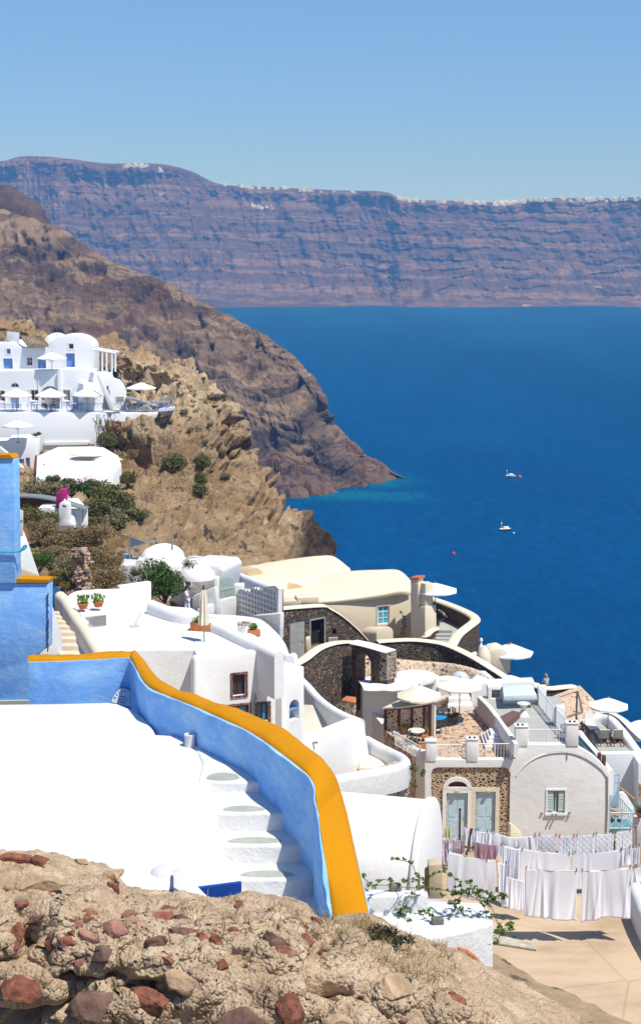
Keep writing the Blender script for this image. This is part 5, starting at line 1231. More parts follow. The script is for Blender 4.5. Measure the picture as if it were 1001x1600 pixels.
    mb = MB(); fc2 = Face(P(641, 900, 110.4), P(655, 900, 110.0)); fc2.slab(mb, [fc2.hit(640.5, 906), fc2.hit(654.5, 905.5), fc2.hit(654.5, 902), fc2.hit(640.5, 902.5)], .1, -.95); mb.build('cap', TILE, c)
    facade('column', Face(P(653, 950, 110.2), P(665, 950, 109.2)), [(653, 949), (653, 910), (664, 912), (664, 949)], .7, BEIGER, r, (), .04)
    vault('porch_vault', P(576, 990, 109.5), P(601, 990, 107.5), .75, .55, -29.5, BEIGER, r)
    # small climbing plant and greenery at the foot
    c = empty('climbing_plant', P(628, 1000, 111), 'thin dry climbing plant trained up the beige villa wall', 'climbing plant'); lb = MB(); rng = random.Random(9); fp = Face(P(610, 1000, 110.8), P(640, 1000, 111.4))
    for k in range(9): leaf_cloud(lb, fp.px(629+rng.uniform(-2.5, 2.5)-k*.15, 998-k*5, .15), (.22, .12, .25), 40, .06, rng, 3)
    lb.build('foliage', GREYG, c, False); mb = MB(); mb.path([fp.px(630, 1003, .1), fp.px(629, 980, .1), fp.px(627, 955, .1)], .02, 5); mb.build('stem', BROWN, c)
    for i, (x, w_) in enumerate(((617, 9), (634, 8))):
        b = empty('low_plant', P(x, 997, 109), ['low green plants in front of the blue window wall', 'low green plants at the foot of the beige column'][i], 'plant'); lb = MB(); leaf_cloud(lb, P(x, 996, 109.5), (.5, .3, .25), 260, .05, rng, 6); lb.build('foliage', OLIVE, b, False)
beige_villa()
def villa_terrace():
    r = empty('curved_terrace_wall', PZ(735, 990, -27.5), 'curved lava-stone sea wall with a broad cream coping right of the beige villa', 'stone wall')
    z = -26.4; pts = [PZ(664, 930, z), PZ(680, 935, z), PZ(700, 942, z), PZ(722, 951, z), PZ(737, 959, z), PZ(742, 965, z), PZ(739, 970, z-.05), PZ(727, 979, z-.15), PZ(714, 990, z-.2), PZ(706, 1003, z-.25), PZ(702, 1010, z-.3)]
    wallpath('wall', [p-Vector((0, 0, .16)) for p in pts], .55, 3.2, LAVA2, r, 60, rnd=.05)
    wallpath('coping', pts, .78, .2, CREAMW, r, 60, rnd=.12)
    zprism('floor', [(668, 998), (664, 934), (700, 947), (735, 962), (722, 985), (700, 1004), (690, 1006)], -27.8, -31, GREYF, r, .02)
    for k, y in enumerate((985, 992, 998)):
        mb = MB(); a = PZ(680, y, -27.8+.14*(3-k)); b = PZ(706, y, -27.8+.14*(3-k)); mb.prism([a, b, b+Vector((0, .5, 0)), a+Vector((0, .5, 0))], HC-27.9); mb.build('step', GREYF, r)
    q = empty('low_stone_wall', PZ(668, 998, -28), 'short lava-stone wall with cream top at the foot of the villa column', 'stone wall')
    pts = [PZ(652, 1000, -27.9), PZ(664, 992, -27.2), PZ(672, 984, -27.1), PZ(681, 980, -27.1)]
    wallpath('coping', pts, .55, .16, CREAMW, q, 16, rnd=.12); wallpath('wall', [p-Vector((0, 0, .13)) for p in pts], .42, 2, LAVA2, q, 16, rnd=.05)
    umbrella(PZ(679, 979, -27.8), 3.5, 3.45, 'big white parasol over the loungers on the villa terrace by the sea', rz=.3, rise=.30)
    lounger(PZ(700, 970, -27.8), R(115), 'white-cushioned lounger on the villa terrace, nearer the camera', 48, 'loungers on the villa terrace', plain('white_cushion', (.75, .74, .70), .9, .05))
    lounger(PZ(687, 962, -27.8), R(115), 'white-cushioned lounger on the villa terrace, behind the other one', 48, 'loungers on the villa terrace', MATS['white_cushion'])
    # rounded cream block, white bell, parasol and cream cone to the right
    s = empty('cream_turret', P(753, 1030, 100), 'stubby rounded cream turret below the curved sea wall', 'turret')
    mb = MB(); c = P(755, 1035, 99); mb.lathe(c, [(.50, -2), (.48, .4), (.40, .75), (.22, 1.05), (.05, 1.2)], 18); mb.lathe(P(742, 1040, 99.5), [(.62, -2), (.6, .5), (.45, .8), (.1, 1.0)], 18); mb.build('turret', CREAMW, s)
    b = empty('small_bell_tower', P(750, 1010, 100), 'tiny white finial with a bell on the cream turret', 'finial'); mb = MB(); mb.lathe(P(751, 1010, 99.3), [(.20, -.6), (.16, 0), (.06, .2), (.05, .35), (.12, .4), (.10, .55), (.01, .62)], 12); mb.build('finial', WHITE, b)
    u = umbrella(P(796, 1058, 101), 3.3, 2.45, 'big white parasol against the sea right of the cream turret', rz=.1, rise=.36)
    l = empty('red_lamp', P(795, 1008, 101), 'small red lantern on top of the white parasol by the turret', 'lantern'); mb = MB(); mb.lathe(P(795, 1012, 101), [(.05, -.2), (.05, 0), (.13, .02), (.14, .26), (.08, .32)], 10); mb.build('lantern', plain('lamp_red', (.6, .06, .02), .5, .1), l)
    k = empty('cream_vault', P(780, 1040, 100), 'cream rounded wall end under the white parasol', 'wall'); f = Face(P(760, 1040, 99.6), P(796, 1040, 99.8))
    facade('wall', f, [(762, 1045), (763, 1018), (770, 1014), (782, 1012), (790, 1016), (796, 1027), (797, 1050), (790, 1055)], 1.6, CREAMW, k, (), .12)
villa_terrace()
def dark_walls():
    r = empty('long_stone_wall', P(680, 1030, 98), 'long dark lava-stone retaining wall with a thin cream coping curving down to the right', 'stone wall')
    pts = [P(588, 1000.5, 99.3), P(605, 999, 99.6), P(640, 997.5, 100), P(672, 1000, 100), P(700, 1006, 99.6), P(735, 1022, 98.5), P(765, 1040, 97.5), P(790, 1056, 96.8), P(812, 1070, 96)]
    wallpath('wall', [p-Vector((0, 0, .1)) for p in pts], .55, 2.6, LAVA, r, 60, rnd=.04)
    wallpath('coping', pts, .72, .13, CREAMW, r, 60, rnd=.12)
    q = empty('arched_gateway', P(575, 1060, 92), 'dark stone gateway with a round-headed arch and white coping', 'gateway')
    f = Face(P(556, 1050, 92), P(604, 1050, 90.2)); cut = []; a0, zb = f.hit(558, 1120); a1, zt = f.hit(580, 1024); c = MB(); f.slab(c, outline(a0, zb, a1, zt, (a1-a0)/2), 1, -1.5); cut.append(c)
    facade('wall', f, [(549, 1010), (556, 1005), (604, 1018), (604, 1063), (602, 1110), (549, 1110)], .75, LAVA2, q, cut, .0)
    mb = MB(); f.ring(mb, outline(a0, zb, a1, zt, (a1-a0)/2+.16, grow=.16), outline(a0, zb, a1, zt, (a1-a0)/2, grow=.0), .06, -.0); mb.build('arch_stones', BROWN, q)
    mb = MB(); f.slab(mb, [f.hit(593, 1063), f.hit(604.5, 1063), f.hit(604.5, 1019), f.hit(593, 1016)], .02, -.9); mb.build('corner_stones', stonework('corner_blocks', [(.05, .045, .045), (.42, .34, .27), (.12, .08, .07), (.30, .22, .17)], (.4, .33, .27), 4.5, .04, .04), q)
    wallpath('coping', [f.px(548, 1002, -.35), f.px(570, 1006.5, -.35), f.px(605, 1016.5, -.35)], 1.0, .14, WHITE, q, 12, rnd=.12)
    l = empty('curved_stone_wall', P(510, 1050, 94), 'tall curved dark stone wall left of the arched gateway', 'stone wall')
    pts = [P(459, 1036, 88), P(475, 1027, 89.5), P(495, 1012, 91), P(515, 1004, 92), P(535, 1001, 93), P(556, 1001, 94)]
    wallpath('wall', [p-Vector((0, 0, .1)) for p in pts], .5, 5.0, LAVA, l, 40, rnd=.04)
    wallpath('coping', pts, .7, .13, CREAMW, l, 40, rnd=.12)
    fs_ = Face(P(546, 1050, 91.8), P(553, 1050, 93.6)); 
    # pale masonry band under the long wall
    p2 = empty('pink_masonry_wall', P(690, 1050, 94), 'low curved wall of pale pink masonry dotted with dark chips under the lava wall', 'masonry wall')
    pts = [P(562, 1024, 95.2), P(600, 1027, 95.5), P(640, 1032, 95.8), P(680, 1035, 95.6), P(715, 1039, 95), P(745, 1048, 94.2), P(768, 1060, 93.4)]
    wallpath('wall', pts, .6, 2.4, PINKST, p2, 40, rnd=.1)
    # stone bench / terracotta ledge and rubble by the gateway
    b = empty('tiled_ledge', P(540, 1095, 88), 'rough stone ledge topped with terracotta tiles below the dark gateway', 'ledge'); zprism('stones', [(532, 1096), (556, 1100), (556, 1092), (540, 1088)], -25.9, -27.5, RUBB, b, .05)
    m = MB(); zprism('tiles', [(533, 1093), (556, 1098), (556, 1089), (541, 1087)], -25.7, -25.8, TILE, b, .02)
    for i in range(2):
        d = empty('white_door_leaf', P(563, 1060, 94), ['bluish-white door leaf standing open inside the stone arch', 'narrow white post with a pale blue edge right of the stone gateway'][i], 'door'); x0, x1 = ((558, 568), (604.5, 608))[i]; f5 = Face(P(x0, 1050, (94, 90.5)[i]), P(x1, 1050, (94.4, 90.7)[i])); facade('leaf', f5, [(x0, 1068), (x0, (1018, 1028)[i]), (x1, (1018, 1028)[i]), (x1, 1068)], .12, plain('blue_white', (.66, .72, .82), .7, .05), d, (), .01)
        mb = MB(); f5.slab(mb, [f5.hit(x0+1, 1066), f5.hit(x1-1, 1066), f5.hit(x1-1, 1045), f5.hit(x0+1, 1045)], .02, -.0); mb.build('panel', MATS['blue_white'], d)
dark_walls()
# ================================================================ winding white walls in the middle
def white_walls():
    a = empty('winding_wall', P(515, 1110, 78), 'thick white rounded wall winding down from the curved stone wall', 'wall')
    wallpath('wall', [P(470, 1058, 86), P(480, 1068, 84), P(494, 1084, 81), P(512, 1099, 77.5), P(534, 1112, 74), P(562, 1123, 71)], .55, 3.2, WHITE, a, 36)
    zprism('floor', [(462, 1100), (500, 1102), (530, 1118), (560, 1132), (520, 1160), (462, 1165)], -24.6, -28, plaster('cream_floor', (.66, .62, .52), amount=.3), a, .03)
    b = empty('white_block_wall', P(530, 1160, 66), 'big plain white wall with a sloping rounded top beside the orange coping', 'wall')
    f = Face(P(476, 1150, 62), P(576, 1150, 68)); facade('wall', f, [(470, 1162), (478, 1156), (520, 1139), (558, 1124), (565, 1124), (570, 1130), (580, 1194), (581, 1215), (470, 1240)], .6, WHITE, b, (), .14)
    s = MB(); s.box(f.px(489, 1160, .03), (.35, .08, .07)); s.build('vent', METAL, b)
    c = empty('hooked_wall', P(610, 1195, 62), 'low white wall curling round like a hook above the rubble bank', 'wall')
    wallpath('wall', [P(572, 1150, 69), P(590, 1160, 68), P(610, 1170, 67), P(626, 1178, 65.5), P(632, 1186, 63.5), P(622, 1193, 61.5), P(596, 1199, 60), P(560, 1205, 59), P(520, 1212, 58), P(490, 1216, 57.5)], .55, 1.15, WHITE2, c, 60)
    zprism('floor', [(560, 1200), (572, 1165), (600, 1172), (625, 1185), (615, 1200)], -23.4, -25, CREAMW, c, .02)
    d = empty('rubble_bank', P(590, 1225, 60), 'bank of crumbling beige rubble masonry under the hooked white wall', 'rubble bank')
    f = Face(P(500, 1220, 58), P(642, 1220, 64)); facade('wall', f, [(490, 1260), (490, 1224), (560, 1214), (600, 1205), (634, 1192), (640, 1200), (640, 1260)], .6, RUBB, d, (), .08)
    for i, (x, y) in enumerate(((645, 1205), (660, 1212), (644, 1228))):
        g = empty('weed', P(x, y, 63), ['green weed growing from the top of the rubble bank', 'green weed beside the shaded wall corner', 'olive weed hanging low beside the rubble bank'][i], 'weed'); lb = MB(); leaf_cloud(lb, P(x, y, 62.5), (.22, .2, .30), 140, .045, random.Random(i), 5); lb.build('foliage', (GREEN, GREEN, OLIVE)[i], g, False)
white_walls()
# ================================================================ patio house
ZP = slope(1191)*80.55; ZR = slope(1165.5)*80.5
def patio_house():
    r = empty('patio_house', P(800, 1300, 80), 'white house with two pale blue doors in speckled stone and a broad arched gable', 'house')
    f = Face(P(663, 1200, 80), P(953, 1200, 80)); cut = []
    f_in = Face(P(663, 1200, 80.2), P(953, 1200, 80.2))
    # stone panel recessed behind white frame
    c = MB(); a0, zb = f.hit(672, 1320); a1, zt = f.hit(797, 1199); f.slab(c, [(a0, zb), (a1, zb), (a1, zt-.35), (a1-.1, zt-.1), (a1-.35, zt), (a0+.35, zt), (a0+.1, zt-.1), (a0, zt-.35)], .3, -1); cut.append(c)
    opening(f, r, (854, 1235, 882, 1270), 'window', False, .22, .10, plain('window_grey', (.45, .5, .5), .5, .1), plain('greenish_pane', (.25, .32, .31), .2, .3), (1, 0), cut, True, WHITE)
    poly = [(663, 1330), (663, 1187), (804.5, 1187), (804.5, 1163.5), (903, 1163), (904, 1168), (915, 1174), (927, 1182), (938, 1192), (947, 1203), (952, 1211), (950, 1330)]
    facade('wall', f, poly, .45, plaster('gable_plaster', (.77, .775, .785), stain=(.54, .53, .51), amount=.35, bmp=.02), r, cut, .035)
    # arched moulding on the gable
    pts = [(806, 1212), (812, 1203), (822, 1193), (836, 1184), (852, 1178), (872, 1175), (892, 1176), (912, 1183), (928, 1193), (940, 1203), (947, 1213)]
    mb = MB(); q = spline([f.px(x, y, .03) for x, y in pts], 40); mb.path(q, .035, 6); mb.build('gable_moulding', WHITE, r)
    mb = MB(); mb.path([f.px(948, 1213, .05), f.px(948, 1260, .05), f.px(946, 1310, .05)], .04, 6); mb.path([f.px(x, y-1.5, .04) for x, y in pts[4:]]+[f.px(948, 1213, .05)], .014, 5); mb.build('drainpipe', plain('pipe_grey', (.34, .32, .30), .6, .1), r)
    mb = MB(); mb.tube(f.px(885, 1177, .03), f.px(885, 1187, .03), .025, 5); mb.box(f.px(889, 1269, .06), (.12, .1, .08)); mb.box(f.px(846, 1270, .06), (.12, .1, .08)); mb.box(f.px(887, 1276, .06), (.10, .1, .05)); mb.build('brackets', METAL, r)
    for x in (862, 868): m2 = MB(); m2.box(f.px(x, 1272, .16), (.06, .3, .16)); m2.build('sill_bracket', GREYD, r)
    # shutters ajar
    for s_, x in ((1, 858), (-1, 877)):
        m2 = MB(); 
        a, z0 = f.hit(x, 1268); _, z1 = f.hit(x, 1237); f.slab(m2, [(a-.2, z0), (a+.2, z0), (a+.2, z1), (a-.2, z1)], -.03, -.06); 
        for k in range(7): zz = z0+(z1-z0)*(k+.5)/7; f.slab(m2, [(a-.15, zz-.02), (a+.15, zz-.02), (a+.15, zz+.02), (a-.15, zz+.02)], -.015, -.03)
        m2.build('shutter', plain('shutter_green_grey', (.50, .60, .60), .6, .1), r)
    # stone infill with the doors
    fs_ = Face(P(663, 1200, 80.13), P(953, 1200, 80.13)); cut2 = []
    opening(fs_, r, (697, 1238.5, 730, 1312), 'door', False, .16, 0, DOORBLUE, None, (0, 0), cut2, leafs=1, label='pale blue panelled door under the fanlight')
    opening(fs_, r, (742.5, 1236.5, 773.5, 1312), 'door', False, .16, 0, DOORBLUE, None, (0, 0), cut2, leafs=1, label='pale blue panelled door on the right')
    opening(fs_, r, (700, 1218.5, 729.5, 1229.5), 'window', True, .16, 0, RED, RED, (0, 0), cut2)
    facade('stone_panel', fs_, [(671, 1325), (671, 1197), (798, 1197), (798, 1325)], .30, MIXST, r, cut2, 0)
    def plate(name, outl, inn, d=.07, m=WHITE):
        mb = MB(); fs_.ring(mb, outl, inn, d, -.0); return mb.build(name, m, r)
    H = fs_.hit
    a0, zb = H(690, 1315); a1, z1 = H(736.5, 1233); aa, _ = H(697, 1233); ab, zt = H(730.2, 1238.5)
    plate('door_frame', [(a0, zb), (a1, zb), (a1, z1), (a0, z1)], [(aa, zb+.01), (ab, zb+.01), (ab, zt), (aa, zt)])
    b0, _ = H(736.6, 1233); b1, z1b = H(780, 1230.5); ba, _ = H(742.5, 1233); bb, zt2 = H(773.6, 1236.5)
    plate('door_frame', [(b0+.005, zb), (b1, zb), (b1, z1b), (b0+.005, z1b)], [(ba, zb+.01), (bb, zb+.01), (bb, zt2), (ba, zt2)], .065, CREAMW)
    # arched hood over the left door
    c0 = (a0+a1)/2; n = 16; ro = (a1-a0)/2; ri = ro*.68; cz = z1+.02
    mb = MB(); out = [(c0+ro*math.cos(math.pi*k/n), cz+ro*.86*math.sin(math.pi*k/n)) for k in range(n+1)]; inn = [(c0+ri*math.cos(math.pi*k/n), cz+.12+ri*.62*math.sin(math.pi*k/n)) for k in range(n+1)]
    vs = []; fcs = []
    for d in (.09, 0):
        vs += [fs_.W(a, z, d) for a, z in out]+[fs_.W(a, z, d) for a, z in inn]
    m = n+1
    for i in range(n): fcs += [(i, i+1, m+i+1, m+i), (2*m+i, 3*m+i, 3*m+i+1, 2*m+i+1), (i, 2*m+i, 2*m+i+1, i+1), (m+i, m+i+1, 3*m+i+1, 3*m+i)]
    mb.add(vs, fcs); fix(mb.build('door_hood', WHITE, r), 0); 
    mb = MB(); fs_.slab(mb, [(a0, cz-.02), (a1, cz-.02), (a1, cz+.12), (a0, cz+.12)], .08, -.0); mb.build('transom', WHITE, r)
    for x in (713, 762): mb = MB(); mb.box(fs_.px(x, 1235, .14), (.2, .12, .1)); mb.build('door_lamp', plain('lamp_cream', (.6, .5, .35), .5, .1), r)
    # solid body below the terraces
    zprism('patio_floor', [(664, 1191), (802, 1191), (782, 1110), (770, 1104), (690, 1104), (600, 1112), (600, 1140), (640, 1175)], ZP, -34, PAVE, r, .0)
    zprism('roof_deck', [(806, 1165.5), (902, 1165.5), (873, 1088), (748, 1088)], ZR, -34, GREYF, r, .0)
    # parapet pillars
    ptop = -26.1
    for (x0, x1, y0, y1) in ((665, 681, 1159, 1190), (728.5, 746, 1156, 1190), (804.5, 824, 1136, 1166), (884, 903, 1131, 1166)):
        fp = Face(P(660, 1180, 79.95), P(910, 1180, 79.95)); facade('pillar', fp, [(x0, y1), (x0, y0), (x1, y0), (x1, y1)], .5, WHITE, r, (), .03)
        mb = MB(); a, z = fp.hit(x0-1, y0); b, _ = fp.hit(x1+1, y0); fp.slab(mb, [(a, z-.02), (b, z-.02), (b, z+.06), (a, z+.06)], .04, -.55); fix(mb.build('pillar_cap', WHITE, r), .02, 2)
    for (x0, x1, yb, yt, n_) in ((682, 728, 1187, 1162, 0), (746, 798, 1187, 1160, 1), (824, 884, 1163, 1138, 2)):
        a = P(x0, yb, 80.2); b = P(x1, yb, 80.2); railing('iron_railing', a, b, (yb-yt)/F*80, ['white iron railing of the patio, between the two left pillars', 'white iron railing of the patio, above the right-hand door', 'white iron railing over the arched gable'][n_], WHITE, 'bars', .16, 'white parapet railings')
    # dividing wall between patio and raised deck
    dv = [PZ(748, 1088, ZR+.25), PZ(765, 1105, ZR+.25), PZ(785, 1132, ZR+.25), PZ(805, 1160, ZR+.25)]
    mb = MB(); tp = spline(dv, 8)
    w_ = wallpath('divider', dv, .22, 1.3, TAUPE, r, 12, rnd=.1); wallpath('divider_cap', [p+Vector((0, 0, .03)) for p in dv], .3, .08, WHITE, r, 12, rnd=.1)
    # second level deck front right : low wall + steps
    for k in range(4):
        mb = MB(); zz = ZP+.2*(k+1); a = PZ(757+k*3, 1166-k*7, zz); b = PZ(790, 1166-k*7, zz); mb.prism([a, b, b+Vector((0, 2.4-.5*k, 0)), a+Vector((0, 2.4-.5*k, 0))], HC+ZP-.2); fix(mb.build('step', WHITE, r), .02, 2)
    w2 = [PZ(776, 1118, ZR+.5), PZ(790, 1138, ZR+.5), PZ(806, 1162, ZR+.5)]
    wallpath('low_wall', w2, .25, .8, WHITE, r, 10, rnd=.15)
    mb = MB(); mb.prism([PZ(776, 1122, ZR+.35), PZ(800, 1110, ZR+.35), PZ(812, 1113, ZR+.35), PZ(800, 1124, ZR+.35), PZ(786, 1132, ZR+.35)], HC+ZR+.02); mb.build('brown_cover', plain('brown_cover', (.16, .09, .08), .8, .2), r)
    # rear white rooms
    fr = Face(P(680, 1080, 91.5), P(860, 1080, 91.5)); cut = []
    opening(fr, r, (722, 1081, 736, 1100), 'window', False, .7, 0, WHITE, GREYD, (0, 0), cut)
    opening(fr, r, (768, 1078, 780, 1091), 'window', False, .6, .08, WHITE, GREYD, (0, 0), cut)
    facade('rear_wall', fr, [(683, 1120), (683, 1063), (700, 1061), (742, 1068), (834, 1064), (834, 1075), (838, 1120)], .9, WHITE, r, cut, .06)
    for k, (x0, x1, y, dz) in enumerate(((698, 738, 1106, .35), (700, 735, 1097, .7), (703, 728, 1089, 1.05))):
        z = ZP+dz; a = P(x0, 1100, 90.3+.35*k); b = P(x1, 1100, 90.3+.35*k); mb = MB(); mb.prism([Vector((a.x, a.y, HC+z)), Vector((b.x, b.y, HC+z)), Vector((b.x, b.y+1.4, HC+z)), Vector((a.x, a.y+1.4, HC+z))], HC+ZP-.3); fix(mb.build('bench_step', WHITE, r), .06, 2)
    fb = Face(P(762, 1085, 89.6), P(840, 1085, 89.6)); cut = []; opening(fb, r, (767.5, 1078, 782, 1092), 'window', False, .5, 0, GREYD, GREYD, (0, 0), cut)
    facade('booth', fb, [(762, 1095), (762, 1074), (784, 1072), (786, 1078), (800, 1100), (800, 1105), (762, 1105)], .9, WHITE, r, cut, .04)
    zprism('roof_slab', [(786, 1087), (838, 1085), (830, 1070), (784, 1070)], -26.25, -26.6, plaster('bluish_roof', (.60, .70, .80), amount=.2), r, .05)
    fg = Face(P(784, 1090, 88.6), P(838, 1090, 88.6)); facade('low_wall', fg, [(786, 1103), (786, 1084), (836, 1082), (840, 1103)], .3, WHITE, r, (), .05)
    mb = MB(); dome(mb, P(718, 1062, 93.5), .62, .6, .55); mb.build('dome', plaster('grey_blue_dome', (.52, .57, .66), amount=.2), r)
    mb = MB(); a, b, c, d, e = P(733, 1066, 93), P(772, 1065, 93), P(772, 1060, 95.5), P(733, 1058, 95.5), P(750, 1048, 94.2); e2 = P(757, 1048, 94.2)
    mb.add([a, b, c, d, e, e2]+[v-Vector((0, 0, .6)) for v in (a, b, c, d)], [(0, 1, 5, 4), (1, 2, 5), (2, 3, 4, 5), (3, 0, 4), (0, 6, 7, 1), (1, 7, 8, 2), (2, 8, 9, 3), (3, 9, 6, 0)]); mb.build('hipped_roof', MATS['bluish_roof'], r, True, 20)
    # left room with the white awning and the sloping shaded side wall
    s = empty('awning_room', P(620, 1120, 88), 'white room with a sagging white awning roof left of the patio', 'room')
    fw = Face(P(566, 1100, 90.0), P(684, 1100, 88.0)); cut = []
    opening(fw, s, (586, 1118, 596, 1128), 'window', True, .3, 0, GREYD, DARK, (1, 0), cut)
    opening(fw, s, (590, 1131, 597, 1150), 'door', False, .3, 0, DOORBLUE, None, (0, 0), cut)
    facade('wall', fw, [(566, 1160), (566, 1076), (640, 1074), (682, 1062), (682, 1130), (690, 1160)], .4, WHITE, s, cut, .05)
    top = [[P(553, 1059, 93.5), P(585, 1057, 94), P(612, 1055, 94.5), P(640, 1041, 97), P(662, 1045, 96.5), P(684, 1056, 94.5)], [P(562, 1068, 91), P(592, 1067, 91), P(620, 1064, 91.5), P(645, 1060, 92.4), P(668, 1057, 92.5), P(685, 1060, 92)], [P(567, 1077, 89.2), P(600, 1077.5, 88.7), P(625, 1077, 88.3), P(645, 1073, 88), P(665, 1067, 87.7), P(682, 1061, 87.4)], [P(567, 1079, 89.2), P(600, 1079.5, 88.7), P(625, 1079, 88.3), P(645, 1075, 88), P(665, 1069, 87.7), P(682, 1063, 87.4)]]
    g = loft_grid(top, 60, 40); g[..., 2] += -.04*np.abs(np.sin(np.linspace(0, 5*math.pi, 60)))[:, None]
    aw = grid_obj('awning', g, CLOTH, s); m_ = aw.modifiers.new('t', 'SOLIDIFY'); m_.thickness = .05
    fg = Face(P(553, 1100, 93.5), P(664, 1180, 80.1)); cut = []; c = MB(); fg.slab(c, [fg.hit(618, 1152), fg.hit(624, 1155), fg.hit(624, 1147), fg.hit(618, 1145)], .0, -.0)
    sw = facade('side_wall', fg, [(553, 1125), (553, 1060), (567, 1078), (570, 1092), (577, 1106), (586, 1120), (596, 1132), (606, 1139), (614, 1142), (616, 1152), (640, 1168), (664, 1176), (664, 1255), (560, 1200)], .5, plaster('shaded_side_plaster', (.74, .70, .67), amount=.3), s, (), .09)  # white wall; its shade is put into a greyer plaster colour
    mb = MB(); mb.box(fg.px(576, 1139, .05), (.2, .2, .2)); mb.build('vent', METAL, s)
    # lattice kiosk with dark frames
    k = empty('lattice_kiosk', P(630, 1130, 85), 'kiosk of pierced cream blocks in dark red frames under the cream parasol', 'kiosk')
    fk = Face(P(601, 1120, 86.5), P(680, 1120, 84.5))
    m2 = stonework('pierced_blocks', [(.10, .06, .045), (.14, .09, .07)], (.72, .58, .42), 4.6, .22, .05, edge=.30)
    facade('screen', fk, [(603, 1148), (603, 1106), (664, 1103), (664, 1148)], .2, m2, k, (), 0)
    for x in (602, 623, 643, 662): mb = MB(); a, z0 = fk.hit(x, 1150); _, z1 = fk.hit(x, 1105); fk.slab(mb, [(a-.08, z0), (a+.08, z0), (a+.08, z1), (a-.08, z1)], .06, -.0); mb.build('post', RED, k)
    mb = MB(); p = [fk.hit(600, 1107), fk.hit(630, 1105.5), fk.hit(668, 1100), fk.hit(682, 1097)]; fk.slab(mb, p+[(a, z+.1) for a, z in p[::-1]], .22, -1.6); mb.build('roof', CREAMW, k)
    mb = MB(); p = [fk.hit(601, 1110), fk.hit(668, 1104), fk.hit(668, 1100.5), fk.hit(601, 1107)]; fk.slab(mb, p, .08, -.02); mb.build('beam', RED, k)
    for i, (x, w_, m3) in enumerate(((670, 4, BROWN), (676, 4, CREAMW))):
        mb = MB(); a, z0 = fk.hit(x, 1150); _, z1 = fk.hit(x, 1100); fk.slab(mb, [(a-.1, z0), (a+.1, z0), (a+.1, z1), (a-.1, z1)], .05, -.15); mb.build('post', m3, k)
    # pale small trellis beside the first pillar
    railing('balcony_rail', P(617, 1166, 83.8), P(656, 1189, 80.4), .85, 'white trellis balustrade on top of the shaded side wall', WHITE, 'lattice', .3, None, 4)
    # right side lattice fence of the deck
    for i, (pa, pb) in enumerate((((841, 1105, 88.2), (866, 1133, 84.2)), ((868, 1138, 84.0), (895, 1170, 80.4)))):
        A, B = P(*pa), P(*pb); A.z = B.z = HC+ZR; railing('trellis_fence', A, B, 1.05, ['white trellis fence along the deck, far panel', 'white trellis fence along the deck, near panel'][i], WHITE, 'lattice', .24, 'white trellis fences')
    for (x, y, Y) in ((839, 1104, 88.4), (867, 1136, 84.2)):
        p = P(x, y, Y); mb = MB(); mb.box((p.x+.25, p.y, HC+ZR+.6), (.5, .5, 1.25)); fix(mb.build('pillar', WHITE, r), .04, 2)
patio_house()
# ---- furniture on the patio and the deck
umbrella(PZ(654, 1142, ZP), 2.85, 2.85, 'cream parasol in front of the lattice kiosk, nearer of the patio pair', CLOTHC, 'c', 'cream parasols on the patio', .40, .35)
umbrella(PZ(717, 1131, ZP), 2.85, 2.95, 'pale cream parasol in the middle of the stone patio', plain('canopy_pale', (.80, .75, .68), .9, .05), 'p', 'cream parasols on the patio', .34, .2)
table(PZ(681, 1138, ZP), .62, 'round table with a bright blue top on the stone patio', plain('table_blue', (.01, .25, .62), .4, .08), .74)
table(PZ(650, 1160, ZP), .5, 'round whitish table next to the kiosk parasol pole', plain('table_pale', (.62, .66, .62), .5, .08), .74)
table(PZ(691, 1126, ZP), .45, 'grey-topped round table behind the bright blue table', plain('table_grey', (.42, .50, .56), .5, .08), .72)
for i, (x, y, rz, m_) in enumerate(((706, 1130, 1.2, 'd'), (713, 1127, 2.0, 'd'), (696, 1119, .4, 'o'), (688, 1116, -.3, 'o'), (666, 1142, 1.5, 'w'), (673, 1146, 2.6, 'w'), (688, 1146, -2.6, 'd'), (661, 1160, -1.2, 'o'), (643, 1166, 1.0, 'd'))):
    mm = {'d': plain('dark_wicker', (.06, .055, .045), .8, .3), 'o': plain('orange_wood', (.45, .20, .06), .6, .2), 'w': WHITE}[m_]
    lab = ['dark wicker chair left of the middle parasol pole', 'dark wicker chair behind the middle parasol pole', 'orange wooden chair at the back of the patio, right one', 'orange wooden chair at the back of the patio, left one', 'white chair left of the bright blue table', 'white chair in front of the bright blue table on the left', 'dark chair in front of the bright blue table on the right', 'orange wooden chair beside the whitish round table', 'dark chair at the left edge of the patio behind the trellis balustrade'][i]
    chair(PZ(x, y, ZP), rz, lab, mm, 'patio chairs')
def hourglass_table():
    p = PZ(817, 1118, ZR); r = empty('table', p, 'white hourglass table alone on the grey deck', 'table')
    mb = MB(); mb.lathe(p, [(.34, 0), (.30, .05), (.12, .4), (.30, .74)], 16); mb.build('leg', WHITE, r); mb = MB(); mb.lathe(p+Vector((0, 0, .745)), [(.38, 0), (.40, .02), (.38, .04)], 24); mb.build('tabletop', plain('table_pale', (0, 0, 0)), r)
hourglass_table()
for i, (x, y) in enumerate(((883, 1160), (890, 1163))): chair(PZ(x, y-4, ZR), .5+i*1.3, ['grey chair in the corner of the deck, left of two', 'grey chair in the corner of the deck, right of two'][i], METAL, 'deck chairs')
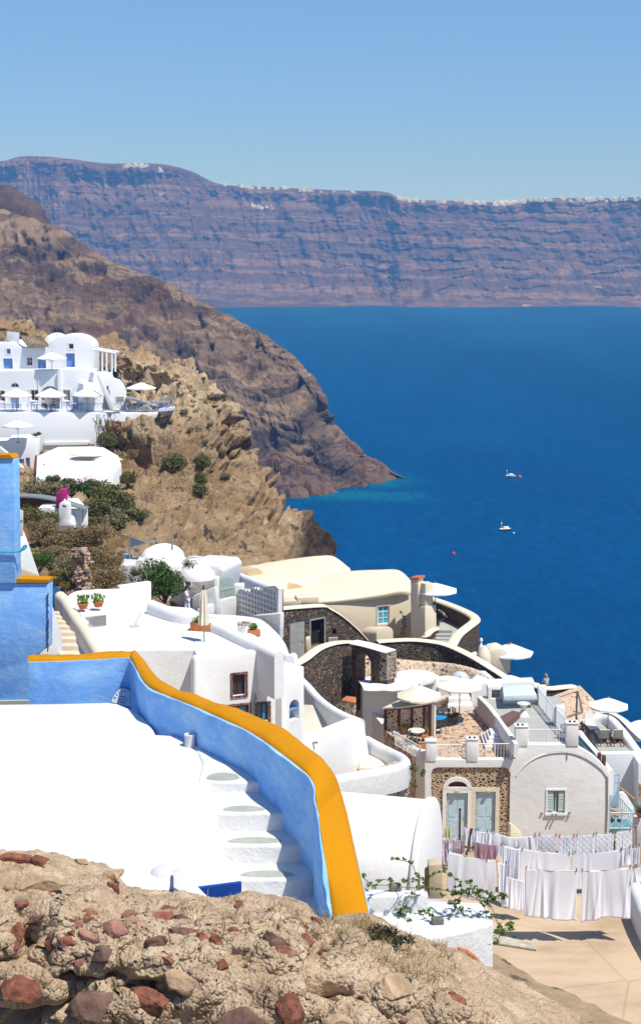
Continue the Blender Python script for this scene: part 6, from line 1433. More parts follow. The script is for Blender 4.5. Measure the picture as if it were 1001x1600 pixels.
def wooden_box(): 
    p = PZ(662, 1168, ZP); r = empty('wooden_crate', p, 'low orange-brown wooden box by the trellis balustrade', 'box'); mb = MB(); mb.box(p+Vector((0, 0, .2)), (.75, .5, .36), .3); fix(mb.build('box', plain('orange_wood', (0, 0, 0)), r), .02, 2); mb = MB(); mb.box(p+Vector((0, 0, .40)), (.8, .55, .04), .3); mb.build('lid', WOOD, r)
wooden_box()
b_ = empty('dry_bush', PZ(640, 1150, ZP), 'brown dry bush in front of the pierced screen of the kiosk', 'bush'); lb = MB(); leaf_cloud(lb, PZ(637, 1146, ZP)+Vector((0, 0, .3)), (.7, .4, .45), 900, .055, random.Random(3), 8); lb.build('foliage', leafmat('golden_brown', [(.10, .06, .01), (.24, .15, .03), (.36, .25, .08)]), b_, False)
b_ = empty('dry_bush', PZ(662, 1145, ZP), 'tall brown reed screen plant right of the kiosk', 'bush'); lb = MB(); leaf_cloud(lb, PZ(661, 1150, ZP)+Vector((0, 0, .7)), (.28, .25, .95), 800, .06, random.Random(4), 8); lb.build('foliage', MATS['golden_brown'], b_, False)
# small lamps on parapets
for i, (x, y, z) in enumerate(((657, 1158, -26.3), (737, 1155, -26.1), (812, 1135, -25.3), (893, 1130, -25.1))):
    p = P(x, y, 80.1); l = empty('parapet_light', p, ['on the leftmost pillar of the patio', 'on the second pillar of the patio', 'on the pillar left of the gable railing', 'on the pillar right of the gable railing'][i].join(['small black twin spotlight ', '']), 'spotlight', 'black twin spotlights'); mb = MB()
    for s_ in (-.1, .1): mb.tube(p+Vector((s_, 0, .03)), p+Vector((s_*1.4, -.05, .14)), .07, 8)
    mb.box(p+Vector((0, 0, .02)), (.3, .1, .03)); mb.build('lamp', DARK, l)
# ================================================================ stone slope, people's wall and sunbed terrace on the right
def right_side():
    r = empty('stone_slope', P(890, 1100, 97), 'big pinkish stone revetment with framed panels sloping to the sea', 'revetment')
    A, B, Cc, D, E, G = P(852, 1092, 96.5), P(905, 1071, 99), P(932, 1098, 97), P(955, 1121, 95), P(900, 1135, 90.5), P(860, 1120, 91.5)
    mb = MB(); pts = [A, B, Cc, D, E, G]; mb.add(pts+[p-Vector((0, -1.2, 2.5)) for p in pts], [tuple(range(6)), tuple(range(11, 5, -1))]+[(i, i+6, (i+1) % 6+6, (i+1) % 6) for i in range(6)]); mb.build('face', PINKST, r, True, 20)
    nrm = (B-A).cross(G-A).normalized(); nrm = nrm if nrm.z > 0 or nrm.y < 0 else -nrm
    def on(px, py):
        d = Vector(ray(px, py)); o = Vector((0, 0, HC)); t = (A-o).dot(nrm)/d.dot(nrm); return o+d*t+nrm*.02
    fr = [(866, 1092), (902, 1080), (909, 1112), (878, 1122)]
    for i in range(4):
        mb = MB(); mb.tube(on(*fr[i]), on(*fr[(i+1) % 4]), .07, 5); mb.build('frame_rib', plain('rib_brown', (.22, .15, .12), .9, .2), r)
    w_ = empty('sea_parapet', P(860, 1070, 99), 'cream-topped dark wall on the skyline where a person sits', 'wall')
    pts = [P(805, 1062, 99), P(830, 1068, 98.5), P(855, 1073, 98), P(880, 1071, 98.5), P(896, 1070, 99), P(903, 1074, 99.2)]
    wallpath('coping', pts, .7, .16, CREAMW, w_, 24, rnd=.12); wallpath('wall', [p-Vector((0, 0, .13)) for p in pts], .5, 1.3, LAVA, w_, 24, rnd=.05)
    wallpath('wall', [P(790, 1053, 100), P(805, 1057, 100), P(822, 1063, 100), P(842, 1068, 100)], .5, 1.0, WHITE, w_, 12)
    t = empty('sunbed_terrace', P(960, 1180, 86), 'white walled terrace with grey floor holding the two beige sunbeds', 'terrace')
    z = slope(1178)*86.15; zprism('floor', [(936, 1178), (997, 1178), (985, 1150), (960, 1128), (915, 1128), (925, 1150)], z, -34, GREYF, t, 0)
    f = Face(P(936, 1200, 86), P(1001, 1200, 85.8)); facade('wall', f, [(936, 1330), (936, 1178), (996, 1177), (995, 1225), (996, 1330)], .5, plaster('blue_white_plaster', (.74, .79, .84), amount=.3), t, (), .05)
    mb = MB(); a, zz = f.hit(950, 1220); b, _ = f.hit(995, 1220); f.slab(mb, [(a, zz-.05), (b, zz-.05), (b, zz), (a, zz)], .03, -.02); mb.build('ledge', WHITE, t)
    k = empty('billowing_wall', P(980, 1150, 88), 'smooth white rounded wall descending to the sea behind the sunbeds', 'wall')
    wallpath('wall', [P(905, 1126, 92), P(925, 1117, 92.5), P(950, 1118, 92), P(966, 1132, 90), P(982, 1152, 88), P(998, 1174, 86.2)], .6, 2.0, WHITE, k, 30)
    g = loft_grid([[P(922, 1122, 93), P(945, 1114, 93.5), P(965, 1122, 92), P(985, 1142, 90), P(1005, 1160, 88.5)], [P(935, 1112, 96), P(955, 1112, 96), P(975, 1122, 95), P(990, 1133, 94), P(1015, 1145, 93)], [P(950, 1125, 99), P(970, 1130, 99), P(985, 1140, 98), P(1005, 1150, 97), P(1025, 1160, 96)]], 30, 20)
    grid_obj('sloping_top', g, plaster('billow_blue_white', (.72, .76, .82), amount=.2), k)
    mb = MB(); dome(mb, P(1004, 1150, 92), 1.3, 1.3, 1.0); mb.build('dome', WHITE, k)
    umbrella(PZ(948, 1158, z), 2.55, 2.8, 'white parasol beside the two beige sunbeds above the sea', rz=.2, rise=.36)
    lounger(PZ(941, 1160, z), R(180), 'beige sunbed with raised back, left one on the sunbed terrace', 62, 'beige sunbeds', plain('beige_canvas', (.50, .48, .40), .9, .06))
    lounger(PZ(962, 1160, z), R(180), 'beige sunbed with raised back, right one on the sunbed terrace', 62, 'beige sunbeds', MATS['beige_canvas'])
    lounger(PZ(921, 1141, z), R(8), 'folded-up dark sunbed with a white cushion behind the beige pair', 78, 'beige sunbeds', MATS['white_cushion'])
    rw = empty('red_brick_wall', P(965, 1155, 89), 'low red wall behind the right beige sunbed', 'wall'); ff = Face(P(950, 1155, 89.4), P(978, 1155, 88)); facade('wall', ff, [(948, 1160), (948, 1146), (958, 1145), (974, 1160), (974, 1166)], .3, plain('brick_red', (.45, .12, .06), .9, .3, 6), rw, (), .02)
    mb = MB(); ff.slab(mb, [ff.hit(950, 1146.5), ff.hit(958, 1146), ff.hit(958, 1144), ff.hit(950, 1144)], .03, -.3); mb.build('capping', TILE, rw)
    gp = empty('glass_balustrade', P(915, 1165, 83), 'blue glass panels of the stair balustrade right of the gable', 'balustrade')
    fgp = Face(P(903, 1160, 82), P(930, 1180, 80.4)); mb = MB(); fgp.slab(mb, [fgp.hit(903, 1163), fgp.hit(903, 1148), fgp.hit(929, 1177), fgp.hit(929, 1187)], .02, -.0); mb.build('pane', plain('balustrade_blue', (.12, .32, .45), .15, .15), gp)
    for (x0, y0, x1, y1) in ((903, 1146, 930, 1176), (903, 1156, 928, 1181), (902, 1164, 929, 1188)): m2 = MB(); m2.tube(fgp.px(x0, y0, .04), fgp.px(x1, y1, .04), .035, 5); m2.build('rail', WHITE, gp)
    pl = empty('white_stair_wall', P(925, 1180, 82), 'narrow white sloping wall with little posts between gable and sunbed terrace', 'wall')
    wallpath('wall', [P(905, 1141, 86), P(918, 1158, 84), P(930, 1172, 82.5), P(942, 1188, 81.3), P(954, 1203, 80.3)], .35, 1.5, WHITE, pl, 20)
    for x, y in ((934, 1188), (941, 1192)): mb = MB(); mb.prism([P(x, y-10, 80.8), P(x+5, y-10, 80.8), P(x+5, y-10, 80.8)+Vector((0, .3, 0)), P(x, y-10, 80.8)+Vector((0, .3, 0))], P(x, y+8, 80.8).z); mb.build('post', BROWN, pl)
    # stairs with blue rail at the right edge
    tr = empty('blue_trellis', P(960, 1240, 82), 'tall pale blue trellis screen right of the arched gable', 'trellis')
    ft = Face(P(953, 1240, 82.4), P(968, 1240, 82.4)); a0, zb = ft.hit(953, 1263); a1, zt = ft.hit(966, 1210); mb = MB()
    for i in range(-10, 6):
        for s_ in (0, 1):
            p = []
            for a in np.linspace(a0, a1, 2):
                z = zb+(i*.2)+((a-a0) if s_ == 0 else (a1-a))*1.1
                p.append((a, z))
    for k in range(14):
        z = zb+(zt-zb)*k/14; zz = min(zt, z+(a1-a0)); mb.tube(ft.W(a0, z), ft.W(a1, zz), .018, 4); mb.tube(ft.W(a1, z), ft.W(a0, zz), .018, 4)
    mb.build('lattice', PALEBLUE, tr); mb = MB(); ft.ring(mb, outline(a0, zb, a1, zt, 0, grow=.06), outline(a0, zb, a1, zt, 0), .03, -.03); mb.build('frame', PALEBLUE, tr)
    bl = empty('blue_balcony', P(970, 1290, 82), 'pale blue wooden balcony with crossed braces beneath the trellis', 'balcony')
    fb = Face(P(950, 1285, 81), P(992, 1285, 81)); a0, zb = fb.hit(951, 1294); a1, zt = fb.hit(990, 1270)
    for (p, q) in (((a0, zb), (a1, zb)), ((a0, zt), (a1, zt))): mb = MB(); mb.tube(fb.W(*p), fb.W(*q), .05, 6); mb.build('rail', PALEBLUE, bl)
    am = (a0+a1)/2
    for a in (a0, am, a1): mb = MB(); mb.tube(fb.W(a, zb-.1), fb.W(a, zt+.1), .05, 6); mb.build('post', PALEBLUE, bl)
    mb = MB()
    for p, q in ((a0, am), (am, a1)): mb.tube(fb.W(p, zb), fb.W(q, zt), .03, 5); mb.tube(fb.W(q, zb), fb.W(p, zt), .03, 5); mb.tube(fb.W((p+q)/2, zb), fb.W((p+q)/2, zt), .03, 5)
    mb.build('crossed_braces', PALEBLUE, bl)
    mb = MB(); fb.slab(mb, [(a0-.1, zb-.18), (a1+.1, zb-.18), (a1+.1, zb-.08), (a0-.1, zb-.08)], .05, -1.6); mb.build('deck', plain('teal_deck', (.10, .28, .30), .6, .1), bl)
    st = empty('outside_stair', P(975, 1250, 83), 'pale blue stair rail climbing to a brown handrail at the right edge', 'stair rail')
    fs2 = Face(P(955, 1250, 83.4), P(995, 1250, 83.4)); mb = MB(); mb.tube(fs2.px(966, 1229), fs2.px(989, 1248), .07, 6); mb.build('handrail', WOOD, st)
    mb = MB(); mb.tube(fs2.px(966, 1243, .3), fs2.px(988, 1268, .3), .045, 6); mb.tube(fs2.px(966, 1256, .3), fs2.px(984, 1276, .3), .045, 6)
    for i in range(7): x = 967+i*3.2; mb.tube(fs2.px(x, 1244+i*3.6, .3), fs2.px(x, 1257+i*3.6, .3), .022, 4)
    mb.build('rail', PALEBLUE, st); 
    fw2 = Face(P(966, 1250, 84.0), P(1001, 1250, 84.0)); facade('white_flight', fw2, [(966, 1300), (966, 1240), (975, 1238), (990, 1262), (990, 1330), (966, 1330)], .3, WHITE, st, (), .03)
    table(P(964, 1278, 82.4)-Vector((0, 0, .4)), .55, 'wooden table with a parasol-like round top on the blue balcony', WOOD, .74)
    wr = empty('right_edge_wall', P(998, 1290, 70), 'white plaster wall at the right edge holding a terracotta pot', 'wall')
    fe = Face(P(986, 1280, 74), P(1030, 1280, 74)); facade('wall', fe, [(990, 1330), (989, 1300), (990, 1278), (1040, 1276), (1040, 1330)], .5, WHITE2, wr, (), .1)
    pot_plant(P(1000, 1277, 73.7), .28, 'leafy plant in a terracotta pot at the far right edge', 'leaf', None)
    # white stair blocks behind right edge
    q = empty('edge_house', P(1005, 1200, 84), 'sliver of white house with brown shelves at the right edge', 'house'); fq = Face(P(994, 1250, 84.5), P(1060, 1250, 84.5)); facade('wall', fq, [(996, 1300), (996, 1192), (1060, 1190), (1060, 1300)], 2, WHITE, q, (), .05)
    for y in (1226, 1234, 1243): mb = MB(); a, zz = fq.hit(997, y); fq.slab(mb, [(a, zz), (a+2, zz-.3), (a+2, zz-.2), (a, zz+.1)], .25, 0); mb.build('shelf', WOOD, q)
right_side()
ZLY = slope(1475)*41.5
# ================================================================ white vault below the patio house
def near_vault():
    r = empty('barrel_vault_house', P(620, 1350, 36), 'plain white barrel-vaulted house between the orange coping and the laundry', 'house')
    z = slope(1396)*33.4; A = P(500, 1390, 35.6); B = P(667, 1390, 34.9); A.z = B.z = HC+z
    vault('vault', A, B, 1.72, 1.66, -24, WHITE, r, 24, bev=.05)
    e = (B-A).normalized(); B2 = B+e*.004
    vault('gable_rim', B-e*.12, B+e*.06, 1.80, 1.73, -24, WHITE, r, 24, bev=.03)
    # terrace block and bench in front
    t = empty('white_terrace_block', P(680, 1450, 20), 'white plastered block with a caper plant sprawling over it', 'plastered block')
    z = -9.1; zprism('top', [(540, 1404), (668, 1406), (748, 1409), (760, 1416), (768, 1430), (771, 1441), (735, 1452), (692, 1462), (640, 1467), (540, 1475)], z, -13, WHITE2, t, .05, seg=3)
    zprism('bench', [(520, 1388), (668, 1390), (668, 1399), (520, 1404)], z+.24, z-.3, WHITE2, t, .03)
    # cracked lip
    rng = random.Random(12); mb = MB()
    pts = [PZ(691, 1462, z)]; f = Face(PZ(640, 1467, z), PZ(771, 1441, z))
    L = [f.px(x, y, .012) for x, y in ((692, 1464), (693, 1475), (700, 1484), (712, 1490), (730, 1484), (748, 1480), (766, 1474))]
    mb.path(L, .006, 4); mb.build('crack', plain('crack_brown', (.30, .22, .15), .9, .2), t)
    mb = MB(); mb.path([P(715, 1483, 19.0), P(728, 1487, 19.0), P(738, 1494, 19.0), P(746, 1503, 19.0), P(752, 1530, 19.0)], .035, 8); o = mb.build('clay_rim', TILE, None); tag(o, 'curved terracotta rim of a broken pot at the end of the rubble wall', 'pot rim')
    for i, (x, y, s, h) in enumerate(((617, 1386, .17, .10), (683, 1438, .17, .09), (705, 1407, .10, .05), (789, 1400, .16, .09))):
        p = PZ(x, y+5, z+(.24 if i == 0 else 0)) if i < 3 else PZ(790, 1404, ZLY)
        q = empty('grey_stone', p, ['grey rectangular stone on the white bench', 'rounded grey stone near the edge of the white block', 'small dark stone at the corner of the bench', 'grey stone weight on the laundry yard floor'][i], 'stone'); sc = 1 if i < 3 else 2.3
        mb = MB(); mb.box(p+Vector((0, 0, h*sc/2)), (s*sc, s*sc*.7, h*sc), .1); fix(mb.build('stone', plain('weathered_grey', (.16, .155, .14), .9, .3, 18, .01), q), .02, 3)
    # caper plant
    c = empty('caper_plant', P(700, 1400, 19.6), 'sprawling caper plant with long bare stems and green leaf clusters on the white block', 'caper plant')
    sm = MB(); lf = MB(); rng = random.Random(21)
    stems = [[(760, 1425), (745, 1405), (720, 1398), (690, 1390), (660, 1388), (630, 1386), (600, 1383), (580, 1383)], [(660, 1388), (662, 1375), (650, 1366), (644, 1352), (632, 1345), (618, 1343)], [(580, 1383), (570, 1374), (566, 1370)], [(655, 1385), (642, 1400), (634, 1415), (625, 1424)], [(662, 1375), (680, 1365), (692, 1362)],
             [(740, 1402), (722, 1392), (718, 1380), (705, 1368)], [(745, 1404), (735, 1386), (733, 1378)], [(730, 1399), (752, 1392), (765, 1397), (770, 1404)], [(750, 1405), (768, 1420), (776, 1440), (786, 1452), (795, 1445)], [(776, 1440), (780, 1458), (776, 1474)], [(786, 1455), (800, 1452)], [(720, 1400), (712, 1415), (706, 1428), (698, 1440)], [(625, 1424), (635, 1435), (640, 1442)], [(655, 1423), (672, 1428)], [(640, 1380), (632, 1376)], [(770, 1404), (780, 1398), (788, 1402)], [(590, 1378), (597, 1374), (608, 1376)]]
    for s in stems:
        Ys = 19.7; pts = spline([P(x, y, Ys-.3*math.sin(i)) for i, (x, y) in enumerate(s)], len(s)*4)
        sm.path(pts, .006, 5)
        for k, p in enumerate(pts):
            if rng.random() < .30: leaf_cloud(lf, p, (.045, .045, .035), 12, .024, rng, 2)
        leaf_cloud(lf, pts[-1], (.07, .07, .045), 26, .026, rng, 3)
    for (x, y, n) in ((700, 1400, 26), (715, 1396, 40), (728, 1394, 40), (742, 1396, 36), (755, 1402, 30), (760, 1412, 20), (640, 1442, 24), (634, 1436, 18), (575, 1390, 14), (650, 1376, 14), (718, 1420, 22), (712, 1408, 18), (625, 1424, 16), (640, 1422, 16), (780, 1455, 24), (768, 1468, 16), (790, 1462, 16), (797, 1448, 14), (733, 1380, 14), (652, 1370, 10), (710, 1388, 14), (664, 1424, 12), (770, 1432, 16)):
        for j in range(3): leaf_cloud(lf, P(x+rng.gauss(0, 5), y+rng.gauss(0, 3), 19.6+rng.uniform(-.15, .15)), (.055, .05, .035), n//3+4, .025, rng, 3)
    sm.build('stem', plain('caper_stem', (.20, .16, .07), .8, .2), c); lf.build('foliage', leafmat('caper_leaf', [(.05, .10, .012), (.10, .19, .03), (.16, .26, .05)], 12), c, False)
    g = empty('fence_post', P(685, 1410, 30), 'weathered pale wooden box post between the vault and the hanging sheet', 'post')
    fp = Face(P(664, 1400, 33), P(690, 1400, 33)); facade('post', fp, [(670, 1405), (669, 1352), (690, 1350), (692, 1405)], .4, plaster('post_beige', (.55, .47, .34), amount=.6), g, (), .03)
    facade('post_side', fp, [(664, 1406), (664, 1365), (669, 1360), (669, 1406)], .3, BROWN, g, (), .02)
near_vault()
# ================================================================ laundry yard
ZL = slope(1475)*41.5
def laundry():
    y_ = empty('laundry_yard', PZ(880, 1450, ZL), 'tan concrete laundry yard with fine cracks', 'yard floor')
    m, t, b = nodes('tan_concrete'); p = coords(t)
    c = ramp(t, noise(t, coords(t, (.5, 1.2, 1)), .8, 6, .6), [(.3, (.40, .29, .19)), (.5, (.52, .39, .27)), (.7, (.58, .45, .32))])
    v2 = t.nodes.new('ShaderNodeTexVoronoi'); v2.feature = 'DISTANCE_TO_EDGE'; v2.inputs['Scale'].default_value = .25; t.links.new(p, v2.inputs['Vector'])
    c = mixc(t, ramp(t, v2.outputs['Distance'], [(.003, (.4, .4, .4)), (.009, (0, 0, 0))]), c, (.30, .19, .11))
    t.links.new(c, b.inputs['Base Color']); b.inputs['Roughness'].default_value = .9; bump(t, b, noise(t, p, 8, 5), .5, .01)
    y_['kind'] = 'structure'
    for k in ('label', 'category'): del y_[k]
    bpy.data.objects.remove(y_)
    zz = zprism('yard', [(640, 1640), (640, 1375), (700, 1338), (985, 1338), (1000, 1375), (1090, 1640)], ZL, -22.5, m, None, 0); tag(zz, kind='structure')
    w_ = empty('yard_wall', PZ(998, 1450, ZL), 'white rounded wall along the right side of the laundry yard', 'wall')
    wallpath('wall', [PZ(986, 1366, ZL+.85), PZ(996, 1392, ZL+.85), PZ(1012, 1430, ZL+.85), PZ(1040, 1480, ZL+.85), PZ(1070, 1560, ZL+.85)], .45, 1.6, WHITE2, w_, 20)
    pl = empty('brown_board', PZ(990, 1400, ZL), 'thin brown board leaning at the near end of the yard wall', 'board'); mb = MB(); p0 = PZ(989, 1415, ZL); mb.box(p0+Vector((0, 0, .6)), (.08, .35, 1.3)); mb.build('board', plain('orange_wood', (0, 0, 0)), pl)
    lb = empty('planks', PZ(780, 1480, ZL), 'pile of pale weathered planks on the yard floor by the white block', 'planks'); mb = MB()
    for k in range(5): a = PZ(772+k*2, 1470+k*5, ZL); mb.box(a+Vector((.5, .1*k, .05)), (1.3, .09, .05), -.5+.04*k)
    mb.build('planks', plain('weathered_wood', (.52, .46, .38), .9, .2, 6), lb)
laundry()
PEGC = {'green': plain('peg_green', (.01, .30, .20), .4, .1), 'red': plain('peg_red', (.55, .06, .05), .4, .1), 'blue': plain('peg_blue', (.03, .18, .50), .4, .1), 'orange': plain('peg_orange', (.70, .30, .06), .4, .1)}
def peg(p, col, where):
    o = MB(); o.box(p+Vector((0, -.012, 0)), (.026, .012, .11)); o.box(p+Vector((0, .012, 0)), (.026, .012, .11)); o.tube(p+Vector((-.018, 0, .02)), p+Vector((.018, 0, .02)), .012, 6)
    tag(o.build('clothes_peg', PEGC[col], None), f'{col} clothes peg on the {where}', 'clothes peg', f'{col} clothes pegs on the {where}')
FA = .26
def cloth(name, cat, label, x0, y0, x1, y1, Y, drop, mat, folds=5, amp=.05, hem=.0, group=None, sag=.03, Yr=None, seed=0, neck=0, taper=0, thick=.006):
    """cloth hanging from (x0,y0) to (x1,y1) on the line; drop in photograph pixels (left, right)"""
    Yr = Yr or Y; A, B = P(x0, y0, Y), P(x1, y1, Yr); nu, nv = 90, 36; d0, d1 = (drop if isinstance(drop, tuple) else (drop, drop)); g = np.zeros((nu, nv, 3)); rng = random.Random(seed+int(x0))
    ph = [rng.uniform(0, 6) for _ in range(6)]; e = (B-A); e.z = 0; e.normalize(); nn = Vector((-e.y, e.x, 0))
    FO = [(rng.uniform(-.05, 1.05), rng.uniform(-.14, .14), rng.uniform(.018, .07), rng.choice((-1, 1))*rng.uniform(.25, 1)) for _ in range(int(3+folds*2.2))]
    for i in range(nu):
        u = i/(nu-1); top = A.lerp(B, u)-Vector((0, 0, sag*math.sin(math.pi*u)))
        H = (d0*(1-u)+d1*u)/F*Y*1.03; H *= 1+.035*math.sin(u*4.3+ph[5])
        for j in range(nv):
            v = j/(nv-1); w_ = amp*1.15*(.2+.8*v)*sum(fa*math.exp(-((u-fu-fd*v)/fw)**2) for fu, fd, fw, fa in FO)
            w_ += amp*.5*v*math.sin((u*.9+v*.8)*6+ph[4])*(.5+.5*math.sin(u*3+ph[1])); p = top+nn*(w_+.05*v*math.sin(v*2+ph[3]))-Vector((0, 0, v*H+hem*math.sin(u*5+ph[4])*v*.1))+e*(taper*(u-.5)*-v)
            g[i, j] = p
    o = grid_obj(name, g, mat, None); s = o.modifiers.new('t', 'SOLIDIFY'); s.thickness = thick; s.offset = 0
    return tag(o, label, cat, group)
def lines():
    quilt = None
    m, t, b = nodes('quilted_cotton'); b.inputs['Base Color'].default_value = (.75, .77, .86, 1); b.inputs['Roughness'].default_value = .95
    p = coords(t); wv = t.nodes.new('ShaderNodeTexVoronoi'); wv.inputs['Scale'].default_value = 7; mp = t.nodes.new('ShaderNodeMapping'); mp.inputs['Rotation'].default_value = (0, R(45), 0); mp.inputs['Scale'].default_value = (1, .05, 1); t.links.new(p, mp.inputs[0]); t.links.new(mp.outputs[0], wv.inputs['Vector']); wv.inputs['Randomness'].default_value = .12
    c = ramp(t, wv.outputs['Distance'], [(.25, (.82, .83, .90)), (.62, (.70, .72, .82))]); t.links.new(c, b.inputs['Base Color']); bump(t, b, wv.outputs['Distance'], .6, .02)
    Y1, Y2, Y3 = 41.5, 45.0, 49.0
    W1, W2, W3 = 'nearest washing line', 'middle washing line', 'farthest washing line'
    # nearest line
    cloth('bed_sheet', 'sheet', 'large white sheet on the nearest line, left of the two big ones', 820, 1357, 901, 1360, Y1, (81, 82), SHEET, 4, .05, .3, None, .03, seed=1)
    cloth('bed_sheet', 'sheet', 'large white sheet on the nearest line, right of the two big ones', 909, 1361, 986, 1355, Y1, (86, 84), SHEET, 4, .06, .3, None, .02, seed=2)
    cloth('bed_sheet', 'sheet', 'white sheet slung on a slant at the left, beside the wooden post', 699, 1331, 774, 1346, Y1+.4, (72, 66), SHEET, 2, .04, .3, None, .02, seed=3)
    cloth('bed_sheet', 'sheet', 'rumpled white sheet in shade hanging low in the gap behind the big sheets', 784, 1368, 822, 1378, Y1+1.6, (56, 44), SHEET, 3, .05, .3, None, .0, seed=4)
    cloth('towel', 'towel', 'small white cloth at the right end of the nearest line', 985, 1357, 1004, 1352, Y1, (22, 26), SHEET, 3, .04, seed=5)
    # garments between
    cloth('pillowcase', 'pillowcase', 'crumpled white garment right of the slanted sheet', 776, 1347, 792, 1349, Y1+.6, (62, 66), SHEET, 3, .09, seed=6, taper=.1)
    cloth('shirt', 'shirt', 'long white garment with deep folds left of the big sheets', 789, 1322, 812, 1326, Y2-1, (90, 92), SHEET, 4, .10, seed=7)
    cloth('curtain', 'curtain', 'white pleated curtain hanging left of the watermelon-pink-pegged line', 783, 1321, 815, 1325, Y2, (60, 60), SHEET, 6, .08, seed=8)['label'] = 'white pleated curtain with vertical folds in the middle of the laundry'
    cloth('bed_sheet', 'sheet', 'white sheet on the middle line, left of the centre pegs', 812, 1326, 890, 1334, Y2, (64, 60), SHEET, 2, .03, seed=9)
    cloth('bed_sheet', 'sheet', 'white sheet on the middle line, right of the centre pegs', 893, 1334, 969, 1328, Y2, (60, 62), SHEET, 2, .03, seed=10)
    for i, (a, b_) in enumerate(((969, 984), (984, 999))): cloth('pillowcase', 'pillowcase', ['small white crumpled top at the right of the middle line, left one', 'small white crumpled top at the right of the middle line, right one'][i], a, 1326, b_, 1322, Y2, (28, 30), SHEET, 2, .09, seed=11+i)
    # farthest line
    for i, (a, b_, y0, y1) in enumerate(((841, 868, 1304, 1305), (872, 897, 1306, 1306), (900, 929, 1305, 1304), (931, 958, 1304, 1301), (961, 987, 1300, 1296))):
        cloth('quilted_towel', 'towel', 'white quilted cloth on the farthest line, '+['first from the left', 'second from the left', 'third and middle of five', 'fourth from the left', 'fifth, at the right end'][i], a, y0, b_, y1, Y3, (42, 43), m, 1, .02, group='white quilted cloths in a row', seed=20+i)
    cloth('bed_sheet', 'sheet', 'white sheet sagging into a soft curve on the farthest line', 768, 1300, 838, 1305, Y3, (40, 44), SHEET, 3, .09, sag=.14, seed=30)
    cloth('shirt', 'shirt', 'bunched white shirt at the left of the farthest line', 742, 1298, 768, 1300, Y3, (44, 44), SHEET, 4, .12, seed=31)
    cloth('shirt', 'shirt', 'narrow white shirt beside the leaning brown pole', 725, 1292, 742, 1297, Y3, (40, 34), SHEET, 3, .10, seed=32)
    mv = plain('mauve_cloth', (.36, .22, .30), .95, .12, 5); 
    cloth('trousers', 'trousers', 'dusty mauve trousers hanging in the laundry', 741, 1315, 775, 1321, Y3-1.2, (30, 34), mv, 4, .06, seed=33)
    pm, t2, b2 = nodes('patterned_cloth'); p2 = coords(t2); t2.links.new(ramp(t2, noise(t2, coords(t2, (1, 1, .35)), 5, 5, .7), [(.42, (.70, .72, .82)), (.5, (.45, .38, .48)), (.6, (.25, .17, .24))]), b2.inputs['Base Color']); b2.inputs['Roughness'].default_value = .95
    cloth('patterned_dress', 'dress', 'mauve and white patterned dress at the left end of the laundry', 687, 1311, 706, 1311, Y3-2, (42, 40), pm, 3, .08, seed=34)
    cloth('patterned_dress', 'dress', 'white and brown patterned dress by the vertical brown pole', 706, 1311, 724, 1312, Y3-2, (30, 24), pm, 3, .08, seed=35)
    cloth('towel', 'towel', 'pale yellow-green cloth in front of the left blue door', 686, 1294, 706, 1291, Y3+1, (14, 18), plain('yellow_green_cloth', (.58, .60, .36), .95, .1), 2, .05, seed=36)
    # lines
    def line(name, pts, lab):
        mb = MB(); mb.path(spline(pts, 24), .008, 5); tag(mb.build('washing_line', plain('line_cord', (.55, .55, .5), .8, .1), None), lab, 'washing line')
    line('washing_line', [P(792, 1351, Y1), P(850, 1359.5, Y1), P(905, 1361, Y1), P(960, 1358, Y1), P(1010, 1350, Y1)], 'thin cord carrying the two big sheets nearest the camera')
    line('washing_line', [P(735, 1314, Y2), P(783, 1321, Y2), P(817, 1326, Y2), P(890, 1334, Y2), P(950, 1330, Y2), P(1010, 1318, Y2)], 'thin cord of the middle row of washing')
    line('washing_line', [P(700, 1286, Y3), P(727, 1293, Y3), P(770, 1300, Y3), P(840, 1304.5, Y3), P(900, 1305.5, Y3), P(960, 1300, Y3), P(995, 1294, Y3)], 'thin cord of the farthest row of washing')
    line('washing_line', [P(690, 1327, Y1+.4), P(735, 1339, Y1+.4), P(790, 1350, Y1+.4)], 'thin slanting cord of the sheet beside the wooden post')
    for col, x, y in (('green', 900, 1359), ('blue', 909, 1360), ('green', 984, 1354), ('red', 991, 1353), ('orange', 822, 1355)): peg(P(x, y, Y1-.01), col, W1)
    for col, x, y in (('blue', 700, 1330), ('blue', 760, 1343), ('orange', 776, 1346), ('blue', 790, 1348)): peg(P(x, y, Y1+.39), col, 'slanting washing line')
    for col, x, y in (('red', 782, 1320), ('red', 807, 1325), ('orange', 816, 1326), ('green', 889, 1333), ('green', 894, 1333), ('green', 969, 1327), ('red', 971, 1326), ('blue', 983, 1323), ('red', 988, 1322), ('green', 998, 1320)): peg(P(x, y, Y2-.01), col, W2)
    for col, x, y in (('orange', 729, 1291), ('blue', 743, 1296), ('green', 747, 1296), ('red', 761, 1298), ('blue', 767, 1298), ('green', 835, 1303), ('red', 842, 1303), ('red', 868, 1304), ('red', 874, 1305), ('red', 896, 1305), ('green', 901, 1305), ('red', 927, 1303), ('green', 931, 1302), ('green', 957, 1300), ('red', 962, 1299), ('red', 984, 1295), ('red', 994, 1292)): peg(P(x, y, Y3-.01), col, W3)
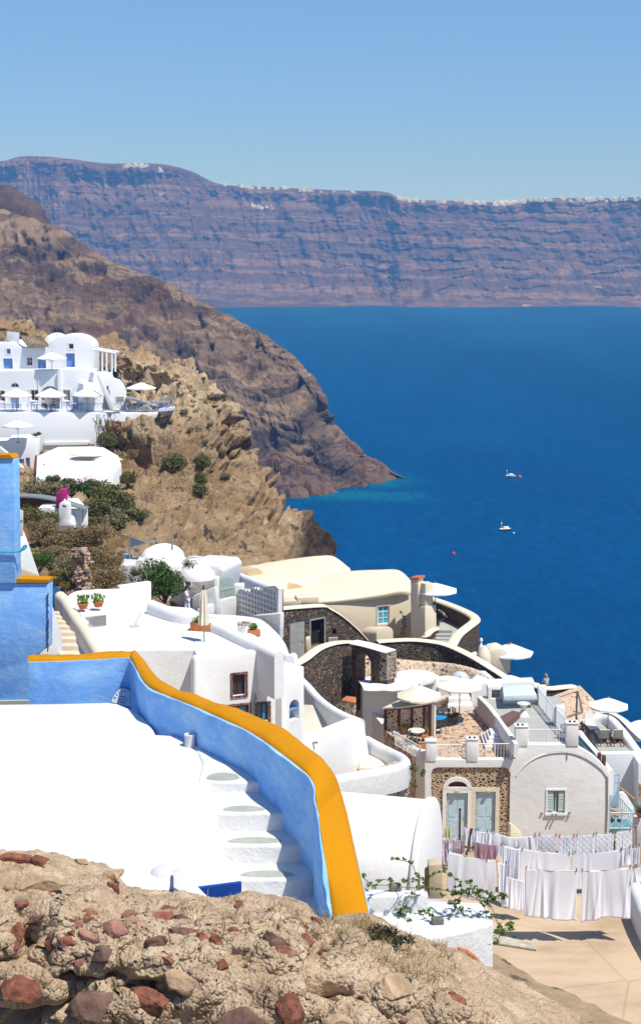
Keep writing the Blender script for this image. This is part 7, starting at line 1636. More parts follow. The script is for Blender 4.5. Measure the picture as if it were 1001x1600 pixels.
    for i, (x0, y0, x1, y1, lab) in enumerate(((717, 1330, 718, 1266, 'upright brown washing pole before the left blue door'), (728, 1335, 736, 1297, 'leaning brown washing pole beside the mauve trousers'), (994, 1345, 993, 1292, 'upright pole at the right end of the washing lines'))):
        mb = MB(); b0 = P(x0, y0, Y3); b1 = P(x1, y1, Y3); b0 = b0+(b0-b1).normalized()*1.1; mb.tube(b0, b1, .045, 8, .035); mb.tube(b1, b1+Vector((0, 0, .06)), .05, 8); tag(mb.build('washing_pole', BROWN if i < 2 else METAL, None), lab, 'pole')
    for i, x in enumerate((730, 738)):
        p = P(x, 1340, Y3-.3); q = empty('dry_basket_plant', P(x, 1326, Y3-.3), ['clump of dry leaves at the foot of the leaning pole, left', 'clump of dry leaves at the foot of the leaning pole, right'][i], 'plant'); lb = MB(); leaf_cloud(lb, P(x, 1325, Y3-.4), (.14, .1, .07), 90, .03, random.Random(i), 4); lb.build('foliage', MATS['golden_brown'], q, False)
    ch = empty('stair_cheek', P(810, 1310, 79), 'low cream sloping wall at the foot of the arched gable, behind the washing', 'wall'); f = Face(P(795, 1300, 78.5), P(820, 1300, 79)); facade('wall', f, [(796, 1325), (797, 1287), (801, 1288), (813, 1299), (824, 1325)], .3, CREAMW, ch, (), .04)
lines()
# ================================================================ cafe village on the left
def village():
    r = empty('cliff_village_hotel', P(70, 640, 175), 'white terraced cliffside hotel with vaulted rooms and blue doors', 'hotel')
    GW = plaster('village_white', (.80, .82, .85), amount=.15, bmp=.01, scale=.4)
    f = Face(P(-40, 560, 180), P(147, 560, 180)); cut = []
    O = lambda bx, k, **kw: opening(f, r, bx, k, cut=cut, depth=.35, **kw)
    O((11, 545, 17, 553), 'window', fm=SKYBLUE, pm=SKYBLUE, bars=(0, 0), casing=.12)
    O((6, 560, 20, 580), 'door', fm=SKYBLUE, leafs=2, casing=.12)
    O((42, 558, 51, 571), 'window', fm=WHITE, pm=BROWN, bars=(1, 1), casing=.15)
    O((60, 559, 72, 580), 'door', fm=SKYBLUE, leafs=2, casing=.12)
    O((104, 552, 117, 580), 'door', fm=SKYBLUE, leafs=2, casing=.12)
    O((108, 537, 115, 545), 'window', fm=GREYD, pm=BROWN, bars=(0, 0), casing=.15)
    arch = [(75+71*(1-math.cos(a))/2, 545-22*math.sin(a)) for a in np.linspace(0.12, math.pi, 14)]
    facade('wall', f, [(-40, 660), (-40, 540), (8, 536), (22, 533), (30, 541), (35, 543), (75, 543)]+arch+[(147, 660)], 5, GW, r, cut, .06)
    mb = MB(); dome(mb, P(90, 541, 184), 1.8, 1.8, 1.7); mb.tube(P(89, 532, 181), P(89, 521, 181), .12, 6); mb.build('dome', WHITE, r)
    mb = MB(); fs_ = Face(P(11, 530, 180.2), P(30, 530, 180.2)); facade('roof_panel', fs_, [(11, 538), (11, 518), (30, 520), (30, 540)], .3, plain('pale_panel', (.66, .68, .76), .6, .08, 1), r, (), .02)
    p = MB(); a, b, c, d = P(32, 524, 181), P(44, 540, 179), P(76, 540, 179), P(66, 529, 182); p.add([a, b, c, d]+[v-Vector((0, 0, .2)) for v in (a, b, c, d)], [(0, 1, 2, 3), (7, 6, 5, 4), (0, 4, 5, 1), (1, 5, 6, 2), (2, 6, 7, 3), (3, 7, 4, 0)])
    for k in range(8): q0 = a.lerp(d, k/7); q1 = b.lerp(c, k/7); p.tube(q0+Vector((0, 0, .1)), q1+Vector((0, 0, .1)), .08, 4)
    p.build('reed_roof', plain('reed_brown', (.26, .21, .15), .9, .3, 2), r)
    # middle tier
    f = Face(P(-40, 610, 176), P(150, 610, 176)); cut = []
    O = lambda bx, k, **kw: opening(f, r, bx, k, cut=cut, depth=.4, **kw)
    O((-6, 610, 8, 627), 'window', fm=WHITE, pm=BROWN, bars=(1, 0), casing=.15)
    O((17, 598, 30, 605), 'window', fm=WHITE, pm=GLASS, bars=(1, 0), arch=True)
    O((17, 616, 30, 642), 'door', fm=plain('lilac_blue', (.38, .48, .72), .6, .1), leafs=2, casing=.1)
    O((48, 609, 60, 626), 'window', fm=WHITE, pm=BROWN, bars=(1, 0), casing=.15)
    O((65, 603, 93, 643), 'door', fm=GREYD, leafs=2, arch=True)
    O((99, 609, 110, 626), 'window', fm=WHITE, pm=plain('pane_beige', (.35, .30, .27), .4, .2), bars=(1, 0), casing=.15)
    O((114, 615, 128, 642), 'door', fm=MATS['lilac_blue'], leafs=2, casing=.1)
    facade('wall', f, [(-40, 660), (-40, 580), (94, 579), (94, 577), (133, 577), (146, 580), (146, 660)], 3.9, GW, r, cut, .06)
    mb = MB(); mb.box(f.px(94, 600, .15), (.35, .5, 3.3)); mb.tube(f.px(61, 591, .1), f.px(61, 612, .1), .06, 6); mb.build('buttress', GW, r)
    f2 = Face(P(132, 610, 174), P(200, 610, 176)); cut = []
    opening(f2, r, (142, 615, 151, 621), 'window', cut=cut, depth=.3, fm=SKYBLUE, pm=SKYBLUE, bars=(0, 0), casing=.15); opening(f2, r, (167, 603, 170, 611), 'window', cut=cut, depth=.3, fm=SKYBLUE, pm=SKYBLUE, bars=(0, 0))
    facade('wall', f2, [(130, 660), (130, 600), (145, 598), (147, 582), (176, 582), (178, 590), (188, 593), (194, 600), (198, 610), (198, 660)], 2.6, GW, r, cut, .12)
    # slanting stair parapet
    f3 = Face(P(152, 610, 172), P(178, 610, 172)); facade('stair_parapet', f3, [(152, 588), (155, 584), (177, 630), (177, 642), (172, 642)], .3, WHITE, r, (), .05)
    for k in range(9): mb = MB(); a, z = f3.hit(160+k*.3, 641-k*3.4); f3.slab(mb, [(a, z), (a+1.0-.05*k, z), (a+1.0-.05*k, z+.24), (a, z+.24)], -.35, -.9); mb.build('step', GREYF, r)
    # pergola
    pg = empty('white_pergola', P(160, 582, 175), 'white open pergola frame at the right end of the upper terrace', 'pergola')
    fp = Face(P(146, 560, 176), P(182, 560, 176)); 
    for d in (0, -2.5): mb = MB(); mb.tube(fp.px(146, 546, d), fp.px(182, 552, d), .14, 6); mb.build('beam', WHITE, pg)
    for x, d in ((160, 0), (175, 0), (162, -2.5), (176, -2.5)): mb = MB(); mb.tube(fp.px(x, 583, d), fp.px(x, 548+(x-146)*.17, d), .13, 6); mb.build('post', WHITE, pg)
    # big lower wall, cafe terrace floor
    w_ = empty('cafe_terrace', P(100, 660, 171), 'tall white retaining wall carrying the cafe terrace', 'terrace')
    fw = Face(P(-40, 670, 170.5), P(252, 670, 173)); facade('wall', fw, [(-40, 720), (-40, 644), (198, 645), (248, 645), (247, 652), (215, 665), (200, 672), (178, 690), (176, 735), (110, 742), (60, 744)], 5.0, GW, w_, (), .1)
    mb = MB(); a, z = fw.hit(70, 694); b, _ = fw.hit(140, 694); fw.slab(mb, [(a, z-.1), (b, z-.1), (b, z+.25), (a, z+.25)], .25, 0); mb.build('ledge', WHITE, w_)
    zt = fw.hit(80, 644)[1]
    # railings
    def pt(x): a, z = fw.hit(x, 646); return fw.W(a, zt-.02, -.3)
    for i, (x0, x1) in enumerate(((-5, 33), (43, 90), (97, 141), (146, 190), (198, 246))):
        railing('blue_railing', pt(x0), pt(x1), .95, 'blue patterned terrace railing '+['at the left edge of the cafe terrace', 'in front of the big arched opening', 'below the third cafe parasol', 'in front of the small stair', 'at the far right of the cafe terrace'][i], RAILBLUE, 'lattice', .42, 'blue cafe terrace railings', 4)
    # right extension with blue boat-like pavilion
    pv = empty('blue_pavilion', P(258, 640, 172), 'little railed viewing platform full of blue chairs at the terrace tip', 'platform'); fv = Face(P(248, 640, 171.5), P(272, 640, 171.5))
    mb = MB(); fv.slab(mb, [fv.hit(248, 643), fv.hit(270, 641), fv.hit(270, 638.5), fv.hit(248, 640)], .1, -3); mb.build('floor', WHITE, pv)
    mb = MB(); fv.slab(mb, [fv.hit(250, 652), fv.hit(266, 648), fv.hit(268, 641), fv.hit(250, 643)], -.1, -2.6); mb.build('stone_foot', RUBB, pv)
    railing('blue_railing', fv.px(248, 641), fv.px(270, 639), 1.3, 'blue patterned railing around the tip platform', RAILBLUE, 'lattice', .4, 'blue cafe terrace railings', 3)
    sr = empty('terrace_awning', P(215, 632, 175), 'long white sloping awning above the right railing', 'awning'); mb = MB(); a, b, c, d = P(197, 620, 174), P(246, 632, 173.5), P(242, 631, 177), P(198, 619, 177); mb.add([a, b, c, d]+[v-Vector((0, 0, .25)) for v in (a, b, c, d)], [(0, 1, 2, 3), (7, 6, 5, 4), (0, 4, 5, 1), (1, 5, 6, 2), (2, 6, 7, 3), (3, 7, 4, 0)]); mb.build('awning', WHITE, sr)
    # lower bowl terrace
    lt = empty('lower_pool_terrace', P(120, 730, 160), 'dazzling white curved lower terrace under the cafe wall', 'terrace')
    zprism('floor', [(56, 748), (58, 712), (90, 698), (160, 697), (186, 712), (190, 726), (178, 738), (120, 744), (90, 748)], -20.9, -27, GW, lt, .15)
    wallpath('wall', [P(60, 742, 153), P(90, 746, 152), P(125, 745, 151.5), P(150, 742, 152), P(175, 739, 153), P(188, 728, 156), P(190, 718, 160), P(176, 712, 164)], .7, 1.7, WHITE, lt, 40)
    wallpath('wall', [P(66, 735, 157), P(72, 726, 159), P(86, 742, 154), P(110, 742, 153)], .4, .5, WHITE, lt, 16)
    mb = MB(); dome(mb, P(163, 738, 156), 2.0, 1.6, 1.9); dome(mb, P(152, 740, 157), 1.0, 1.0, 1.4); mb.build('rock_mound', WHITE, lt)
    ll = empty('lower_rooms', P(30, 720, 165), 'lower white rooms with blue windows and a slanting parapet at the far left', 'house')
    f4 = Face(P(-30, 710, 164), P(62, 710, 165)); cut = []
    for bx in ((31, 717, 38, 733), (41, 715, 47, 732), (24, 717, 27, 724)): opening(f4, ll, bx, 'window', cut=cut, depth=.4, fm=WHITE, pm=SKYBLUE, bars=(1, 0))
    facade('wall', f4, [(-30, 760), (-30, 690), (12, 690), (16, 686), (60, 684), (62, 690), (60, 745), (56, 760)], 4, GW, ll, cut, .08)
    f5 = Face(P(-30, 720, 161), P(62, 740, 158)); facade('parapet', f5, [(-30, 690), (0, 698), (22, 716), (40, 735), (62, 736), (62, 752), (38, 752), (20, 735), (0, 715), (-30, 710)], .3, WHITE, ll, (), .06)
    fz = Face(P(54, 720, 163), P(62, 720, 163.4)); mb = MB()
    for k in range(6): mb.box(fz.px(55+.5*k, 733-4*k, .2), (.5, .3, .25))
    mb.build('stone_edging', plain('brick_red', (0, 0, 0)), ll)
    # umbrellas
    U = [(27, 645, 172.2, 3.6, 'first cafe parasol from the left, over the lilac door'), (80, 645, 172.4, 3.7, 'second cafe parasol from the left, before the arched opening'), (137, 645, 172.7, 3.6, 'third cafe parasol from the left, beside the small window')]
    for x, y, Y, w2, lab in U:
        p = P(x, y, Y); p.z = HC+zt; umbrella(p, w2, 2.75, 'white '+lab, None, 'v', 'white parasols of the cliff cafe', .42, .2)
    p = P(82, 588, 176.6); umbrella(p, 3.6, 2.9, 'white parasol on the upper terrace between two blue doors', None, 'v', 'white parasols of the cliff cafe', .36, .1)
    p = P(221, 640, 174); p.z = HC+zt; umbrella(p, 3.6, 3.3, 'white parasol standing alone at the right end of the cafe terrace', None, 'v', 'white parasols of the cliff cafe', .34, .2)
    umbrella(P(29, 692, 163.5), 3.4, 2.6, 'white parasol on the lower rooms terrace at the far left', None, 'v', 'white parasols of the cliff cafe', .36, .2)
    umbrella(P(143, 738, 157), 4.5, 2.45, 'wide flat cream parasol on the lower white terrace', CLOTHC, 'vc', 'white parasols of the cliff cafe', .16, .2)
    for i, (x, rz) in enumerate(((52, 0), (70, 1), (76, -1), (88, 2), (108, .5), (121, -1), (130, 2), (206, 1), (216, 0), (226, 2), (236, -1), (255, 1), (262, 2.4))):
        p = P(x, 643, 174.6 if x < 240 else 173.2); p.z = HC+zt+(0 if x < 240 else .02); chair(p, rz, ['blue cafe chair, leftmost', 'blue cafe chair left of the second parasol pole', 'blue cafe chair at the second parasol pole', 'blue cafe chair right of the second parasol pole', 'blue cafe chair near the third parasol, left', 'blue cafe chair near the third parasol, middle', 'blue cafe chair near the third parasol, right', 'blue chair on the right terrace, first', 'blue chair on the right terrace, second', 'blue chair on the right terrace, third', 'blue chair on the right terrace, fourth', 'blue chair on the tip platform, left', 'blue chair on the tip platform, right'][i], plain('strong_blue', (.03, .10, .50), .5, .1), 'blue cafe chairs')
    for i, x in enumerate((58, 82, 114, 211, 231)):
        p = P(x, 644, 174.4); p.z = HC+zt; table(p, .4, 'small white cafe table '+['left of the second parasol', 'under the second parasol', 'before the third parasol', 'left on the right terrace', 'right on the right terrace'][i], WHITE, .72, 'small white cafe tables', square=True)
    lounger(P(122, 742, 155.5), R(80), 'dark sunbed on the lower white terrace, left one', 20, 'dark sunbeds', DARK); lounger(P(138, 742, 155.5), R(80), 'dark sunbed on the lower white terrace, right one', 20, 'dark sunbeds', DARK)
    ac = empty('air_conditioner', P(188, 630, 172), 'boxy pale air-conditioning unit beside the small stair', 'air conditioner'); fa = Face(P(180, 630, 171.8), P(196, 630, 172)); facade('casing', fa, [(181, 629), (181, 619), (195, 619), (195, 629)], .8, plain('ac_cream', (.62, .62, .56), .6, .05), ac, (), .03); mb = MB()
    for k in range(5): a, z = fa.hit(182.5, 627-k*1.6); b, _ = fa.hit(193.5, 627); fa.slab(mb, [(a, z), (b, z), (b, z+.04), (a, z+.04)], .03, 0)
    mb.build('grille', GREYD, ac)
village()
# ================================================================ people
SKIN = plain('skin', (.42, .22, .14), .6, .08); HAIRD = plain('dark_hair', (.03, .022, .018), .7, .2); HAIRB = plain('fair_hair', (.42, .26, .11), .7, .2)
def skin_mesh(name, verts, edges, radii, mat, parent, sub=1):
    me = bpy.data.meshes.new(name); me.from_pydata([tuple(v) for v in verts], edges, []); o = bpy.data.objects.new(name, me); C.objects.link(o)
    m = o.modifiers.new('s', 'SKIN'); me.skin_vertices.new() if not me.skin_vertices else None
    for i, r_ in enumerate(radii):
        sv = me.skin_vertices[0].data[i]; sv.radius = r_ if isinstance(r_, tuple) else (r_, r_); sv.use_root = (i == 0)
    s = o.modifiers.new('d', 'SUBSURF'); s.levels = sub; s.render_levels = sub
    dg = bpy.context.evaluated_depsgraph_get(); nm = bpy.data.meshes.new_from_object(o.evaluated_get(dg)); o.modifiers.clear(); o.data = nm; nm.name = name
    nm.materials.clear(); nm.materials.append(mat); nm.polygons.foreach_set('use_smooth', [True]*len(nm.polygons)); o.parent = parent
    return o
def person(pos, rz, label, J, top, bottom, hair, group=None, sleeves=.5, long_=True):
    """J: joint positions (metres, facing -Y); body is one skin, clothing follows it"""
    r = empty('person', pos, label, 'person', group); r.rotation_euler.z = rz
    V = [Vector(J[k]) for k in ('pelvis', 'waist', 'chest', 'neck', 'head', 'crown', 'sL', 'eL', 'wL', 'sR', 'eR', 'wR', 'hL', 'kL', 'aL', 'hR', 'kR', 'aR')]
    E = [(0, 1), (1, 2), (2, 3), (3, 4), (4, 5), (2, 6), (6, 7), (7, 8), (2, 9), (9, 10), (10, 11), (0, 12), (12, 13), (13, 14), (0, 15), (15, 16), (16, 17)]
    Rr = [(.14, .11), (.12, .10), (.15, .11), (.055, .055), (.085, .10), (.07, .085), .06, .042, .03, .06, .042, .03, .09, .06, .045, .09, .06, .045]
    toe = [V[14]+Vector((0, -.16, -.05)), V[17]+Vector((0, -.16, -.05))]; V2 = V+toe; E2 = E+[(14, 18), (17, 19)]; R2 = Rr+[(.045, .03), (.045, .03)]
    # palms and fingers grown from the wrists
    for wi, ei, sg in ((8, 7, 1), (11, 10, -1)):
        d = (V[wi]-V[ei]).normalized(); side = d.cross(Vector((0, 1, 0))).normalized(); p = V[wi]+d*.075; V2.append(p); E2.append((wi, len(V2)-1)); R2.append((.035, .018)); k = len(V2)-1
        for f_ in range(4):
            q = p+d*(.055-.006*abs(f_-1.4))+side*(.018*(f_-1.5))+Vector((0, -.012, 0)); V2.append(q); E2.append((k, len(V2)-1)); R2.append(.009)
        q = V[wi]+d*.05+side*sg*.045+Vector((0, -.02, 0)); V2.append(q); E2.append((k, len(V2)-1)); R2.append(.010)
    skin_mesh('body', V2, E2, R2, SKIN, r)
    # shirt
    idx = [0, 1, 2, 6, 9]; sv = [V[0]+Vector((0, 0, .0)), V[1], V[2], V[3]-Vector((0, 0, .05)), V[6], V[6].lerp(V[7], sleeves*1.6), V[9], V[9].lerp(V[10], sleeves*1.6)]
    skin_mesh('shirt', sv, [(0, 1), (1, 2), (2, 3), (2, 4), (4, 5), (2, 6), (6, 7)], [(.17, .14), (.15, .125), (.18, .135), (.075, .07), .085, .07, .085, .07], top, r)
    tv = [V[0]+Vector((0, 0, .03)), V[12], V[13], V[13].lerp(V[14], .85 if long_ else .02), V[15], V[16], V[16].lerp(V[17], .85 if long_ else .02)]
    skin_mesh('trousers', tv, [(0, 1), (1, 2), (2, 3), (0, 4), (4, 5), (5, 6)], [(.155, .13), .115, .09, .08, .115, .09, .08], bottom, r)
    mb = MB(); h = V[4].lerp(V[5], .45); dome(mb, h+Vector((0, .015, .0)), .098, .115, .13, 14, 6); mb.box(h+Vector((0, .075, -.06)), (.15, .06, .14)); hr = mb.build('hair', hair, None); hr.parent = r
    fc = MB(); hd = V[4]
    for s_ in (-.033, .033): fc.tube(hd+Vector((s_, -.097, .02)), hd+Vector((s_, -.108, .02)), .011, 6)
    fc.tube(hd+Vector((-.025, -.098, -.055)), hd+Vector((.025, -.098, -.055)), .006, 5); q = fc.build('eyes_and_mouth', DARK, None); q.parent = r
    nb = MB(); nb.tube(hd+Vector((0, -.09, .02)), hd+Vector((0, -.125, -.02)), .010, 6, .016)
    for s_ in (-1, 1): nb.box(hd+Vector((s_*.098, .0, .0)), (.02, .035, .06))
    q = nb.build('nose_and_ears', SKIN, None); q.parent = r
    return r
WALK = dict(pelvis=(0, 0, .95), waist=(0, 0, 1.08), chest=(0, -.02, 1.32), neck=(0, -.03, 1.50), head=(0, -.05, 1.62), crown=(0, -.05, 1.72), sL=(.18, 0, 1.40), eL=(.24, .05, 1.12), wL=(.24, -.04, .87), sR=(-.18, -.02, 1.40), eR=(-.24, -.12, 1.14), wR=(-.22, -.36, 1.12), hL=(.10, 0, .90), kL=(.11, -.10, .50), aL=(.11, -.02, .09), hR=(-.10, 0, .90), kR=(-.11, .02, .50), aR=(-.11, .28, .12))
SIT = dict(pelvis=(0, 0, .50), waist=(0, -.01, .64), chest=(0, -.06, .88), neck=(0, -.08, 1.05), head=(0, -.10, 1.17), crown=(0, -.10, 1.27), sL=(.18, -.05, .96), eL=(.23, -.14, .72), wL=(.14, -.36, .68), sR=(-.18, -.05, .96), eR=(-.23, -.14, .72), wR=(-.12, -.36, .68), hL=(.10, -.05, .50), kL=(.12, -.45, .50), aL=(.12, -.46, .09), hR=(-.10, -.05, .50), kR=(-.12, -.45, .50), aR=(-.12, -.48, .09))
WSH = plain('white_shirt', (.76, .77, .82), .9, .05); WTR = plain('white_trousers', (.70, .72, .80), .9, .05)
def people():
    p = P(292, 963, 80); person(p, R(75), 'person in white short-sleeved shirt and white trousers walking across the terrace behind the parapet', WALK, WSH, WTR, HAIRD)
    p = P(853, 1073, 98.3); p.z -= .42; person(p, R(-150), 'person with fair hair in grey sitting on the cream wall against the sea', SIT, plain('grey_top', (.32, .36, .40), .9, .1), plain('dark_trousers', (.08, .09, .12), .9, .1), HAIRB)
    zt = None
    for i, (x, c, rz) in enumerate(((68, (.55, .5, .45), 60), (86, (.45, .13, .07), -60))):
        p = P(x, 646, 174.6); p.z = P(80, 644, 170.9).z; person(p, R(rz), ['person in a pale top seated left of the second cafe parasol pole', 'person in a rust-red top seated right of the second cafe parasol pole'][i], SIT, plain('top_%d' % i, c, .9, .1), plain('dark_trousers', (0, 0, 0)), HAIRD, None)
people()
# ================================================================ plants
def plants():
    lab = []
    def hb(x, y, rpx, label, mat, key, Y=None, **kw):
        p = P(x, y, Y) if Y else hill_at(x, y); rad = rpx/F*p.y; p = p-Vector((0, 0, rad*.15)); return bush(p, rad, label, mat, key, **kw)
    hb(275, 735, 18, 'round grey-green bush on the brown slope, the biggest one', OLIVE, 1)
    hb(317, 726, 13, 'small round grey-green bush right of the biggest slope bush', OLIVE, 2)
    hb(309, 752, 13, 'low olive bush below the two round slope bushes', OLIVE, 3)
    hb(316, 772, 14, 'flat olive bush on the lower brown slope', OLIVE, 4)
    hb(352, 745, 8, 'tiny bush at the right of the slope bushes', GREYG, 5)
    hb(330, 622, 12, 'flat dry bush on the crest of the tuff ridge', GREYG, 6, squash=.45)
    hb(345, 618, 9, 'flat dry bush at the tip of the ridge crest', GREYG, 7, squash=.5)
    for i, (x, y, rr) in enumerate(((219, 583, 4), (203, 580, 5), (290, 647, 5), (298, 672, 5), (330, 665, 4), (268, 660, 4), (340, 690, 5), (362, 715, 5), (345, 707, 4), (250, 635, 5), (318, 590, 3), (320, 690, 5), (212, 592, 4))):
        hb(x, y, rr, 'tiny scrub tuft clinging to the tuff cliff', GREYG, 5+i % 3, group='tiny scrub tufts on the tuff cliff', n=700, size=.16, name='scrub_tuft', cat='scrub')
    # green strip between cafe and shrubs
    for i, (x, y, rr, m_, Y, fl, l) in enumerate(((58, 768, 20, GREYG, 128, None, 'grey-olive bush left of the oleanders'), (84, 772, 20, GREYG, 127, None, 'grey-olive bush below the white lower terrace'), (85, 755, 13, GREEN, 133, PINK, 'dark green oleander with crimson flowers, left'), (112, 762, 18, GREEN, 131, PINK, 'dark green oleander with crimson flowers, middle'), (138, 764, 18, GREEN, 131, PINK, 'dark green oleander with crimson flowers, right'), (165, 775, 22, OLIVE, 128, None, 'wide olive bush right of the oleanders'), (190, 790, 20, OLIVE, 128, None, 'olive bush at the foot of the brown slope'), (155, 798, 20, OLIVE, 118, None, 'olive bush right of the white chimney block'), (178, 815, 20, GREYG, 117, None, 'grey-olive bush in the hollow below the slope'), (205, 808, 18, OLIVE, 122, None, 'olive bush right of the hollow'), (222, 806, 11, GREYG, 126, None, 'small grey-olive bush at the end of the green strip'), (150, 825, 16, OLIVE, 113, None, 'shadowed olive bush beside the white block wall'), (168, 690, 15, OLIVE, 168, None, 'olive bush at the corner of the cafe wall'), (186, 672, 17, leafmat('rust_scrub', [(.10, .05, .03), (.20, .11, .06), (.28, .17, .10)]), 172, None, 'rust-brown scrub right of the cafe wall'), (212, 668, 15, MATS['rust_scrub'], 174, None, 'rust-brown scrub below the right terrace'), (232, 660, 12, MATS['rust_scrub'], 176, None, 'rust-brown scrub at the terrace tip'), (205, 712, 9, DRYB, 160, None, 'dry scrub beside the lower terrace wall'), (200, 750, 12, OLIVE, 146, None, 'olive scrub on the edge of the brown slope'))):
        hb(x, y+rr*.3, rr, l, m_, i % 5, Y, flowers=fl, group='green shrubs below the cafe', n=2600)
    # dry shrub mass, lower left
    for i, (x, y, rr, m_, Y, fl, l) in enumerate(((52, 812, 22, OLIVE, 96, YEL, 'olive shrub with yellow flowers by the meter box'), (62, 836, 24, DRYB, 92, None, 'brown dry shrub behind the meter box'), (82, 812, 14, OLIVE, 97, YEL, 'green and yellow flowering shrub left of the white chimney'), (95, 850, 26, DRYB, 90, None, 'brown dry shrub in the middle of the left bank'), (78, 872, 24, DRYB, 86, None, 'brown dry shrub above the blue gate'), (110, 885, 22, GREYG, 84, None, 'grey-brown shrub with dusty twigs beside the drystone wall'), (148, 845, 28, DRYB, 90, None, 'tall brown shrub right of the drystone wall, top'), (155, 880, 28, DRYB, 86, None, 'tall brown shrub right of the drystone wall, middle'), (165, 905, 26, DRYB, 83, None, 'brown shrub above the terrace parapet'), (140, 912, 18, DRYB, 82, None, 'brown shrub behind the cactus pots'), (120, 840, 20, DRYB, 92, None, 'brown shrub right under the white chimney block'), (90, 905, 14, OLIVE, 80, YEL, 'green shrub with yellow flowers just above the blue gate'), (60, 880, 20, GREEN, 80, YEL, 'leafy green shrub with yellow flowers beside the white wall'), (106, 915, 12, OLIVE, 79, YEL, 'small yellow-flowered plant right of the blue gate'), (182, 880, 14, GREYG, 88, None, 'pale shrub at the right end of the dry bank'), (185, 905, 12, DRYB, 86, None, 'small brown shrub by the shade sail terrace'))):
        hb(x, y+rr*.3, rr, l, m_, i % 5, Y, flowers=fl, group='dry shrubs on the left bank', n=5200, size=.048)
    # dark green bush on the terrace
    b = bush(P(258, 930, 82), 33/F*82, 'dense dark green bush with lighter shoots behind the roof terrace', GREEN, 3, 'round_bush', 'bush', None, 5200, .055, None, 1.25)
    for i, (x, y) in enumerate(((296, 888), (206, 905), (214, 898))):
        q = empty('small_shrub', P(x, y, 84), ['light leafy shoots right of the dark green bush', 'grey leafy plant on the small terrace, left', 'grey leafy plant on the small terrace, right'][i], 'plant'); lb = MB(); leaf_cloud(lb, P(x, y, 83), (.45, .3, .6), 260, .06, random.Random(i), 7); lb.build('foliage', OLIVE, q, False)
    cl = empty('wall_creeper', P(170, 660, 169.8), 'thin bare creeper growing up the big cafe wall', 'creeper'); sm = MB(); lf = MB(); rng = random.Random(6)
    for k in range(16):
        p = Vector(P(160+rng.uniform(-6, 20), 700, 169.6)); pts = [p]
        for j in range(5): p = p+Vector((rng.uniform(-.5, .5), -.03, rng.uniform(.4, 1.0))); pts.append(p); leaf_cloud(lf, p, (.25, .12, .25), 14, .07, rng, 3)
        sm.path(pts, .03, 4)
    sm.build('stem', BROWN, cl); lf.build('foliage', OLIVE, cl, False)
    pb = empty('planter_bush', P(58, 680, 166), 'little green bush on top of the lower rooms', 'bush'); lb = MB(); leaf_cloud(lb, P(58, 680, 165.5), (.7, .5, .4), 260, .10, rng, 6); lb.build('foliage', OLIVE, pb, False)
    # grass over the brown slope: one mass
    gb = MB(); rng = random.Random(31); q = GH.reshape(-1, 3); zc = q[:, 1]*cs+(HC-q[:, 2])*sn; U = 500.5+F*q[:, 0]/zc; V = 750+F*((HC-q[:, 2])*cs-q[:, 1]*sn)/zc
    sel = np.where((U > 40) & (U < 380) & (V > 655) & (V < 900) & (q[:, 1] < 182))[0]; wts = np.exp(-(((U[sel]-285)/55)**2+((V[sel]-745)/32)**2)); wts /= wts.sum()
    ch = np.random.RandomState(3).choice(sel, 3600, p=wts)
    for k in ch:
        c = Vector(q[k])
        for j in range(3):
            L = rng.uniform(.10, .30); d = Vector((rng.uniform(-.6, .6), rng.uniform(-.6, .6), 1)).normalized()*L; o = Vector((rng.uniform(-.3, .3), rng.uniform(-.3, .3), -.05)); wv = Vector((rng.uniform(-1, 1), rng.uniform(-1, 1), 0)).normalized()*.03
            gb.add([c+o-wv, c+o+wv, c+o+d], [(0, 1, 2)])
    g = gb.build('hillside_grass', leafmat('dry_grass_tufts', [(.16, .10, .035), (.28, .18, .07), (.38, .27, .12)], .6), None, False); tag(g, kind='stuff')
plants()
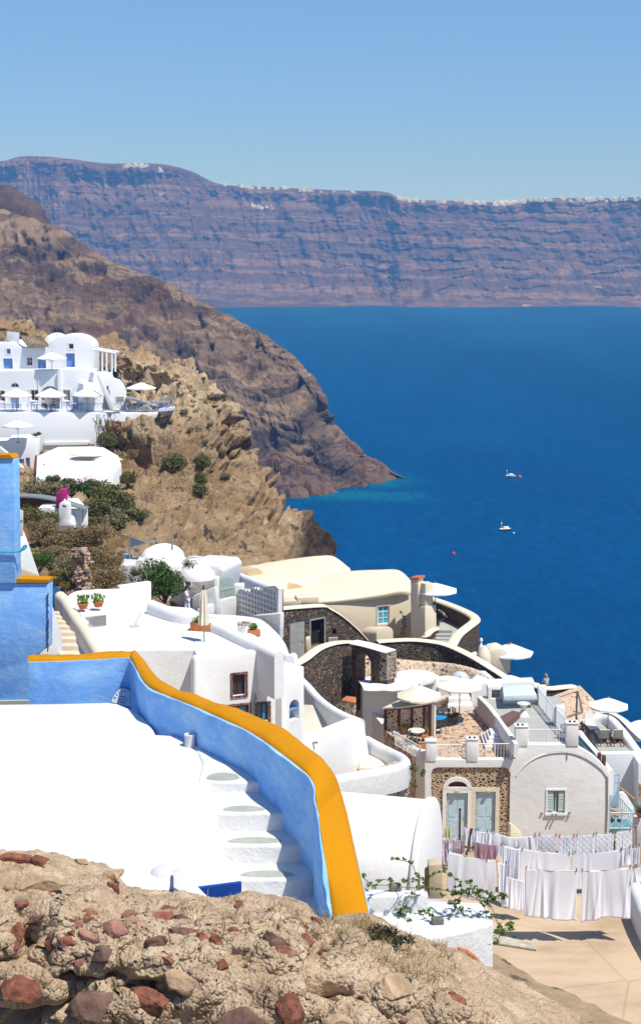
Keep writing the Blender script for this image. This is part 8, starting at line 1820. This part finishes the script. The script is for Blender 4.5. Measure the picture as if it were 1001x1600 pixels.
# ================================================================ boats and buoys
def boats():
    for i, (x, y, L, rz, lab) in enumerate(((789, 829, 5.2, .35, 'small white motor boat with a dark hull, the nearer of the two'), (797, 745, 5.0, .0, 'small white boat far out near a red buoy'))):
        p = PZ(x, y, -HC+.05); r = empty('boat', p, lab, 'boat', None); M = Matrix.Rotation(rz, 3, 'Z'); secs = []
        for t, w_, h in ((-.5, .75, .75), (-.25, .95, .75), (.1, 1.0, .8), (.35, .65, .95), (.5, .04, 1.1)):
            secs.append([Vector((t*L, s*w_*.95, z*h)) for s, z in ((-1, 1), (-.8, .3), (-.2, -.2), (.2, -.2), (.8, .3), (1, 1))])
        vs = [p+M @ v for s in secs for v in s]; fs = [(6*a+k, 6*a+k+1, 6*a+7+k, 6*a+6+k) for a in range(4) for k in range(5)]+[(0, 1, 2, 3, 4, 5), (29, 28, 27, 26, 25, 24)]
        fix(mesh_obj('hull', vs, fs, plain('hull_navy', (.04, .05, .09), .5, .1) if i == 0 else WHITE, r))
        dk = [p+M @ Vector((s[0].x, s[0].y*1.02, s[0].z+.04)) for s in secs]+[p+M @ Vector((s[5].x, s[5].y*1.02, s[5].z+.04)) for s in secs[::-1]]
        mb = MB(); mb.prism([Vector((v.x, v.y, p.z+.92)) for v in dk], p.z+.72); mb.build('deck', WHITE, r)
        mb = MB(); mb.box(p+M @ Vector((.2, 0, 1.3)), (2.2, 1.2, .8), rz); fix(mb.build('cabin', WHITE, r), .15, 2)
        mb = MB(); mb.tube(p+M @ Vector((-1.9, 0, .8)), p+M @ Vector((-1.9, 0, 3.4)), .08, 6); mb.box(p+M @ Vector((-1.9, 0, 3.2)), (.5, .5, .5), rz); mb.build('mast', WHITE, r)
    for i, (x, y, c, lab) in enumerate(((811, 747, 'buoy_red', 'red buoy right of the far boat'), (708, 867, 'buoy_pink', 'crimson buoy on the open sea above the big villa parasol'), (802, 834, 'buoy_white', 'pale buoy right of the nearer boat'))):
        p = PZ(x, y, -HC); s = (1.0, .75, .45)[i]; mb = MB(); mb.lathe(p, [(s*.5, -.1), (s, s*.4), (s*.9, s*1.1), (s*.3, s*1.5), (s*.1, s*1.8)], 12); tag(mb.build('buoy', plain(c, ((.6, .07, .02), (.55, .04, .12), (.7, .65, .5))[i], .5, .1), None), lab, 'buoy')
boats()
# ================================================================ far white houses on the cliff edge
def far_houses():
    rng = random.Random(17); protos = []
    for k in range(4):
        mb = MB(); w_ = 1.0; mb.box((0, 0, .5), (1, 1, 1)); 
        if k % 2: mb.lathe((0, 0, 1), [(.35, 0), (.33, .12), (.22, .26), (.05, .32)], 10)
        else: mb.box((-.2, 0, 1.2), (.5, .8, .5))
        mb.box((.62, .1, .35), (.4, .7, .7)); o = mb.build('far_house', plain('far_white', (.70, .67, .62), .9, .06), None, False); protos.append(o)
    rg = [(620, 311), (630, 311.5), (680, 313), (720, 314.5), (780, 316.5), (850, 310.5), (930, 310.5), (1001, 308)]
    spots = []
    def yr(x):
        pts = [(0, 252), (40, 244), (100, 247), (165, 255), (250, 256), (300, 268), (345, 288), (420, 292), (520, 297), (600, 300), (630, 311), (720, 314), (780, 316), (850, 310), (930, 310), (1001, 308)]
        return np.interp(x, [p[0] for p in pts], [p[1] for p in pts])
    for k in range(95): x = rng.choice([rng.uniform(782, 1001), rng.uniform(782, 930), rng.uniform(622, 800)]); spots.append((x, yr(x)+rng.uniform(-1.5, 3.5), 'a'))
    for k in range(20): x = rng.uniform(350, 560); spots.append((x, yr(x)+rng.uniform(-.5, 2), 'b'))
    for k in range(10): x = rng.uniform(196, 245); spots.append((x, yr(x)+rng.uniform(1.5, 5), 'c'))
    spots += [(404, 323, 'd'), (409, 324, 'd'), (414, 324, 'd'), (398, 322, 'd')]
    spots += [(250+rng.uniform(-2, 2), 262+i*4, 'e') for i in range(3)]
    q = GF.reshape(-1, 3); zc = q[:, 1]*cs+(HC-q[:, 2])*sn; U = 500.5+F*q[:, 0]/zc; V = 750+F*((HC-q[:, 2])*cs-q[:, 1]*sn)/zc
    L = {'a': ('tiny white house of the town strung along the far right cliff edge', 'white houses of the town on the far right cliff edge'), 'b': ('tiny white house on the middle stretch of the far cliff edge', 'white houses on the middle stretch of the far cliff edge'), 'c': ('tiny white house near the summit of the far left ridge', 'white houses near the summit of the far ridge'), 'd': ('tiny white house of the lone group part way down the far cliff', 'lone white houses part way down the far cliff'), 'e': ('small pale block on the far ridge below the summit houses', 'pale blocks below the summit houses')}
    for i, (x, y, g) in enumerate(spots):
        dd = np.hypot(U-x, V-y); near = np.where(dd < 3)[0]; k = near[np.argmin(q[near, 1])] if len(near) else int(dd.argmin())
        o = protos[i] if i < 4 else protos[rng.randrange(4)].copy()
        if i >= 4: C.objects.link(o)
        s = rng.uniform(5, 10)*(1.0 if g != 'e' else .7); o.location = Vector(q[k])-Vector((0, -3, 2)); o.scale = (s*rng.uniform(.9, 1.9), s, s*rng.uniform(.55, .85)+2); o.rotation_euler.z = rng.uniform(-.3, .3)
        tag(o, L[g][0], 'house', L[g][1])
far_houses()

# ================================================================ haze
def haze():
    m = bpy.data.materials.new('haze_air'); m.use_nodes = True; t = m.node_tree; t.nodes.clear()
    out = t.nodes.new('ShaderNodeOutputMaterial'); v = t.nodes.new('ShaderNodeVolumePrincipled')
    v.inputs['Color'].default_value = (.13, .38, 1.0, 1); v.inputs['Absorption Color'].default_value = (1, 1, 1, 1); v.inputs['Density'].default_value = HAZE; v.inputs['Anisotropy'].default_value = 0.0
    t.links.new(v.outputs[0], out.inputs['Volume'])
    mb = MB(); mb.box((0, 2450, 300), (11400, 8700, 660))
    # bottom one metre below the water, top above the highest ridge
    for k, q in enumerate(mb.v): q.z = -140 if q.z < 300 else 560
    o = mb.build('haze', m, None, False); tag(o, kind='stuff')
haze()
